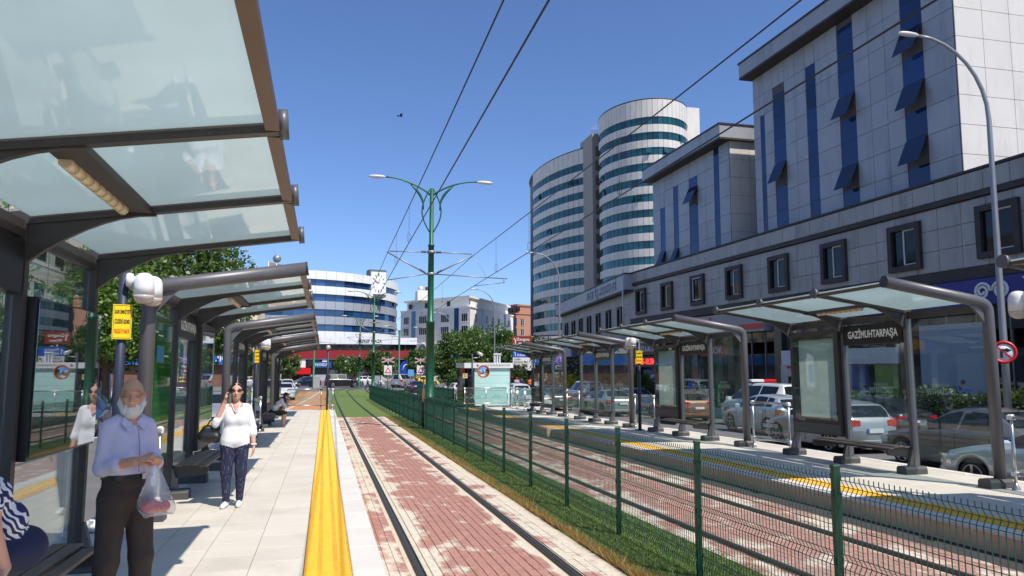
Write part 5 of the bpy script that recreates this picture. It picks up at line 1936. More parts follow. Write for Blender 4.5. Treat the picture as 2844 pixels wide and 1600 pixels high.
def car(kind, x, y, heading, col, label, group='cars in the street', dz=-0.2, extra=None):
    """heading: degrees, 90 = driving away from the camera along +y"""
    K, o, made = car_meshes(kind)
    L_, W = K['L'], K['W']
    root = thing('car' if kind != 'van' else 'van', label, 'car' if kind != 'van' else 'van', (x, y, G(y) + dz), R(heading), group)
    def mk(key, mb, name, mat_, parent=root, fix=False):
        k = (key, mat_.name)
        if k not in made:
            made[k] = mb().mesh(name, mat_, fix=fix)
        return inst(made[k], name, parent)
    body = mk('body', lambda: o['body'], 'body', col, fix=True)
    for i in range(len(o['side'])):
        mk('side%d' % i, lambda: o['side'][i], 'side_window', CARGLASS)
    mk('wind', lambda: o['wind'], 'windscreen', CARGLASS)
    mk('rear', lambda: o['rear'], 'rear_window', CARGLASS)
    mk('under', lambda: o['under'], 'underbody', UNDER)
    for i in (0, 1):
        mk('tail%d' % i, lambda: o['tail'][i], 'tail_light', REDL, fix=True)
        mk('head%d' % i, lambda: o['head'][i], 'headlight', HEADL, fix=True)
    for xw in K['wh']:
        for s in (1, -1):
            t = inst(o['tyre'], 'wheel', root, (xw, s * (W / 2 - 0.125), o['wr']), (0, 0, 0 if s > 0 else math.pi))
            inst(o['rim'], 'rim', t)
    # bumpers, plates, grille, mirrors, handles, seams
    for s, nm in ((1, 'front_bumper'), (-1, 'rear_bumper')):
        b = mk(nm, lambda: MB().bbox(min(s * (L_ / 2 - 0.10), s * (L_ / 2 + 0.02)), max(s * (L_ / 2 - 0.10), s * (L_ / 2 + 0.02)), -W * 0.40, W * 0.40, 0.24, 0.42, 0.03), nm, col if kind != 'van' else BLKT)
        mk(nm + 'd', lambda: MB().box(min(s * (L_ / 2 - 0.1), s * (L_ / 2 + 0.028)), max(s * (L_ / 2 - 0.1), s * (L_ / 2 + 0.028)), -W * 0.30, W * 0.30, 0.22, 0.30), 'lower_trim', BLKT, b)
        zc = 0.52 if s > 0 else (0.66 if kind != 'sedan' else 0.72)
        if s > 0:
            zc = 0.40
        p = mk(nm + 'p', lambda: MB().box(min(s * (L_ / 2), s * (L_ / 2 + 0.035)), max(s * (L_ / 2), s * (L_ / 2 + 0.035)), -0.26, 0.26, zc - 0.055, zc + 0.055), 'number_plate', PLATE)
        mk(nm + 'pb', lambda: MB().box(min(s * (L_ / 2), s * (L_ / 2 + 0.037)), max(s * (L_ / 2), s * (L_ / 2 + 0.037)), (0.20 if s < 0 else -0.26), (0.26 if s < 0 else -0.20), zc - 0.055, zc + 0.055), 'plate_band', PLATEB, p)
    mk('grille', lambda: MB().box(L_ / 2 - 0.06, L_ / 2 + 0.012, -W * 0.24, W * 0.24, 0.46, 0.58), 'grille', BLKT)
    for s in (1, -1):
        xm = K['sw'][0][0] - 0.12
        zm = interp(K['belt'], xm) + 0.10
        mk('mir%d' % s, lambda: MB().bbox(xm - 0.08, xm + 0.10, min(s * (W / 2 - 0.03), s * (W / 2 + 0.17)), max(s * (W / 2 - 0.03), s * (W / 2 + 0.17)), zm - 0.07, zm + 0.07, 0.04), 'mirror', col)
        for k, (a, b) in enumerate(K['sw'][:2]):
            xh = b + 0.12
            zz = interp(K['belt'], xh) - 0.13
            mk('hd%d%d' % (s, k), lambda: MB().box(xh - 0.09, xh + 0.09, min(s * W * 0.495, s * W * 0.508), max(s * W * 0.495, s * W * 0.508), zz - 0.015, zz + 0.015), 'door_handle', col if kind != 'van' else BLKT)
            xd = b - 0.03
            mk('seam%d%d' % (s, k), lambda: MB().box(xd - 0.004, xd + 0.004, min(s * W * 0.49, s * W * 0.5015), max(s * W * 0.49, s * W * 0.5015), 0.30, interp(K['belt'], xd) - 0.05), 'door_seam', BLKT)
    if extra:
        extra(root, K)
    return root
CR, CL_, CX_ = 'cars queueing on the road beyond the far platform', 'cars coming down the road left of the near platform', 'traffic at the crossing'
def antenna(root, K):
    MB().tube([(-1.05, 0.0, interp(K['top'], -1.05)), (-1.25, 0, interp(K['top'], -1.05) + 0.28)], 0.008, 5).build('antenna', BLKT, root)
    for (xa, xb) in ((0.05, -0.35),):
        MB().box(xb, xa, -0.35, 0.35, interp(K['top'], -0.3) - 0.012, interp(K['top'], -0.3) + 0.004).build('sunroof', CARGLASS, root)
def lightbar(root, K):
    z = interp(K['top'], 0.0)
    MB().bbox(-0.1, 0.12, -0.6, 0.0, z + 0.05, z + 0.16, 0.03).build('light_bar', REDL, root)
    MB().bbox(-0.1, 0.12, 0.0, 0.6, z + 0.05, z + 0.16, 0.03).build('light_bar', pm('white_lamp', (0.6, 0.6, 0.6), 0.3), root)
    MB().box(-0.05, 0.07, -0.5, 0.5, z - 0.03, z + 0.05).build('light_bar_foot', BLKT, root)
car('sedan', 12.15, 10.05, 90, PSB, 'pale silver car next to the shelter tip, its front wheel towards the glass railing', CR)
car('sedan', 14.35, 14.3, 90, PG, 'dark grey sedan with a sunroof behind the shelter bench', CR, extra=antenna)
car('hatch', 14.75, 20.2, 90, PS, 'silver hatchback seen from behind between the poster case and a shelter post', CR)
car('sedan', 18.2, 22.6, 90, PK, 'black sedan parked by the hedge beyond the silver hatchback', CR)
car('hatch', 16.45, 26.0, 90, PSB, 'light silver hatchback behind the glass railing between two shelters', CR)
car('van', 18.35, 29.3, 90, PW, 'white van with a red and white light bar by the hedge', CR, extra=lightbar)
car('hatch', 17.3, 35.2, 90, PBR, 'metallic brown hatchback seen from behind through the shelter glass', CR)
car('sedan', 18.5, 44.2, 90, PW, 'white saloon beside the hedge ahead of the brown hatchback', CR)
car('sedan', 15.5, 40.4, 90, PS, 'silver saloon with red tail lamps behind the shelter without poster case', CR)
car('van', 18.2, 52.0, 90, PW, 'white minivan ahead of the white saloon', CR)
car('sedan', 14.6, 48.2, 90, PG, 'grey saloon ahead of the silver saloon', CR)
car('sedan', 12.1, 44.6, 90, PW, 'white car beside the shelter with coloured posters', CR)
car('suv', 13.9, 55.5, 90, PW, 'white sports utility vehicle just beyond the kiosk railing', CR)
car('van', 11.4, 60.5, 92, PW, 'tall white van with red tail lamps left of the kiosk', CR)
car('hatch', 12.3, 72.0, 95, PW, 'small white car ahead of the tall white van', CR)
car('sedan', 9.6, 83.0, 95, PB, 'dark blue car with red tail lamps behind the mesh fence', CR)
car('sedan', 14.6, 66.0, 92, PS, 'silver car half hidden by the kiosk', CR)
car('sedan', -8.6, 31.0, -86, PB, 'dark navy sedan on the left road behind the older man', CL_, -0.1)
car('sedan', -10.9, 36.5, -88, PW, 'white sedan parked beyond the navy sedan under the trees', CL_, -0.1)
car('suv', -10.9, 30.0, -90, PK, 'black car parked at the kerb beside the navy sedan', CL_, -0.1)
car('hatch', -4.3, 33.5, -90, PS, 'silver car passing behind the shelter glass on the left road', CL_, -0.1)
car('van', -4.6, 47.0, -90, PW, 'white van on the left road behind the standing woman', CL_, -0.1)
car('hatch', -3.35, 70.5, -88, PW, 'white hatchback driving towards the platform end railing', CL_, -0.1)
car('hatch', -4.0, 88.0, -88, PW, 'second white hatchback following the first down the left road', CL_, -0.1)
car('hatch', -2.6, 110.0, -150, PB, 'dark blue hatchback turning at the crossing', CX_, -0.09)
car('van', 2.4, 106.5, 10, PK, 'black van crossing the tram rails', CX_, -0.09)
car('hatch', 6.3, 112.0, 5, PW, 'white car crossing behind the walking man', CX_, -0.09)
car('van', 10.4, 104.0, 60, PS, 'silver van with dark windows beyond the fence end', CX_, -0.09)
car('sedan', 14.0, 110.0, 30, PY, 'yellow taxi at the crossing', CX_, -0.09)
car('van', 16.5, 98.0, 85, PW, 'white van waiting near the crossing warning sign', CX_, -0.09)
car('sedan', 22.5, 104.0, 80, PG, 'grey car under the round tree at the crossing', CX_, -0.09)
car('hatch', -8.0, 121.0, 5, PW, 'white car parked in front of the blue bank sign', CX_, -0.09)
# ---------------------------------------------------------------- vegetation
def leaf_mat(name, dark, light, trans=0.35):
    if name in MATS:
        return MATS[name]
    m = bpy.data.materials.new(name)
    m.use_nodes = True
    N, L = m.node_tree.nodes, m.node_tree.links
    N.clear()
    o = N.new('ShaderNodeOutputMaterial')
    geo = N.new('ShaderNodeNewGeometry')
    cr = N.new('ShaderNodeMix')
    cr.data_type = 'RGBA'
    cr.inputs['A'].default_value = (*dark, 1)
    cr.inputs['B'].default_value = (*light, 1)
    L.new(geo.outputs['Random Per Island'], cr.inputs['Factor'])
    d = N.new('ShaderNodeBsdfDiffuse')
    t = N.new('ShaderNodeBsdfTranslucent')
    L.new(cr.outputs['Result'], d.inputs['Color'])
    L.new(cr.outputs['Result'], t.inputs['Color'])
    g = N.new('ShaderNodeBsdfGlossy')
    g.inputs['Roughness'].default_value = 0.45
    a = N.new('ShaderNodeMixShader')
    a.inputs[0].default_value = trans
    L.new(d.outputs[0], a.inputs[1])
    L.new(t.outputs[0], a.inputs[2])
    b = N.new('ShaderNodeMixShader')
    b.inputs[0].default_value = 0.05
    L.new(a.outputs[0], b.inputs[1])
    L.new(g.outputs[0], b.inputs[2])
    L.new(b.outputs[0], o.inputs['Surface'])
    MATS[name] = m
    return m
LEAF_D = leaf_mat('leaf_dark', (0.018, 0.05, 0.012), (0.055, 0.105, 0.022))
LEAF_L = leaf_mat('leaf_bright', (0.07, 0.16, 0.018), (0.17, 0.28, 0.035), 0.45)
LEAF_M = leaf_mat('leaf_mid', (0.040, 0.10, 0.018), (0.155, 0.24, 0.04), 0.45)
LEAF_H = leaf_mat('leaf_hedge', (0.025, 0.06, 0.012), (0.10, 0.14, 0.022))
BARK = pm('bark', (0.12, 0.09, 0.065), 0.95, var=0.3, scale=8, bump=1.0, bscale=25)

def leaves(points, size, rng, name, m, parent, flat=0.0):
    """one quad-ish leaf (folded, two faces) at each point"""
    P_ = np.asarray(points)
    n = len(P_)
    a = rng.normal(size=(n, 3))
    a[:, 2] *= (1 - flat)
    a /= np.linalg.norm(a, axis=1, keepdims=True)
    b = rng.normal(size=(n, 3))
    b -= a * (a * b).sum(1, keepdims=True)
    b /= np.linalg.norm(b, axis=1, keepdims=True)
    s = size * rng.uniform(0.6, 1.35, (n, 1))
    v = np.stack([P_ - a * s, P_ + b * s * 0.55, P_ + a * s, P_ - b * s * 0.55], 1).reshape(-1, 3)
    me = bpy.data.meshes.new(name)
    me.vertices.add(4 * n)
    me.vertices.foreach_set('co', v.astype(np.float32).ravel())
    me.loops.add(4 * n)
    me.loops.foreach_set('vertex_index', np.arange(4 * n, dtype=np.int32))
    me.polygons.add(n)
    me.polygons.foreach_set('loop_start', np.arange(0, 4 * n, 4, dtype=np.int32))
    me.materials.append(m)
    me.update(calc_edges=True)
    return inst(me, name, parent)

def tree(x, y, h, rx, rz, label, m, n=9000, leaf=0.11, trunk_h=None, group=None, seed=1, z0=None, cat='tree', clumps=46, tr=0.16, name='tree'):
    rng = np.random.default_rng(seed)
    z0 = G(y) if z0 is None else z0
    root = thing(name, label, cat, (x, y, z0), 0, group)
    zc = h - rz
    trunk_h = trunk_h or max(0.6, zc - rz * 0.5)
    tk = MB()
    pts = [(0, 0, -0.1), (0.03, 0.02, trunk_h * 0.5), (-0.04, 0.03, trunk_h), (0.05, 0.0, zc + rz * 0.4)]
    tk.tube(pts, [tr * 1.25, tr, tr * 0.85, tr * 0.25], 8)
    limbs = []
    cl = []
    for k in range(clumps):
        d = rng.normal(size=3)
        d /= np.linalg.norm(d)
        r = rng.uniform(0.45, 0.98) ** 0.7
        c = np.array([d[0] * rx * r, d[1] * rx * r, zc + d[2] * rz * r])
        if c[2] < zc - rz * 0.75:
            c[2] = zc - rz * 0.6 * rng.random()
        cl.append(c)
        if k % 4 == 0:
            s = np.array([0, 0, trunk_h * rng.uniform(0.75, 1.15)])
            mid = (s + c) / 2 + np.array([0, 0, 0.25])
            tk.tube([tuple(s), tuple(mid), tuple(c)], [tr * 0.45, tr * 0.28, tr * 0.08], 5)
    tk.build('trunk', BARK, root)
    per = n // clumps
    P_ = []
    cr = rx * 0.34
    for c in cl:
        d = rng.normal(size=(per, 3))
        d /= np.linalg.norm(d, axis=1, keepdims=True)
        r = rng.random((per, 1)) ** 0.5 * cr * rng.uniform(0.45, 1.5)
        P_.append(c + d * r * np.array([1, 1, 0.8]))
    leaves(np.concatenate(P_), leaf, rng, 'crown', m, root)
    return root
TG = 'street trees'
tree(-12.4, 64, 13.8, 6.2, 5.6, 'tall dark broadleaf tree above the second shelter roof', LEAF_M, 34000, 0.19, 4.2, TG, 3, clumps=90, tr=0.3)
tree(-14.0, 58, 11.8, 4.0, 4.6, 'dark tree at the kerb between the bright tree and the tall one', LEAF_M, 18000, 0.18, 4.0, TG, 5, clumps=60, tr=0.25)
tree(-12.7, 50, 8.9, 3.2, 3.5, 'bright sunlit green tree beside the yellow warning plate', LEAF_L, 20000, 0.14, 3.0, TG, 8, clumps=60, tr=0.2)
tree(-13.0, 27, 8.6, 3.4, 3.3, 'green tree seen through the glass of the nearest shelter', LEAF_L, 14000, 0.12, 3.0, TG, 9, clumps=60, tr=0.2)
tree(-13.2, 20, 9.5, 3.6, 3.6, 'leafy street tree behind the nearest shelter', LEAF_M, 12000, 0.13, 3.2, TG, 11, clumps=55, tr=0.2)
tree(17.0, 96, 7.3, 3.8, 3.6, 'large dark green tree behind the kiosk roof', LEAF_M, 16000, 0.17, 1.4, TG, 21, clumps=60, tr=0.25)
tree(21.3, 99, 8.1, 4.2, 4.0, 'broad tree with pointed top in front of the cream flats', LEAF_M, 18000, 0.17, 1.4, TG, 23, clumps=64, tr=0.25)
tree(26.5, 97, 6.6, 4.0, 3.2, 'dark tree behind the blue and white direction sign', LEAF_D, 16000, 0.17, 1.2, TG, 24, clumps=60, tr=0.25)
tree(15.8, 88, 3.6, 1.7, 1.7, 'low bushy tree to the left of the kiosk', LEAF_M, 7000, 0.14, 0.8, TG, 25, clumps=40, tr=0.15)
tree(-5.7, 130, 5.2, 1.7, 2.2, 'small clipped round tree in front of the red bank sign', LEAF_M, 5000, 0.16, 1.6, TG, 31, clumps=36, tr=0.12)
tree(3.8, 134, 4.7, 2.2, 2.0, 'small tree before the blue shop sign at the crossing', LEAF_M, 6000, 0.18, 1.6, TG, 32, clumps=36, tr=0.12)
tree(9.3, 133, 5.4, 2.6, 2.3, 'leafy tree between two green poles at the crossing', LEAF_M, 7500, 0.19, 1.8, TG, 33, clumps=40, tr=0.14)
tree(16.0, 136, 5.8, 2.0, 2.3, 'tree before the dark red band near the arched blue sign', LEAF_M, 6500, 0.19, 2.0, TG, 34, clumps=40, tr=0.14)
tree(21.5, 138, 5.0, 2.0, 2.1, 'greyish green tree at the right end of the dark red band', LEAF_D, 6000, 0.19, 1.8, TG, 35, clumps=36, tr=0.14)
tree(26.0, 128, 3.0, 1.3, 1.2, 'small round clipped bush tree beneath the cream flats', LEAF_L, 3000, 0.14, 1.2, TG, 36, clumps=26, tr=0.1)

def hedge(x0, x1, y0, y1, h, label, m=LEAF_H, n=9000, seed=1, group='hedges along the far pavement', leaf=0.075, zb=0.22, lump=0.18):
    rng = np.random.default_rng(seed)
    root = thing('hedge', label, 'hedge', ((x0 + x1) / 2, (y0 + y1) / 2, G((y0 + y1) / 2) + zb), 0, group)
    hx, hy = (x1 - x0) / 2, (y1 - y0) / 2
    P_ = []
    for _ in range(n):
        f = rng.integers(0, 5)
        u, v = rng.uniform(-1, 1, 2)
        d = rng.random() ** 2 * 0.25
        p = {0: (u * hx, v * hy, h - d), 1: (-hx + d, u * hy, (v + 1) / 2 * h), 2: (hx - d, u * hy, (v + 1) / 2 * h), 3: (u * hx, -hy + d, (v + 1) / 2 * h), 4: (u * hx, hy - d, (v + 1) / 2 * h)}[int(f)]
        p = np.array(p)
        k = 1 + lump * math.sin(p[1] * 2.1 + seed) * math.sin(p[1] * 0.7 + 1.3 * seed)
        p[2] *= k
        p += rng.normal(size=3) * 0.05
        P_.append((p[0], p[1], p[2] + (G(p[1] + (y0 + y1) / 2) - G((y0 + y1) / 2))))
    leaves(P_, leaf, rng, 'foliage', m, root)
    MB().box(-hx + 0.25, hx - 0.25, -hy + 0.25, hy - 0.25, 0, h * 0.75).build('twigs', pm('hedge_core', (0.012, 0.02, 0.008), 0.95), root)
    return root
hedge(20.1, 21.3, 13.0, 23.0, 1.15, 'dense clipped hedge behind the no right turn sign', n=11000, seed=2)
hedge(20.1, 21.3, 24.2, 27.6, 0.9, 'low hedge in front of the pale frosted shop window', n=5000, seed=3)
hedge(20.1, 21.4, 33.2, 38.0, 1.25, 'hedge in front of the cash machine', n=7000, seed=4)
hedge(20.0, 21.0, 38.6, 44.0, 0.75, 'bright low shrubs on the planter beside the brown hatchback', LEAF_L, 6000, 5, lump=0.5)
hedge(20.1, 21.3, 44.5, 53.0, 1.1, 'hedge behind the white saloon', n=8000, seed=6)
hedge(20.2, 21.6, 54.0, 69.0, 1.5, 'long dark hedge running on towards the direction sign', n=11000, seed=7, lump=0.3)
hedge(16.2, 19.0, 71.0, 77.0, 2.2, 'flowering shrubs below the blue and white direction sign', n=9000, seed=8, lump=0.4, leaf=0.1, zb=0)
# spiky grass clump
rng = np.random.default_rng(5)
mb = MB()
for k in range(260):
    a, r = rng.uniform(0, 6.28), rng.random() * 0.25
    b = rng.uniform(0.2, 0.75)
    hh = rng.uniform(0.8, 1.5)
    x, y = r * math.cos(a), r * math.sin(a)
    mb.add([(x - 0.02, y, 0), (x + 0.02, y, 0), (x + b * 0.5 * math.cos(a), y + b * 0.5 * math.sin(a), hh * 0.7), (x + b * math.cos(a), y + b * math.sin(a), hh * 0.95)], [(0, 1, 2), (1, 3, 2)])
gt = thing('ornamental_grass', 'tuft of spiky bright grass in the planter before the exchange office', 'plant', (20.4, 47.0, G(47) + 0.9))
mb.build('blades', LEAF_L, gt)
# yellow flowering bush
yb = thing('flowering_bush', 'small bush with yellow blossom in the dark hedge', 'plant', (20.0, 60.5, G(60) + 0.3))
rng = np.random.default_rng(9)
leaves(rng.normal(size=(900, 3)) * np.array([0.4, 0.4, 0.5]) + np.array([0, 0, 0.8]), 0.07, rng, 'blossom', pm('yellow_blossom', S(226, 196, 20), 0.8), yb)
leaves(rng.normal(size=(700, 3)) * np.array([0.45, 0.45, 0.5]) + np.array([0, 0, 0.6]), 0.07, rng, 'foliage', LEAF_M, yb)

# turf blades near the camera and the dry fringe beside the pavers
def blades(n, xf, yf_, h, w, name, m, seed, lean=0.4):
    rng = np.random.default_rng(seed)
    ys = yf_(rng, n)
    xs_ = xf(rng, n, ys)
    zs = np.array([G(float(y)) for y in ys]) - 0.012
    a = rng.uniform(0, 2 * math.pi, n)
    hh = h * rng.uniform(0.5, 1.3, n)
    ln = rng.uniform(0, lean, n) * hh
    b = rng.uniform(0, 2 * math.pi, n)
    base = np.stack([xs_, ys, zs], 1)
    dv = np.stack([np.cos(a), np.sin(a), np.zeros(n)], 1) * (w / 2)
    tip = base + np.stack([np.cos(b) * ln, np.sin(b) * ln, hh], 1)
    v = np.stack([base - dv, base + dv, tip], 1).reshape(-1, 3)
    me = bpy.data.meshes.new(name)
    me.vertices.add(3 * n)
    me.vertices.foreach_set('co', v.astype(np.float32).ravel())
    me.loops.add(3 * n)
    me.loops.foreach_set('vertex_index', np.arange(3 * n, dtype=np.int32))
    me.polygons.add(n)
    me.polygons.foreach_set('loop_start', np.arange(0, 3 * n, 3, dtype=np.int32))
    me.materials.append(m)
    me.update(calc_edges=True)
    return inst(me, name, None, kind='stuff')
near = lambda rng, n: 5.5 + 33 * rng.random(n) ** 1.9
GR = leaf_mat('grass_blade', (0.10, 0.155, 0.035), (0.22, 0.29, 0.08), 0.55)
DRY = leaf_mat('dry_grass', S(120, 92, 44), S(190, 158, 88), 0.3)
o = blades(80000, lambda r, n, y: 3.02 + 1.28 * r.random(n), near, 0.032, 0.009, 'grass', GR, 3, 0.8)
tag(o, 'short green turf on the strip under the mesh fence', 'grass')
def fringe_x(r, n, y):
    w = 0.05 + 0.05 * np.sin(y * 1.7) * np.sin(y * 0.6 + 1) + 0.02 * np.sin(y * 5)
    return 2.97 + np.abs(r.normal(size=n)) * np.clip(w, 0.015, 0.12)
o = blades(22000, fringe_x, near, 0.10, 0.006, 'dry_grass', DRY, 4, 1.1)
tag(o, 'straw-coloured dry grass fringe along the edge of the red pavers', 'grass')
# ---------------------------------------------------------------- kiosk, posts, signs
KGLASS = pm('kiosk_panel', S(188, 226, 220), 0.12, var=0.03, scale=1.0, coat=0.6)
ORANGE = pm('mirror_rim', S(214, 106, 30), 0.5, var=0.08)
NAVYP = pm('navy_post', S(52, 58, 74), 0.5, 0.2, var=0.05)
YPLATE = pm('warning_yellow', S(244, 206, 10), 0.5, var=0.03)
REDTXT = pm('warning_red', S(206, 60, 20), 0.5)
REDS = pm('road_sign_red', S(206, 24, 34), 0.45, var=0.04)
BLUES = pm('road_sign_blue', S(24, 86, 190), 0.45, var=0.04)
WHITES = pm('road_sign_white', (0.75, 0.75, 0.74), 0.45, var=0.04)
BROWNS = pm('road_sign_brown', S(140, 52, 34), 0.45, var=0.04)
DOME = pm('camera_white', (0.78, 0.77, 0.74), 0.35, var=0.03, coat=0.4)
SMOKE = pm('camera_dome_lower', S(196, 182, 168), 0.25, var=0.05, coat=0.6)

kz = G(43.5) + PH
k = thing('ticket_kiosk', 'pale glass ticket kiosk with white fascia at the end of the far platform', 'kiosk', (7.85, 43.2, kz))
for i in range(5):
    MB().box(0.55, 2.66, 0.0, 0.04, 0.04 + i * 0.432, 0.04 + i * 0.432 + 0.424).build('wall_panel', KGLASS, k)
MB().box(0.0, 0.52, 0.02, 0.06, 0.04, 2.2).build('side_window', GDARK, k)
MB().box(0.0, 0.04, 0.06, 2.6, 0.04, 2.2).build('side_window', GDARK, k)
MB().box(0.05, 2.66, 0.065, 2.6, 0.0, 2.2).build('core', STEELD, k)
for xx in (0.5, 2.66):
    MB().box(xx, xx + 0.06, -0.02, 0.06, 0.0, 2.2).build('corner_post', STEEL, k)
fa = MB().box(-0.06, 2.84, -0.12, 2.7, 2.2, 2.5).build('fascia', WHITES, k)
lettering('BÜYÜKŞEHİR BELEDİYESİ', 0.13, BLACKP, fa, (1.9, -0.125, 2.35), FACE['-y'], 0, fit=1.45)
MB().cyl((0.72, -0.125, 2.35), (0.72, -0.135, 2.35), 0.06, 12).build('crest', pm('crest_brown', S(120, 90, 70), 0.5), fa)
vt = MB()
for xx in (1.75, 2.0, 2.25):
    vt.box(xx * 0.6 + 0.9, xx * 0.6 + 0.95, 0.9, 1.2, 2.5, 3.0)
vt.box(1.93, 2.33, 0.85, 1.25, 3.0, 3.06)
vt.build('roof_vent', WHITES, k)

# convex mirror on its own post, with camera
mp = thing('traffic_mirror', 'round orange rimmed convex mirror on a dark post in front of the kiosk', 'mirror', (8.1, 42.3, G(42.3) + PH))
MB().cyl((0, 0, 0), (0, 0, 3.0), 0.05, 10).build('post', NAVYP, mp)
MB().cyl((0, -0.02, 2.0), (0.55, -0.1, 2.0), 0.025, 8).build('arm', NAVYP, mp)
prof = [(0.30, 0.0), (0.34, 0.0), (0.37, 0.03), (0.37, 0.06), (0.33, 0.075), (0.31, 0.06)]
r_ = MB().lathe(prof, 28, caps=False)
r_.v = [(0.62 + a, -0.14 - c, 2.0 + b) for a, b, c in r_.v]
rim = r_.build('rim', ORANGE, mp, fix=True)
mf = MB()
v = [(0.62, -0.205, 2.0)]
for q in range(1, 5):
    rr = 0.315 * q / 4
    for j in range(24):
        t = 2 * math.pi * j / 24
        v.append((0.62 + rr * math.cos(t), -0.205 + 0.06 * (q / 4) ** 2, 2.0 + rr * math.sin(t)))
f = [(0, 1 + j, 1 + (j + 1) % 24) for j in range(24)]
for q in range(3):
    for j in range(24):
        a, b = 1 + 24 * q + j, 1 + 24 * q + (j + 1) % 24
        f.append((a, a + 24, b + 24, b))
mf.add(v, f, 0, True).build('mirror_face', pm('mirror_glass', (0.85, 0.86, 0.88), 0.03, 1.0, var=0.01), rim, fix=True)
pl = MB().box(-0.55, -0.28, -0.07, -0.055, 1.62, 1.88).build('plate', pm('plate_cream', S(214, 190, 130), 0.5), mp)
lettering('D', 0.22, BLACKP, pl, (-0.415, -0.075, 1.75), FACE['-y'], 0)
MB().cyl((-0.3, -0.05, 1.75), (0, -0.02, 1.75), 0.015, 6).build('arm', NAVYP, mp)
cc = thing('bullet_camera', 'small white bullet camera on a short arm of the mirror post', 'camera', (8.1, 42.3, G(42.3) + PH))
MB().cyl((0.055, 0, 2.75), (0.42, 0, 2.78), 0.02, 6).build('arm', WHITES, cc)
MB().cyl((0.36, 0.1, 3.05), (0.50, -0.26, 2.93), 0.085, 12).build('housing', DOME, cc)
MB().cyl((0.42, 0, 2.78), (0.42, 0, 2.98), 0.025, 6).build('bracket', WHITES, cc)

ep = thing('platform_end_post', 'slim dark post with a small camera head at the end of the near platform', 'post', (0.16, 41.0, G(41) + PH))
MB().cyl((0, 0, 0), (0, 0, 3.15), 0.055, 10).build('post', NAVYP, ep)
MB().ball((0, -0.04, 3.25), 0.12, 12, 8, sc=(1, 1, 1.1)).build('camera_head', SMOKE, ep)

def warn_plate(parent, x, y, z, w, h, rz=0.0):
    e = bpy.data.objects.new('warning_plate', MB().box(-w / 2, w / 2, -0.006, 0.006, -h / 2, h / 2).mesh('warning_plate', YPLATE))
    COL.objects.link(e)
    e.parent = parent
    e.location = (x, y, z)
    e.rotation_euler = (0, 0, rz)
    b = MB()
    for (a, c, d, f_) in ((-w / 2 + .01, w / 2 - .01, h / 2 - .016, h / 2 - .011), (-w / 2 + .01, w / 2 - .01, -h / 2 + .011, -h / 2 + .016), (-w / 2 + .01, -w / 2 + .014, -h / 2 + .011, h / 2 - .011), (w / 2 - .014, w / 2 - .01, -h / 2 + .011, h / 2 - .011)):
        b.box(a, c, -0.0075, -0.006, d, f_)
    b.build('border', BLACKP, e)
    for t, zz, m in (('SARI EMNİYET', 0.28, BLACKP), ('ÇİZGİSİNİ GEÇMEK', 0.0, BLACKP), ('TEHLİKELİ VE YASAKTIR', -0.28, REDTXT)):
        lettering(t, h * 0.16, m, e, (0, -0.009, zz * h), FACE['-y'], 0, bold=0.002, fit=w * 0.80)
    return e

def camera_post(x, y, label, s, plate_rz=0.0, pz=2.36, drop=0.0):
    """two white dome cameras on brackets and a yellow plate, on a slim post beside a shelter; s = side the domes reach to"""
    root = thing('camera_post', label, 'camera post', (x, y, G(y) + PH), 0, 'camera posts with yellow warning plates')
    MB().cyl((0, 0, 0), (0, 0, 2.98), 0.055, 10).build('post', NAVYP, root)
    MB().bbox(-0.12, 0.12, -0.12, 0.12, 0, 0.03, 0.01).build('base_plate', NAVYP, root)
    for k_, (dx, dy) in enumerate(((0.24, -0.07), (0.30, 0.09))):
        d = bpy.data.objects.new('dome_camera', None)
        COL.objects.link(d)
        d.parent = root
        z = 2.86 - 0.02 * k_ - drop
        MB().lathe([(0.02, 0), (0.085, 0.0), (0.09, 0.025), (0.08, 0.06), (0.02, 0.08)], 16).xf(Matrix.Translation((s * 0.05, dy * 0.8, z)) @ Matrix.Rotation(R(90) * s, 4, 'Y')).build('wall_disc', DOME, d, fix=True)
        MB().cyl((s * 0.12, dy * 0.8, z), (s * (dx - 0.05), dy, z), 0.026, 8).build('arm', DOME, d)
        MB().lathe([(0.02, 0.15), (0.06, 0.14), (0.095, 0.11), (0.113, 0.06), (0.118, -0.02), (0.118, -0.12)], 18, (s * dx, dy, z - 0.06)).build('housing', DOME, d, fix=True)
        MB().lathe([(0.118, -0.121), (0.116, -0.145), (0.098, -0.185), (0.06, -0.215), (0.01, -0.225)], 18, (s * dx, dy, z - 0.06)).build('lower_dome', SMOKE, d, fix=True)
    warn_plate(root, 0.02 * s, -0.075, pz, 0.21, 0.41, plate_rz)
    return root
camera_post(-2.36, 9.85, 'post with twin white dome cameras and yellow warning plate above the older man', 1, R(28))
camera_post(-2.10, 25.2, 'post with white dome cameras and narrow yellow plate near the seated woman', 1, R(55))
camera_post(9.72, 22.55, 'post with white dome cameras and yellow plate in front of the exchange office', -1, R(-5), 2.3)
camera_post(9.25, 8.05, 'post with white dome cameras and yellow plate beside the no right turn sign', -1, R(-5), 2.16, drop=0.12)

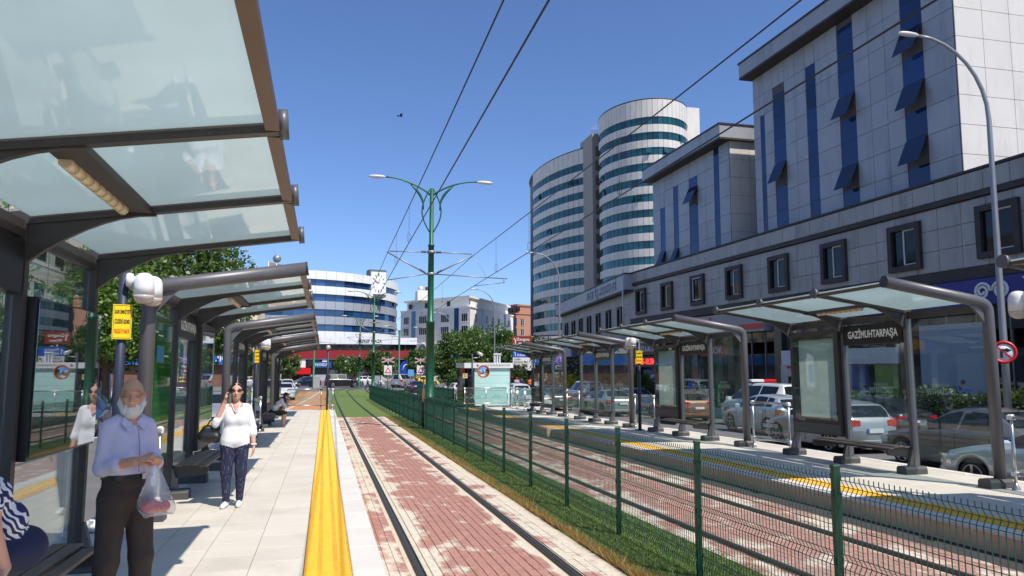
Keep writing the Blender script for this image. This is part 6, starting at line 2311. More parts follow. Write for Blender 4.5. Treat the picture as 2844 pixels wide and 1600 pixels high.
# ---------------------------------------------------------------- street lamps
def street_lamp(x, y, label, H=11.2, reach=2.5):
    root = thing('street_lamp', label, 'street lamp', (x, y, G(y) + 0.2), 0, 'curved grey street lamps')
    pts = [(0, 0, 0), (0, 0, 3.0), (0, 0, 6.0), (0, 0, H - 2.4)]
    rs = [0.11, 0.10, 0.085, 0.07]
    for k_ in range(1, 9):
        t = k_ / 8 * math.pi / 2
        pts.append((-reach * (1 - math.cos(t)) * 0.92, 0, H - 2.4 + 2.4 * math.sin(t)))
        rs.append(0.065 - 0.003 * k_)
    MB().tube(pts, rs, 10).build('mast', GALV, root)
    MB().lathe([(0.2, 0), (0.2, 0.04), (0.12, 0.08), (0.115, 0.5)], 12).build('base', GALV, root)
    lamp_head(MB(), (pts[-1][0], 0, H), (-1, 0, 0.02), 0.72).build('lamp_head', LAMPH, root)
    return root
street_lamp(19.5, 18.3, 'tall curved street lamp carrying the no right turn sign', 11.9, 2.6)
street_lamp(20.1, 64, 'curved street lamp before the splayed wing, with the no stopping sign', 12.6, 2.6)
street_lamp(20.2, 91, 'curved street lamp in front of the cream flats', 12.0, 2.6)
street_lamp(19.2, 118, 'distant curved street lamp left of the kiosk mirror', 11.0, 2.6)

def disc(r, y0, y1, n=28):
    mb = MB().lathe([(r, 0), (r, 1)], n)
    mb.v = [(a, y0 + (y1 - y0) * c, b) for a, b, c in mb.v]
    return mb
def annulus(r0, r1, y0, y1, n=28):
    mb = MB().lathe([(r0, 0), (r1, 0), (r1, 1), (r0, 1)], n, caps=False)
    mb.f += [(3 * n + j, 3 * n + (j + 1) % n, (j + 1) % n, j) for j in range(n)]
    mb.m += [0] * n
    mb.sm += [False] * n
    mb.v = [(a, y0 + (y1 - y0) * c, b) for a, b, c in mb.v]
    return mb
s = thing('no_right_turn_sign', 'round red ringed no right turn sign on the tall street lamp', 'road sign', (19.22, 18.05, 2.34), R(-38))
s.rotation_euler = (0, 0, R(-42))
disc(0.33, 0.0, 0.012).build('plate', WHITES, s, fix=True)
annulus(0.25, 0.335, -0.012, -0.001).build('red_ring', REDS, s, fix=True)
ar_ = MB().box(-0.10, -0.03, -0.008, -0.001, -0.16, 0.05)
ar_.box(-0.10, 0.06, -0.0085, -0.0015, 0.03, 0.10)
ar_.prism([(0.06, 0.0), (0.19, 0.065), (0.06, 0.13)], 'y', -0.008, -0.001)
ar_.build('arrow', BLACKP, s)
MB().beam((-0.20, -0.012, 0.19), (0.20, -0.012, -0.19), 0.045, 0.004, up=(0, 1, 0)).build('slash', REDS, s)
MB().cyl((0.0, 0.012, 0), (0.05, 0.35, 0), 0.03, 6).build('clamp', GALV, s)
s = thing('no_stopping_sign', 'round blue no stopping sign with red cross on the second street lamp', 'road sign', (20.0, 63.7, 2.45), R(-20))
disc(0.40, 0.0, 0.012).build('plate', BLUES, s, fix=True)
annulus(0.31, 0.405, -0.012, -0.001).build('red_ring', REDS, s, fix=True)
for sg in (-1, 1):
    MB().beam((-0.25, -0.009 - 0.002 * sg, 0.25 * sg), (0.25, -0.009 - 0.002 * sg, -0.25 * sg), 0.07, 0.003, up=(0, 1, 0)).build('cross_bar', REDS, s)
MB().box(-0.38, 0.38, 0, 0.01, -0.82, -0.46).build('plate_below', WHITES, s)
tk = MB().box(-0.28, -0.08, -0.006, -0.0005, -0.66, -0.54)
tk.box(-0.08, 0.28, -0.006, -0.0005, -0.68, -0.62)
tk.build('tow_symbol', BLACKP, s)
MB().cyl((0, 0.012, 0), (0.08, 0.3, 0), 0.03, 6).build('clamp', GALV, s)

d = thing('direction_sign', 'blue and white direction board with arrows on a grey post', 'road sign', (19.9, 76.2, G(76) + 0.1))
MB().cyl((0, 0.06, 0), (0, 0.06, 4.45), 0.06, 8).build('post', GALV, d)
for z0, z1, m, l1, l2, tm in ((3.62, 4.45, BLUES, 'Gaziantep', 'Adana', WHITEP), (2.96, 3.60, WHITES, 'Valilik', 'Emniyet Md.', BLACKP), (2.28, 2.94, WHITES, 'Büyükşehir', 'Belediyesi', BLACKP)):
    b = MB().box(-1.05, 1.05, -0.02, 0.0, z0, z1).build('sign_board', m, d)
    h_ = z1 - z0
    lettering(l1, 0.30, tm, b, (-0.60 if m is BLUES else -0.92, -0.025, z0 + h_ * 0.70), FACE['-y'], 0, 'LEFT', bold=0.004, fit=None)
    lettering(l2, 0.34 if m is BLUES else 0.30, tm, b, (-0.60 if m is BLUES else -0.92, -0.025, z0 + h_ * 0.28), FACE['-y'], 0, 'LEFT', bold=0.006)
    a = MB()
    if m is BLUES:
        a.beam((-0.78, -0.025, z0 + 0.12), (-0.78, -0.025, z0 + 0.5), 0.07, 0.004, up=(0, 1, 0))
        a.prism([(-0.95, z0 + 0.5), (-0.78, z0 + 0.66), (-0.74, z0 + 0.45)], 'y', -0.027, -0.022)
    else:
        a.beam((0.68, -0.025, z0 + 0.14), (0.88, -0.025, z0 + 0.40), 0.07, 0.004, up=(0, 1, 0))
        a.prism([(0.74, z0 + 0.42), (0.97, z0 + 0.54), (0.98, z0 + 0.28)], 'y', -0.027, -0.022)
    a.build('arrow', tm, b)
d = thing('museum_sign', 'brown museum direction board above the blue and white one', 'road sign', (21.6, 83.0, G(83) + 0.1))
MB().cyl((0, 0.06, 0), (0, 0.06, 6.1), 0.06, 8).build('post', GALV, d)
b = MB().box(-1.15, 1.15, -0.02, 0.0, 4.9, 6.1).build('sign_board', BROWNS, d)
lettering('Zeugma', 0.46, WHITEP, b, (0.15, -0.025, 5.72), FACE['-y'], 0, bold=0.006)
lettering('Müzesi', 0.40, WHITEP, b, (0.15, -0.025, 5.22), FACE['-y'], 0, bold=0.006)
MB().prism([(-1.0, 5.7), (-0.85, 5.95), (-0.8, 5.2), (-0.7, 5.2), (-0.72, 5.95), (-0.62, 5.7)], 'y', -0.027, -0.022).build('arrow', WHITEP, b)

def crossing_sign(x, y, label):
    root = thing('level_crossing_sign', label, 'road sign', (x, y, G(y)), 0, 'tram crossing warning signs')
    MB().cyl((0, 0, 0), (0, 0, 3.9), 0.05, 8).build('post', GALV, root)
    for sgn in (-1, 1):
        MB().beam((-0.75, -0.06 - 0.012 * sgn, 3.55 - 0.3 * sgn), (0.75, -0.06 - 0.012 * sgn, 3.55 + 0.3 * sgn), 0.16, 0.01, up=(0, 1, 0)).build('cross_blade', WHITES, root)
        MB().beam((-0.7, -0.075 - 0.012 * sgn, 3.55 - 0.28 * sgn), (0.7, -0.075 - 0.012 * sgn, 3.55 + 0.28 * sgn), 0.06, 0.004, up=(0, 1, 0)).build('red_strip', REDS, root)
    MB().box(-0.48, 0.48, -0.05, -0.03, 1.75, 2.9).build('plate', WHITES, root)
    MB().prism([(-0.42, 1.95), (0.42, 1.95), (0.0, 2.72)], 'y', -0.06, -0.051).build('red_triangle', REDS, root)
    MB().prism([(-0.24, 2.06), (0.24, 2.06), (0.0, 2.50)], 'y', -0.066, -0.061).build('white_triangle', WHITES, root)
    MB().cyl((0, -0.05, 3.0), (0, -0.12, 3.0), 0.1, 10).build('signal_lamp', BLACKP, root)
crossing_sign(7.6, 95, 'red and white crossed tram warning sign before the small trees')
crossing_sign(12.0, 98, 'red and white crossed tram warning sign before the blue arched sign')
# information box and blue pedestrian sign at the crossing
s = thing('information_sign', 'small light blue information plate on a post at the crossing', 'road sign', (10.1, 92, G(92)))
MB().cyl((0, 0, 0), (0, 0, 2.4), 0.04, 8).build('post', GALV, s)
MB().box(-0.35, 0.35, -0.05, -0.03, 1.6, 2.4).build('plate', pm('sign_cyan', S(90, 160, 200), 0.5), s)
for xx, yy, lab in ((-14.2, 44, 'tall white feather banner in front of the shop terrace'), (-14.2, 47.5, 'second white feather banner near the leaning trunk')):
    fl = thing('feather_banner', lab, 'banner', (xx, yy, G(yy) + 0.06), 0, 'white feather banners')
    MB().cyl((0, 0, 0), (0, 0, 3.6), 0.025, 6).build('pole', GALV, fl)
    MB().prism([(0.03, 0.8), (0.75, 0.9), (0.8, 2.9), (0.6, 3.5), (0.03, 3.6)], 'y', -0.01, 0.01).build('cloth', WHITES, fl)
    MB().prism([(0.2, 1.4), (0.55, 1.45), (0.6, 2.6), (0.25, 2.8)], 'y', -0.016, -0.011).build('print', BLUES, fl)
# waste bin and control cabinets by the rails at the crossing
for xx, yy, lab in ((-0.9, 93, 'grey signal cabinet left of the rails at the crossing'), (6.4, 97, 'grey signal cabinet beside the walking man')):
    cbn = thing('signal_cabinet', lab, 'cabinet', (xx, yy, G(yy)), 0, 'signal cabinets')
    MB().bbox(-0.4, 0.4, -0.25, 0.25, 0.1, 1.6, 0.04).build('case', GALV, cbn)
    MB().box(-0.36, 0.36, -0.262, -0.252, 0.2, 1.5).build('door', pm('cabinet_door', S(168, 170, 172), 0.5, 0.2), cbn)
    MB().box(-0.42, 0.42, -0.27, 0.27, 0, 0.1).build('plinth', KERB, cbn)

# bird in the sky
bd = thing('bird', 'small dark bird gliding with spread wings in the open sky', 'bird', (5.48, 60, 22.1), R(20))
mb = MB()
mb.ball((0, 0, 0), 0.07, 10, 8, sc=(2.6, 1, 0.9))
for sg in (1, -1):
    mb.add([(0.10, sg * 0.03, 0.02), (-0.10, sg * 0.03, 0.02), (-0.16, sg * 0.30, 0.10), (-0.05, sg * 0.55, 0.05), (0.03, sg * 0.30, 0.11)], [(0, 1, 2, 4), (4, 2, 3)])
mb.add([(-0.16, 0.02, 0), (-0.16, -0.02, 0), (-0.34, -0.07, 0.0), (-0.34, 0.07, 0.0)], [(0, 1, 2, 3)])
mb.build('body', pm('bird_dark', (0.04, 0.04, 0.045), 0.8), bd)
# crumpled paper litter behind the glass near the older man
lt = MB()
rl_ = random.Random(4)
for q in range(5):
    o_ = len(lt.v)
    lt.ball((rl_.uniform(-0.25, 0.25), rl_.uniform(-0.2, 0.2), 0.05), 0.07, 7, 5)
    lt.v[o_:] = [(a + rl_.uniform(-.025, .025), b + rl_.uniform(-.025, .025), max(0.002, c + rl_.uniform(-.03, .03))) for a, b, c in lt.v[o_:]]
lt.build('paper_litter', pm('white_paper', (0.7, 0.7, 0.68), 0.8), None, loc=(-2.45, 9.3, G(9.3) + PH), label='crumpled white paper litter on the platform behind the older man', cat='litter', kind='stuff')
# ---------------------------------------------------------------- people: one continuous skin grown from tapered limbs
def surface_net(D, org, h):
    sgn = D < 0
    nx, ny, nz = D.shape
    c = np.zeros((nx - 1, ny - 1, nz - 1), np.int8)
    for i in (0, 1):
        for j in (0, 1):
            for k_ in (0, 1):
                c += sgn[i:nx - 1 + i, j:ny - 1 + j, k_:nz - 1 + k_]
    act = (c > 0) & (c < 8)
    idx = -np.ones(act.shape, np.int64)
    cells = np.argwhere(act)
    idx[act] = np.arange(len(cells))
    acc = np.zeros((len(cells), 3))
    cnt = np.zeros(len(cells))
    corners = [(i, j, k_) for i in (0, 1) for j in (0, 1) for k_ in (0, 1)]
    for a in corners:
        for ax in range(3):
            if a[ax]:
                continue
            b = list(a)
            b[ax] = 1
            va = D[cells[:, 0] + a[0], cells[:, 1] + a[1], cells[:, 2] + a[2]]
            vb = D[cells[:, 0] + b[0], cells[:, 1] + b[1], cells[:, 2] + b[2]]
            m = (va < 0) != (vb < 0)
            t = np.where(m, va / np.where(m, va - vb, 1), 0)
            p = np.tile(np.array(a, float), (len(cells), 1))
            p[:, ax] += t
            acc[m] += p[m]
            cnt[m] += 1
    V = org + (cells + acc / cnt[:, None]) * h
    F_ = []
    for ax in range(3):
        u, w = [(1, 2), (2, 0), (0, 1)][ax]
        s0 = [slice(None)] * 3
        s1 = [slice(None)] * 3
        s0[ax] = slice(0, -1)
        s1[ax] = slice(1, None)
        A, B = sgn[tuple(s0)], sgn[tuple(s1)]
        e = np.argwhere(A != B)
        e = e[(e[:, u] > 0) & (e[:, w] > 0) & (e[:, u] < D.shape[u] - 1) & (e[:, w] < D.shape[w] - 1)]
        ins = A[e[:, 0], e[:, 1], e[:, 2]]
        def cell(du, dw):
            q = e.copy()
            q[:, u] -= du
            q[:, w] -= dw
            return idx[q[:, 0], q[:, 1], q[:, 2]]
        quad = np.stack([cell(1, 1), cell(0, 1), cell(0, 0), cell(1, 0)], 1)
        quad[~ins] = quad[~ins][:, ::-1]
        F_.append(quad)
    return V, np.concatenate(F_)

class Flesh:
    def __init__(s):
        s.p = []
    def cap(s, a, b, r0, r1=None, mat=0, k=0.02):
        s.p.append(('c', np.array(a, float), np.array(b, float), r0, r0 if r1 is None else r1, mat, k))
        return s
    def ell(s, c, r, mat=0, k=0.02):
        s.p.append(('e', np.array(c, float), np.array(r, float), 0, 0, mat, k))
        return s
    def chain(s, pts, rs, mat=0, k=0.02):
        for i in range(len(pts) - 1):
            s.cap(pts[i], pts[i + 1], rs[i], rs[i + 1], mat, k)
        return s
    def mesh(s, name, mats, h=0.01):
        lo = np.min([np.minimum(q[1] - (q[2] if q[0] == 'e' else max(q[3], q[4])), (q[1] - q[2]) if q[0] == 'e' else q[2] - max(q[3], q[4])) for q in s.p], 0) - 3 * h
        hi = np.max([np.maximum(q[1] + (q[2] if q[0] == 'e' else max(q[3], q[4])), (q[1] + q[2]) if q[0] == 'e' else q[2] + max(q[3], q[4])) for q in s.p], 0) + 3 * h
        n = np.ceil((hi - lo) / h).astype(int) + 1
        D = np.full(n, 0.5, np.float32)
        B = np.full(n, 0.5, np.float32)
        M = np.zeros(n, np.int8)
        ax = [lo[i] + np.arange(n[i]) * h for i in range(3)]
        for t, a, b, r0, r1, mat, k in s.p:
            if t == 'c':
                l_, u_ = np.minimum(a, b) - max(r0, r1) - 0.06, np.maximum(a, b) + max(r0, r1) + 0.06
            else:
                l_, u_ = a - b - 0.06, a + b + 0.06
            i0 = np.maximum(0, ((l_ - lo) / h).astype(int))
            i1 = np.minimum(n, ((u_ - lo) / h).astype(int) + 2)
            sl = tuple(slice(i0[i], i1[i]) for i in range(3))
            P_ = np.stack(np.meshgrid(ax[0][sl[0]], ax[1][sl[1]], ax[2][sl[2]], indexing='ij'), -1).astype(np.float32)
            if t == 'c':
                ba = (b - a).astype(np.float32)
                pa = P_ - a.astype(np.float32)
                hh = np.clip((pa @ ba) / max(1e-9, float(ba @ ba)), 0, 1)
                d = np.linalg.norm(pa - hh[..., None] * ba, axis=-1) - (r0 + (r1 - r0) * hh)
            else:
                q = P_ - a.astype(np.float32)
                if r0:                        # r0 holds the yaw of an ellipsoid
                    cc, ss = math.cos(r0), math.sin(r0)
                    q = np.stack([q[..., 0] * cc + q[..., 1] * ss, -q[..., 0] * ss + q[..., 1] * cc, q[..., 2]], -1)
                q = q / b.astype(np.float32)
                k0 = np.linalg.norm(q, axis=-1)
                k1 = np.linalg.norm(q / b.astype(np.float32), axis=-1) + 1e-6
                d = k0 * (k0 - 1) / k1
            cur = D[sl]
            f = np.clip(0.5 + 0.5 * (cur - d) / k, 0, 1)
            D[sl] = cur * (1 - f) + d * f - k * f * (1 - f)
            bb = B[sl]
            m = d < bb
            M[sl] = np.where(m, mat, M[sl])
            B[sl] = np.where(m, d, bb)
        V, F_ = surface_net(D, lo, h)
        me = bpy.data.meshes.new(name)
        me.from_pydata(V.tolist(), [], F_.tolist())
        for m in mats:
            me.materials.append(m)
        ctr = V[F_].mean(1)
        ii = np.clip(((ctr - lo) / h + 0.5).astype(int), 0, n - 1)
        me.polygons.foreach_set('material_index', M[ii[:, 0], ii[:, 1], ii[:, 2]].astype(np.int32))
        me.polygons.foreach_set('use_smooth', [True] * len(F_))
        me.update()
        return me

def hand(fl, wrist, direction, palm_n, mat, side=1, curl=0.35, size=1.0):
    """palm, four unequal bent fingers, and a thumb leaving the side of the palm"""
    w = Vector(wrist)
    d = Vector(direction).normalized()
    nn = Vector(palm_n)
    nn = (nn - d * nn.dot(d)).normalized()
    s_ = d.cross(nn) * side
    L_ = 0.085 * size
    pc = w + d * (L_ * 0.55)
    for q in (-1, -0.33, 0.33, 1):
        fl.cap(w + s_ * (q * 0.020), w + d * L_ + s_ * (q * 0.030), 0.015, 0.013, mat, 0.012)
    for q, ln in ((-1.05, 0.066), (-0.35, 0.078), (0.35, 0.074), (1.05, 0.058)):
        b = w + d * (L_ - 0.004) + s_ * (q * 0.0295)
        m1 = b + (d * math.cos(curl) + nn * math.sin(curl)) * (ln * 0.5 * size)
        m2 = m1 + (d * math.cos(curl * 2.3) + nn * math.sin(curl * 2.3)) * (ln * 0.5 * size)
        fl.chain([b, m1, m2], [0.0095, 0.0088, 0.0075], mat, 0.004)
    tb = w + d * 0.028 - s_ * 0.028
    t1 = tb + (d * 0.6 - s_ * 0.75 + nn * 0.3).normalized() * 0.035
    t2 = t1 + (d * 0.9 - s_ * 0.25 + nn * 0.4).normalized() * 0.03
    fl.chain([tb, t1, t2], [0.013, 0.011, 0.009], mat, 0.006)

def head(fl, c, skin, lean=(0, 0, 0), s=1.0, nose=True, yaw=0.0):
    """c = centre of the skull, face towards -y"""
    c = np.array(c, float)
    cy_, sy_ = math.cos(yaw), math.sin(yaw)
    T = lambda o: c + np.array((o[0] * cy_ - o[1] * sy_, o[0] * sy_ + o[1] * cy_, o[2])) * s
    E = lambda o, r, k=0.02: fl.p.append(('e', T(o), np.array(r) * s, yaw, 0, skin, k))
    E((0, 0.01, 0.02), (0.074, 0.093, 0.100))
    E((0, -0.022, -0.045), (0.060, 0.068, 0.075), 0.03)
    E((0, -0.055, -0.088), (0.032, 0.030, 0.024), 0.03)
    if nose:
        fl.cap(T((0, -0.088, 0.012)), T((0, -0.108, -0.028)), 0.009 * s, 0.015 * s, skin, 0.012)
        E((0, -0.090, 0.028), (0.045, 0.012, 0.010), 0.014)
        E((0, -0.084, -0.062), (0.024, 0.012, 0.007), 0.008)
        for q in (-1, 1):
            E((q * 0.035, -0.070, -0.025), (0.022, 0.018, 0.020), 0.02)
            E((q * 0.078, 0.012, -0.004), (0.010, 0.020, 0.032), 0.008)

SKIN_M = pm('skin_tan', S(204, 150, 122), 0.55, var=0.06, scale=20)
SKIN_W = pm('skin_light', S(206, 154, 130), 0.55, var=0.05, scale=20)
LILAC = pm('lilac_shirt', S(200, 194, 218), 0.85, var=0.10, scale=9, bump=1.0, bscale=15)
BROWNT = pm('brown_trousers', S(62, 52, 48), 0.9, var=0.14, scale=10, bump=1.0, bscale=14)
BLACKS = pm('black_leather', (0.012, 0.012, 0.012), 0.4, var=0.1)
WBLOUSE = pm('white_blouse', S(226, 224, 226), 0.85, var=0.05, scale=9, bump=0.35, bscale=12)
WSNEAK = pm('white_sneaker', S(228, 226, 224), 0.6, var=0.05)
HAIRD = pm('dark_hair', (0.012, 0.010, 0.009), 0.45, var=0.3, scale=30, bump=0.6, bscale=90)
BEARD = pm('white_beard', S(222, 218, 210), 0.9, var=0.15, scale=40, bump=1.0, bscale=110)
LENS = pm('dark_lens', (0.01, 0.008, 0.008), 0.08, coat=0.8)
GOLD = pm('gold_wire', S(170, 140, 90), 0.3, 0.8)

def dotted_navy():
    m = pm('navy_dotted', S(34, 38, 66), 0.9, var=0.1, scale=10)
    N, L = m.node_tree.nodes, m.node_tree.links
    b = N['Principled BSDF']
    src = b.inputs['Base Color'].links[0].from_socket
    tc = N.new('ShaderNodeTexCoord')
    vo = N.new('ShaderNodeTexVoronoi')
    vo.inputs['Scale'].default_value = 60
    vo.inputs['Randomness'].default_value = 0.15
    L.new(tc.outputs['Object'], vo.inputs['Vector'])
    lt_ = N.new('ShaderNodeMath')
    lt_.operation = 'LESS_THAN'
    lt_.inputs[1].default_value = 0.17
    L.new(vo.outputs['Distance'], lt_.inputs[0])
    L.new(mix_node(m.node_tree, lt_.outputs[0], src, S(200, 200, 215)), b.inputs['Base Color'])
    return m
def striped():
    m = pm('zebra_blouse', S(36, 44, 92), 0.85, var=0.06, scale=10)
    N, L = m.node_tree.nodes, m.node_tree.links
    b = N['Principled BSDF']
    src = b.inputs['Base Color'].links[0].from_socket
    tc = N.new('ShaderNodeTexCoord')
    wv = N.new('ShaderNodeTexWave')
    wv.bands_direction = 'DIAGONAL'
    wv.inputs['Scale'].default_value = 13.0
    wv.inputs['Distortion'].default_value = 6.0
    wv.inputs['Detail'].default_value = 1.0
    wv.inputs['Detail Scale'].default_value = 1.2
    L.new(tc.outputs['Object'], wv.inputs['Vector'])
    gt = N.new('ShaderNodeMath')
    gt.operation = 'GREATER_THAN'
    gt.inputs[1].default_value = 0.56
    L.new(wv.outputs['Fac'], gt.inputs[0])
    L.new(mix_node(m.node_tree, gt.outputs[0], src, S(226, 226, 228)), b.inputs['Base Color'])
    return m

# --- the older man
def older_man():
    x, y = -1.315, 5.84
    root = thing('person', 'bald bearded man in lilac shirt and dark trousers holding a plastic bag', 'person', (x, y, G(y) + PH), R(36))
    YW = R(-24)
    HM = Matrix.Translation((0, -0.02, 0)) @ Matrix.Rotation(YW, 4, 'Z') @ Matrix.Translation((0, 0.02, 0))
    f = Flesh()
    SH, TR, SK, BT = 0, 1, 2, 3
    # legs
    for s in (-1, 1):
        hip, kn, an = (s * 0.085, 0.0, 0.86), (s * 0.115, -0.015, 0.47), (s * 0.135, 0.03, 0.085)
        f.chain([hip, kn, an], [0.100, 0.078, 0.062], TR, 0.03)
        f.cap((s * 0.14, 0.05, 0.045), (s * 0.165, -0.14, 0.035), 0.042, 0.036, BT, 0.015)
        f.cap((s * 0.135, 0.03, 0.10), (s * 0.138, 0.025, 0.05), 0.067, 0.070, TR, 0.01)
    f.cap((-0.060, 0.01, 0.90), (0.060, 0.01, 0.90), 0.108, mat=TR, k=0.04)
    f.cap((-0.055, 0.0, 0.99), (0.055, 0.0, 0.99), 0.104, mat=TR, k=0.02)
    # shirt
    f.cap((-0.052, -0.015, 1.09), (0.052, -0.015, 1.09), 0.112, mat=SH, k=0.02)
    f.cap((-0.054, -0.01, 1.20), (0.054, -0.01, 1.20), 0.108, mat=SH, k=0.05)
    f.cap((-0.060, 0.0, 1.30), (0.060, 0.0, 1.30), 0.095, mat=SH, k=0.05)
    f.cap((-0.105, 0.01, 1.372), (0.105, 0.01, 1.372), 0.052, mat=SH, k=0.05)
    f.cap((-0.06, 0.01, 1.40), (0.06, 0.01, 1.40), 0.055, mat=SH, k=0.03)
    f.cap((0, 0.0, 1.38), (0, -0.012, 1.49), 0.055, 0.052, SK, 0.015)
    # arms: shoulder, elbow, wrist meeting in front
    shR, elR, wrR = (-0.135, 0.015, 1.355), (-0.172, -0.01, 1.095), (-0.062, -0.255, 1.150)
    shL, elL, wrL = (0.135, 0.015, 1.355), (0.175, -0.01, 1.10), (0.092, -0.255, 1.135)
    for sh, el, wr_ in ((shR, elR, wrR), (shL, elL, wrL)):
        f.chain([sh, el], [0.057, 0.053], SH, 0.03)
        mid = np.array(el) + (np.array(wr_) - np.array(el)) * (0.42 if sh is shR else 0.35)
        f.cap(el, mid, 0.056, 0.052, SH, 0.02)
        f.cap(mid, np.array(el) + (np.array(mid) - np.array(el)) * 1.14, 0.056, 0.055, SH, 0.006)
        f.chain([el, wr_], [0.044, 0.030], SK, 0.008)
    hand(f, wrR, (0.70, -0.45, 0.22), (0.1, 0.4, -1), SK, 1, 0.8)
    hand(f, wrL, (-0.60, -0.45, 0.10), (-0.2, 0.5, 0.6), SK, -1, 0.95)
    head(f, (0, -0.02, 1.575), SK, yaw=YW)
    me = f.mesh('body', [LILAC, BROWNT, SKIN_M, BLACKS], 0.0085)
    inst(me, 'body', root)
    # beard
    b = Flesh()
    b.ell((0, -0.070, 1.482), (0.050, 0.040, 0.046), 0, 0.02)
    b.ell((0, -0.086, 1.497), (0.030, 0.024, 0.014), 0, 0.012)
    b.ell((0, -0.055, 1.450), (0.048, 0.044, 0.035), 0, 0.02)
    for s in (-1, 1):
        b.chain([(s * 0.069, -0.012, 1.570), (s * 0.066, -0.035, 1.525), (s * 0.045, -0.065, 1.478)], [0.010, 0.022, 0.028], 0, 0.02)
        b.cap((s * 0.004, -0.104, 1.531), (s * 0.036, -0.090, 1.508), 0.0085, 0.010, 0, 0.010)
    bme = b.mesh('beard', [BEARD], 0.006)
    bme.transform(HM)
    inst(bme, 'beard', root)
    mo = MB().ball((0, -0.100, 1.515), 0.018, 10, 6, sc=(1.0, 0.5, 0.22))
    mo.xf(HM).build('lips', pm('lips', S(150, 88, 78), 0.5), root)
    for s in (-1, 1):
        e_ = MB().ball((s * 0.031, -0.0885, 1.588), 0.010, 10, 8, sc=(1.25, 0.6, 0.55))
        eo = e_.xf(HM).build('eye', pm('eye_white', (0.6, 0.58, 0.56), 0.3), root)
        MB().ball((s * 0.031, -0.0935, 1.588), 0.0052, 8, 6, sc=(1, 0.5, 1)).xf(HM).build('iris', BLACKS, eo)
        MB().tube([(s * 0.015, -0.1005, 1.607), (s * 0.034, -0.0975, 1.613), (s * 0.054, -0.083, 1.606)], 0.0045, 5).xf(HM).build('eyebrow', pm('grey_brow', S(150, 140, 132), 0.9), root)
    gl = MB()
    for s in (-1, 1):
        gl.tube([(s * 0.035 + 0.027 * math.cos(t), -0.104 + 0.004 * abs(math.cos(t)), 1.588 + 0.019 * math.sin(t)) for t in np.linspace(0, 2 * math.pi, 15)], 0.0030, 5)
        gl.tube([(s * 0.062, -0.100, 1.592), (s * 0.079, -0.05, 1.592), (s * 0.085, 0.012, 1.588)], 0.0022, 4)
    gl.tube([(-0.008, -0.106, 1.592), (0.008, -0.106, 1.592)], 0.0022, 4)
    gl.xf(HM).build('spectacles', GOLD, root)
    # grey fringe of hair round the back
    # collar, placket, buttons, pocket, belt
    co = MB()
    for s in (-1, 1):
        co.add([(s * 0.012, -0.066, 1.395), (s * 0.062, -0.050, 1.432), (s * 0.088, -0.075, 1.385), (s * 0.052, -0.118, 1.335)], [(0, 1, 2, 3)] if s > 0 else [(3, 2, 1, 0)])
        co.add([(s * 0.062, -0.050, 1.432), (s * 0.070, 0.02, 1.452), (s * 0.092, 0.02, 1.40), (s * 0.088, -0.075, 1.385)], [(0, 1, 2, 3)] if s > 0 else [(3, 2, 1, 0)])
    co.v = [(a, b - 0.006, c) for a, b, c in co.v]
    co.build('collar', LILAC, root)
    pk = MB()
    for k_, (zz, yy) in enumerate(((1.33, -0.112), (1.25, -0.128), (1.17, -0.138), (1.09, -0.142))):
        pk.cyl((0.004, yy, zz), (0.004, yy - 0.006, zz), 0.006, 8)
    pk.build('button', pm('shirt_button', S(214, 206, 226), 0.4), root)
    pl_ = MB().tube([(0.016, -0.108, 1.35), (0.018, -0.126, 1.26), (0.018, -0.139, 1.17), (0.016, -0.141, 1.06)], 0.003, 4)
    pl_.build('placket', pm('lilac_shade_seam', S(150, 140, 180), 0.9), root)
    bl = MB()
    v = []
    n = 36
    for j in range(n):
        t = 2 * math.pi * j / n
        cx_ = 0.088 * (1 if math.cos(t) > 0 else -1) if abs(math.cos(t)) > 0.02 else 0
        for zz in (1.012, 1.046):
            v.append((0.052 * np.sign(math.cos(t)) * min(1, abs(math.cos(t)) * 2) + 0.114 * math.cos(t), -0.004 + 0.119 * math.sin(t), zz))
    bl.add(v, [(2 * j, 2 * ((j + 1) % n), 2 * ((j + 1) % n) + 1, 2 * j + 1) for j in range(n)], 0, True)
    bo = bl.build('belt', BLACKS, root)
    MB().box(0.045, 0.085, -0.136, -0.128, 1.010, 1.048).build('buckle', CHROME, bo)
    # wristband
    # plastic bag: a thing of its own, held
    bag = thing('plastic_bag', 'thin white plastic carrier bag with red produce hanging from the man\'s hands', 'bag', (x, y, G(y) + PH), R(36))
    v, fc = [], []
    n, rows = 22, 9
    rr = random.Random(2)
    for i in range(rows + 1):
        t = i / rows
        z = 1.12 - 0.32 * t
        r = 0.014 + 0.098 * t ** 0.85 - (0.03 * max(0, (t - 0.88) / 0.12))
        for j in range(n):
            a = 2 * math.pi * j / n
            k_ = 1 + 0.14 * math.sin(5 * a + i) * (1 - t * 0.5) + rr.uniform(-0.05, 0.05)
            v.append((0.030 + r * 1.25 * k_ * math.cos(a) + 0.04 * t, -0.330 + r * 0.75 * k_ * math.sin(a), z + 0.015 * math.sin(3 * a) * t))
    for i in range(rows):
        for j in range(n):
            q = (j + 1) % n
            fc.append((i * n + j, i * n + q, (i + 1) * n + q, (i + 1) * n + j))
    fc.append(tuple(rows * n + j for j in range(n)))
    m = glass('thin_plastic', (0.90, 0.90, 0.92), 1.0, 0.34, (0.80, 0.80, 0.84))
    MB().add(v, fc, 0, True).build('film', m, bag)
    fr = MB()
    for px, py, pz in ((0.02, -0.335, 0.835), (0.08, -0.315, 0.835), (0.11, -0.345, 0.84), (0.05, -0.295, 0.85), (0.0, -0.315, 0.845)):
        fr.ball((px, py, pz + 0.008), 0.036, 10, 8)
    fr.build('produce', pm('red_produce', S(216, 74, 62), 0.5, var=0.2, scale=20), bag)
    return root
older_man()

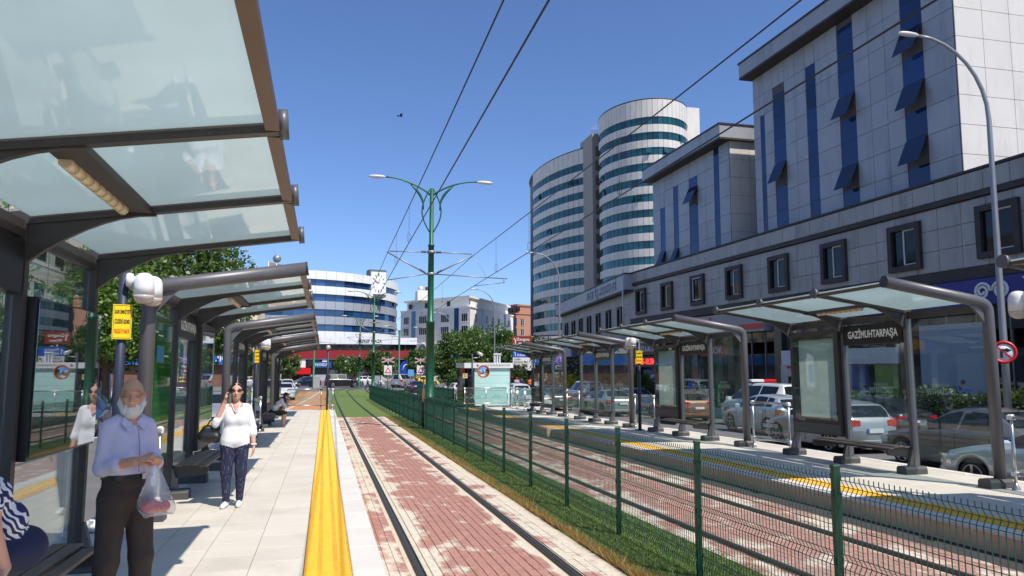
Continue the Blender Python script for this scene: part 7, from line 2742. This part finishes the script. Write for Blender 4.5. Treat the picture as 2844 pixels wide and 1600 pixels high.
# --- the standing woman on the phone
def phone_woman():
    x, y = -1.14, 10.84
    root = thing('person', 'woman in white blouse and navy trousers phoning with sunglasses on', 'person', (x, y, G(y) + PH), R(4))
    f = Flesh()
    TP, TR, SK, SHO = 0, 1, 2, 3
    for s, kx, ax_, ay in ((-1, -0.095, -0.085, -0.02), (1, 0.090, 0.080, 0.03)):
        f.chain([(s * 0.085, 0.0, 0.80), (kx, -0.015, 0.45), (ax_, ay + 0.01, 0.10)], [0.100, 0.070, 0.046], TR, 0.03)
        f.cap((ax_, ay + 0.05, 0.042), (ax_ + s * 0.012 - 0.02, ay - 0.13, 0.034), 0.040, 0.034, SHO, 0.012)
        f.cap((ax_, ay + 0.02, 0.06), (ax_, ay + 0.02, 0.10), 0.036, 0.032, SK, 0.01)
    f.cap((-0.072, 0.01, 0.85), (0.072, 0.01, 0.85), 0.114, mat=TR, k=0.04)
    f.cap((-0.070, 0.0, 0.87), (0.070, 0.0, 0.87), 0.120, 0.120, TP, 0.01)
    f.cap((-0.060, 0.0, 0.98), (0.060, 0.0, 0.98), 0.106, mat=TP, k=0.05)
    f.cap((-0.058, -0.012, 1.12), (0.058, -0.012, 1.12), 0.096, mat=TP, k=0.05)
    f.ell((-0.06, -0.065, 1.16), (0.060, 0.050, 0.060), TP, 0.05)
    f.ell((0.06, -0.065, 1.16), (0.060, 0.050, 0.060), TP, 0.05)
    f.cap((-0.070, 0.0, 1.23), (0.070, 0.0, 1.23), 0.088, mat=TP, k=0.05)
    f.cap((-0.118, 0.01, 1.305), (0.118, 0.01, 1.305), 0.050, mat=TP, k=0.05)
    # neck and the V of the neckline
    f.cap((0, 0.0, 1.30), (0, -0.008, 1.42), 0.050, 0.046, SK, 0.02)
    f.cap((0, -0.045, 1.31), (0, -0.095, 1.245), 0.042, 0.014, SK, 0.01)
    f.cap((-0.045, -0.02, 1.33), (0.045, -0.02, 1.33), 0.042, mat=SK, k=0.02)
    # left arm hangs (image right), right arm raised to the ear
    f.chain([(0.150, 0.01, 1.290), (0.215, 0.02, 1.03)], [0.054, 0.052], TP, 0.03)
    f.cap((0.215, 0.02, 1.03), (0.225, -0.005, 0.965), 0.050, 0.050, TP, 0.02)
    f.cap((0.225, -0.005, 0.972), (0.227, -0.008, 0.955), 0.055, 0.055, TP, 0.006)
    f.chain([(0.215, 0.02, 1.03), (0.240, -0.045, 0.800)], [0.040, 0.027], SK, 0.008)
    hand(f, (0.240, -0.045, 0.795), (0.0, -0.12, -1), (-1, -0.1, 0), SK, 1, 0.3)
    f.chain([(-0.150, 0.01, 1.290), (-0.250, -0.04, 1.090)], [0.054, 0.049], TP, 0.03)
    f.cap((-0.250, -0.04, 1.090), (-0.236, -0.052, 1.13), 0.047, 0.049, TP, 0.02)
    f.chain([(-0.252, -0.045, 1.090), (-0.142, -0.055, 1.385)], [0.038, 0.025], SK, 0.008)
    hand(f, (-0.142, -0.055, 1.385), (0.10, 0.12, 1.0), (1, 0.1, -0.1), SK, 1, 0.30, 0.9)
    head(f, (0, -0.02, 1.515), SK, s=0.97)
    inst(f.mesh('body', [WBLOUSE, dotted_navy(), SKIN_W, WSNEAK], 0.0095), 'body', root)
    hr = Flesh()
    hr.ell((0, 0.018, 1.545), (0.079, 0.092, 0.090), 0, 0.02)
    hr.ell((0, 0.085, 1.505), (0.045, 0.045, 0.05), 0, 0.03)
    for s in (-1, 1):
        hr.cap((s * 0.022, -0.070, 1.612), (s * 0.069, -0.030, 1.560), 0.014, 0.016, 0, 0.02)
        hr.cap((s * 0.072, -0.028, 1.54), (s * 0.074, 0.01, 1.49), 0.014, 0.012, 0, 0.02)
    me = hr.mesh('hair', [HAIRD], 0.008)
    inst(me, 'hair', root)
    # face skin shows through the hair cap front: forehead patch
    ff = Flesh()
    ff.ell((0, -0.052, 1.540), (0.060, 0.055, 0.062), 0, 0.02)
    inst(ff.mesh('forehead', [SKIN_W], 0.008), 'forehead', root)
    sg = MB()
    for s in (-1, 1):
        sg.ball((s * 0.034, -0.108, 1.532), 0.028, 12, 8, sc=(1.1, 0.28, 0.85))
    sg.tube([(-0.01, -0.113, 1.54), (0.01, -0.113, 1.54)], 0.004, 5)
    for s in (-1, 1):
        sg.tube([(s * 0.062, -0.102, 1.540), (s * 0.078, 0.0, 1.535)], 0.004, 5)
    sg.build('sunglasses', LENS, root)
    MB().ball((0, -0.107, 1.452), 0.022, 10, 6, sc=(1, 0.35, 0.32)).build('lips', pm('lips_rose', S(176, 92, 88), 0.45), root)
    MB().tube([(0.240 + 0.034 * math.cos(t), -0.045 + 0.034 * math.sin(t), 0.815) for t in np.linspace(0, 2 * math.pi, 13)], 0.009, 6).build('watch', WSNEAK, root)
    nl = MB().tube([(-0.058, -0.045, 1.355), (-0.03, -0.095, 1.29), (0, -0.118, 1.235), (0.03, -0.095, 1.29), (0.058, -0.045, 1.355)], 0.006, 6)
    nl.build('neckline', WBLOUSE, root)
    ph = thing('mobile_phone', 'dark mobile phone pressed to the woman\'s ear', 'phone', (x, y, G(y) + PH), R(4))
    MB().bbox(-0.012, 0.012, -0.035, 0.035, -0.07, 0.07, 0.004).xf(Matrix.Translation((-0.100, -0.030, 1.49)) @ Matrix.Rotation(R(6), 4, 'Y')).build('case', BLACKS, ph)
    hb = thing('handbag', 'black leather handbag hanging from the woman\'s elbow', 'handbag', (x, y, G(y) + PH), R(4))
    bb = Flesh()
    bb.cap((-0.40, 0.02, 0.93), (-0.24, 0.02, 0.91), 0.075, mat=0, k=0.03)
    bb.cap((-0.36, 0.02, 1.02), (-0.27, 0.02, 1.02), 0.055, mat=0, k=0.06)
    inst(bb.mesh('pouch', [BLACKS], 0.012), 'pouch', hb)
    MB().tube([(-0.37, 0.0, 1.03), (-0.32, -0.03, 1.13), (-0.255, -0.035, 1.155), (-0.20, 0.03, 1.12), (-0.24, 0.03, 1.02)], 0.010, 6).build('strap', BLACKS, hb)
    return root
phone_woman()

# --- seated figures
def seated(x, y, z, rz, label, top, bottom, skin, hair, lean=0.35, h=0.012, hand_to_face=True, hairlong=True, shoe=BLACKS, cap_sleeve=True):
    root = thing('person', label, 'person', (x, y, z), rz)
    f = Flesh()
    TP, BT, SK, SHO = 0, 1, 2, 3
    cy = lambda t: -lean * t          # forward bend of the spine
    for s in (-1, 1):
        f.chain([(s * 0.09, 0.0, 0.55), (s * 0.11, -0.42, 0.53)], [0.095, 0.070], BT, 0.03)
        f.chain([(s * 0.11, -0.42, 0.53), (s * 0.10, -0.36, 0.11)], [0.064, 0.042], BT if not hairlong else SK, 0.02)
        f.cap((s * 0.10, -0.34, 0.045), (s * 0.10, -0.52, 0.035), 0.040, 0.032, SHO, 0.012)
    f.cap((-0.08, 0.02, 0.56), (0.08, 0.02, 0.56), 0.115, mat=BT, k=0.03)
    f.cap((-0.075, cy(0.3), 0.72), (0.075, cy(0.3), 0.72), 0.105, mat=TP, k=0.04)
    f.cap((-0.08, cy(0.65), 0.86), (0.08, cy(0.65), 0.86), 0.105, mat=TP, k=0.05)
    f.cap((-0.13, cy(1.0), 0.99), (0.13, cy(1.0), 0.99), 0.062, mat=TP, k=0.05)
    sy = cy(1.0)
    hd = np.array((0, sy - 0.12, 1.17 - lean * 0.1))
    f.cap((0, sy - 0.01, 1.0), tuple(hd + np.array((0, 0.03, -0.06))), 0.048, 0.046, SK, 0.02)
    head(f, tuple(hd), SK, s=0.95)
    # right arm bends up to the face, left arm props on the seat
    f.chain([(-0.17, sy, 0.98), (-0.18, sy - 0.16, 0.74)], [0.058, 0.050], TP, 0.02)
    if hand_to_face:
        f.chain([(-0.18, sy - 0.16, 0.74), (-0.06, sy - 0.24, 1.02)], [0.040, 0.027], SK, 0.01)
        hand(f, (-0.06, sy - 0.24, 1.02), (0.2, 0.25, 1), (0.3, 1, 0), SK, 1, 0.4)
    else:
        f.chain([(-0.18, sy - 0.16, 0.74), (-0.08, sy - 0.34, 0.62)], [0.046, 0.030], SK, 0.01)
        hand(f, (-0.08, sy - 0.34, 0.62), (0.5, -0.6, -0.2), (0, 0, -1), SK, 1, 0.5)
    f.chain([(0.17, sy, 0.98), (0.215, sy + 0.02, 0.84)], [0.058, 0.052], TP, 0.02)
    f.chain([(0.215, sy + 0.02, 0.85), (0.225, sy + 0.02, 0.74), (0.215, sy - 0.04 + lean * 0.5, 0.52)], [0.042, 0.038, 0.027], SK, 0.01)
    hand(f, (0.215, sy - 0.04 + lean * 0.5, 0.52), (0, -0.4, -0.6), (0, -0.6, 0.4), SK, -1, 0.3)
    inst(f.mesh('body', [top, bottom, skin, shoe], h), 'body', root)
    hr = Flesh()
    hr.ell(hd + np.array((0, 0.015, 0.035)), (0.082, 0.095, 0.088), 0, 0.02)
    if hairlong:
        for s in (-1, 0, 1):
            hr.chain([hd + np.array((s * 0.055, 0.06, 0.0)), hd + np.array((s * 0.075, 0.05, -0.12)), hd + np.array((s * 0.07, 0.02, -0.25))], [0.045, 0.045, 0.025], 0, 0.03)
    inst(hr.mesh('hair', [hair], 0.012), 'hair', root)
    return root
seated(-1.74, 28.05, G(28.05) + PH - 0.08, R(80), 'dark haired woman in white top and black skirt sitting bent forward on a shelter bench', WBLOUSE, BLACKS, SKIN_W, HAIRD, 0.34, 0.014)
zb = striped()
seated(-1.62, 4.70, G(4.6) + PH + 0.24, R(-32), 'person in navy and white zebra striped blouse sitting bent forward on the nearest bench', zb, pm('navy_skirt', S(40, 44, 72), 0.9, var=0.1), SKIN_W, HAIRD, 0.30, 0.010, hand_to_face=False, hairlong=False)

# --- people further off: two poses, clothes changed copy by copy
def walker_mesh(stride, h=0.02, arms=0.12):
    f = Flesh()
    TP, BT, SK, SHO, HR = 0, 1, 2, 3, 4
    for s in (-1, 1):
        dy = -s * stride
        f.chain([(s * 0.085, 0, 0.88), (s * 0.09, dy * 0.45 - 0.02, 0.48), (s * 0.09, dy + 0.02, 0.10)], [0.095, 0.068, 0.046], BT, 0.03)
        f.cap((s * 0.09, dy + 0.05, 0.045), (s * 0.095, dy - 0.13, 0.04), 0.040, 0.034, SHO, 0.012)
        f.chain([(s * 0.185, 0.01, 1.38), (s * 0.225, -dy * 0.35, 1.12)], [0.060, 0.050], TP, 0.03)
        f.chain([(s * 0.225, -dy * 0.35, 1.12), (s * 0.215, -dy * 0.8 - arms, 0.90)], [0.042, 0.030], SK, 0.01)
        f.cap((s * 0.215, -dy * 0.8 - arms, 0.90), (s * 0.205, -dy * 0.85 - arms - 0.03, 0.80), 0.034, 0.022, SK, 0.02)
    f.cap((-0.07, 0.0, 0.92), (0.07, 0.0, 0.92), 0.112, mat=BT, k=0.04)
    f.cap((-0.075, 0.0, 1.06), (0.075, 0.0, 1.06), 0.108, mat=TP, k=0.03)
    f.cap((-0.09, 0.0, 1.24), (0.09, 0.0, 1.24), 0.108, mat=TP, k=0.05)
    f.cap((-0.15, 0.01, 1.38), (0.15, 0.01, 1.38), 0.058, mat=TP, k=0.05)
    f.cap((0, 0, 1.40), (0, -0.01, 1.50), 0.052, mat=SK, k=0.02)
    head(f, (0, -0.02, 1.595), SK)
    f.ell((0, 0.012, 1.635), (0.082, 0.100, 0.085), HR, 0.01)
    return f.mesh('body', [WBLOUSE, BROWNT, SKIN_M, BLACKS, HAIRD], h)
STAND, WALK = walker_mesh(0.03, 0.018), walker_mesh(0.26, 0.018)
CLOTH = {}
def cloth(r, g, b):
    return pm('cloth_%d_%d_%d' % (r, g, b), S(r, g, b), 0.9, var=0.1, scale=8)
def passer(x, y, rz, label, top, bottom, mesh=None, group='people on the far pavement', hair=HAIRD, dz=0.08, sc=1.0):
    o = inst(mesh or STAND, 'person', None, (x, y, G(y) + dz), (0, 0, rz), (sc, sc, sc), label, 'person', group)
    for i, m in enumerate((cloth(*top), cloth(*bottom), SKIN_M, BLACKS, hair)):
        o.material_slots[i].link = 'OBJECT'
        o.material_slots[i].material = m
    return o
PGp = 'people on the far pavement'
passer(22.3, 30.1, R(-60), 'man in dark waistcoat and white sleeves outside the shop doors', (36, 42, 60), (30, 32, 44))
passer(22.6, 29.4, R(60), 'woman in mauve top standing beside the man in the waistcoat', (150, 120, 150), (40, 40, 50), sc=0.93)
passer(21.8, 22.2, R(120), 'man in light blue shirt walking past the dark shop front', (120, 150, 220), (40, 42, 52), WALK)
passer(21.6, 27.0, R(170), 'person in pale mint shirt bending near the hedge', (176, 210, 206), (60, 60, 66), sc=0.86)
passer(22.7, 36.2, R(150), 'person in light blue shirt with back turned at the shop window by the cash machine', (140, 170, 220), (38, 40, 54))
passer(22.5, 33.4, R(20), 'person in checked dark blouse in the group by the blue panel', (50, 50, 84), (30, 30, 36), sc=0.95)
passer(22.9, 32.9, R(200), 'person in black jacket in the group by the blue panel', (22, 22, 26), (30, 30, 36))
passer(22.4, 32.3, R(170), 'woman with grey headscarf and teal coat in the group by the blue panel', (58, 84, 96), (40, 50, 60), hair=cloth(190, 186, 188), sc=0.95)
passer(22.8, 31.6, R(30), 'man in dark shirt standing last in the group by the blue panel', (30, 30, 34), (40, 40, 44))
passer(22.6, 44.2, R(100), 'person in blue shirt on the pavement beyond the ornamental grass', (80, 110, 200), (40, 40, 50), WALK)
passer(22.3, 52.5, R(-80), 'man in white shirt standing before the exchange office', (220, 220, 222), (40, 42, 50))
passer(22.6, 61.0, R(90), 'person in bright blue top walking by the dark shop fronts', (90, 110, 220), (30, 30, 40), WALK)
passer(17.7, 70.0, R(150), 'person in red cap and pale pink top behind the kiosk', (226, 176, 180), (60, 60, 70), hair=cloth(200, 30, 40))
passer(18.35, 70.6, R(190), 'man in dark blue shirt behind the kiosk', (36, 44, 90), (40, 40, 50))
passer(18.95, 69.6, R(170), 'person in orange vest behind the kiosk', (232, 110, 60), (60, 60, 70))
passer(5.0, 92.0, R(75), 'man in white shirt and dark trousers striding across the turf track', (222, 226, 232), (48, 58, 72), WALK, 'people at the crossing', dz=0.0)
passer(11.6, 99.0, R(20), 'person in yellow vest among the cars at the crossing', (190, 170, 40), (40, 40, 44), None, 'people at the crossing', dz=0.0)
passer(-4.2, 52.0, R(0), 'person in white beside the white van behind the standing woman', (226, 226, 226), (60, 60, 80), None, 'people at the crossing', dz=-0.1)
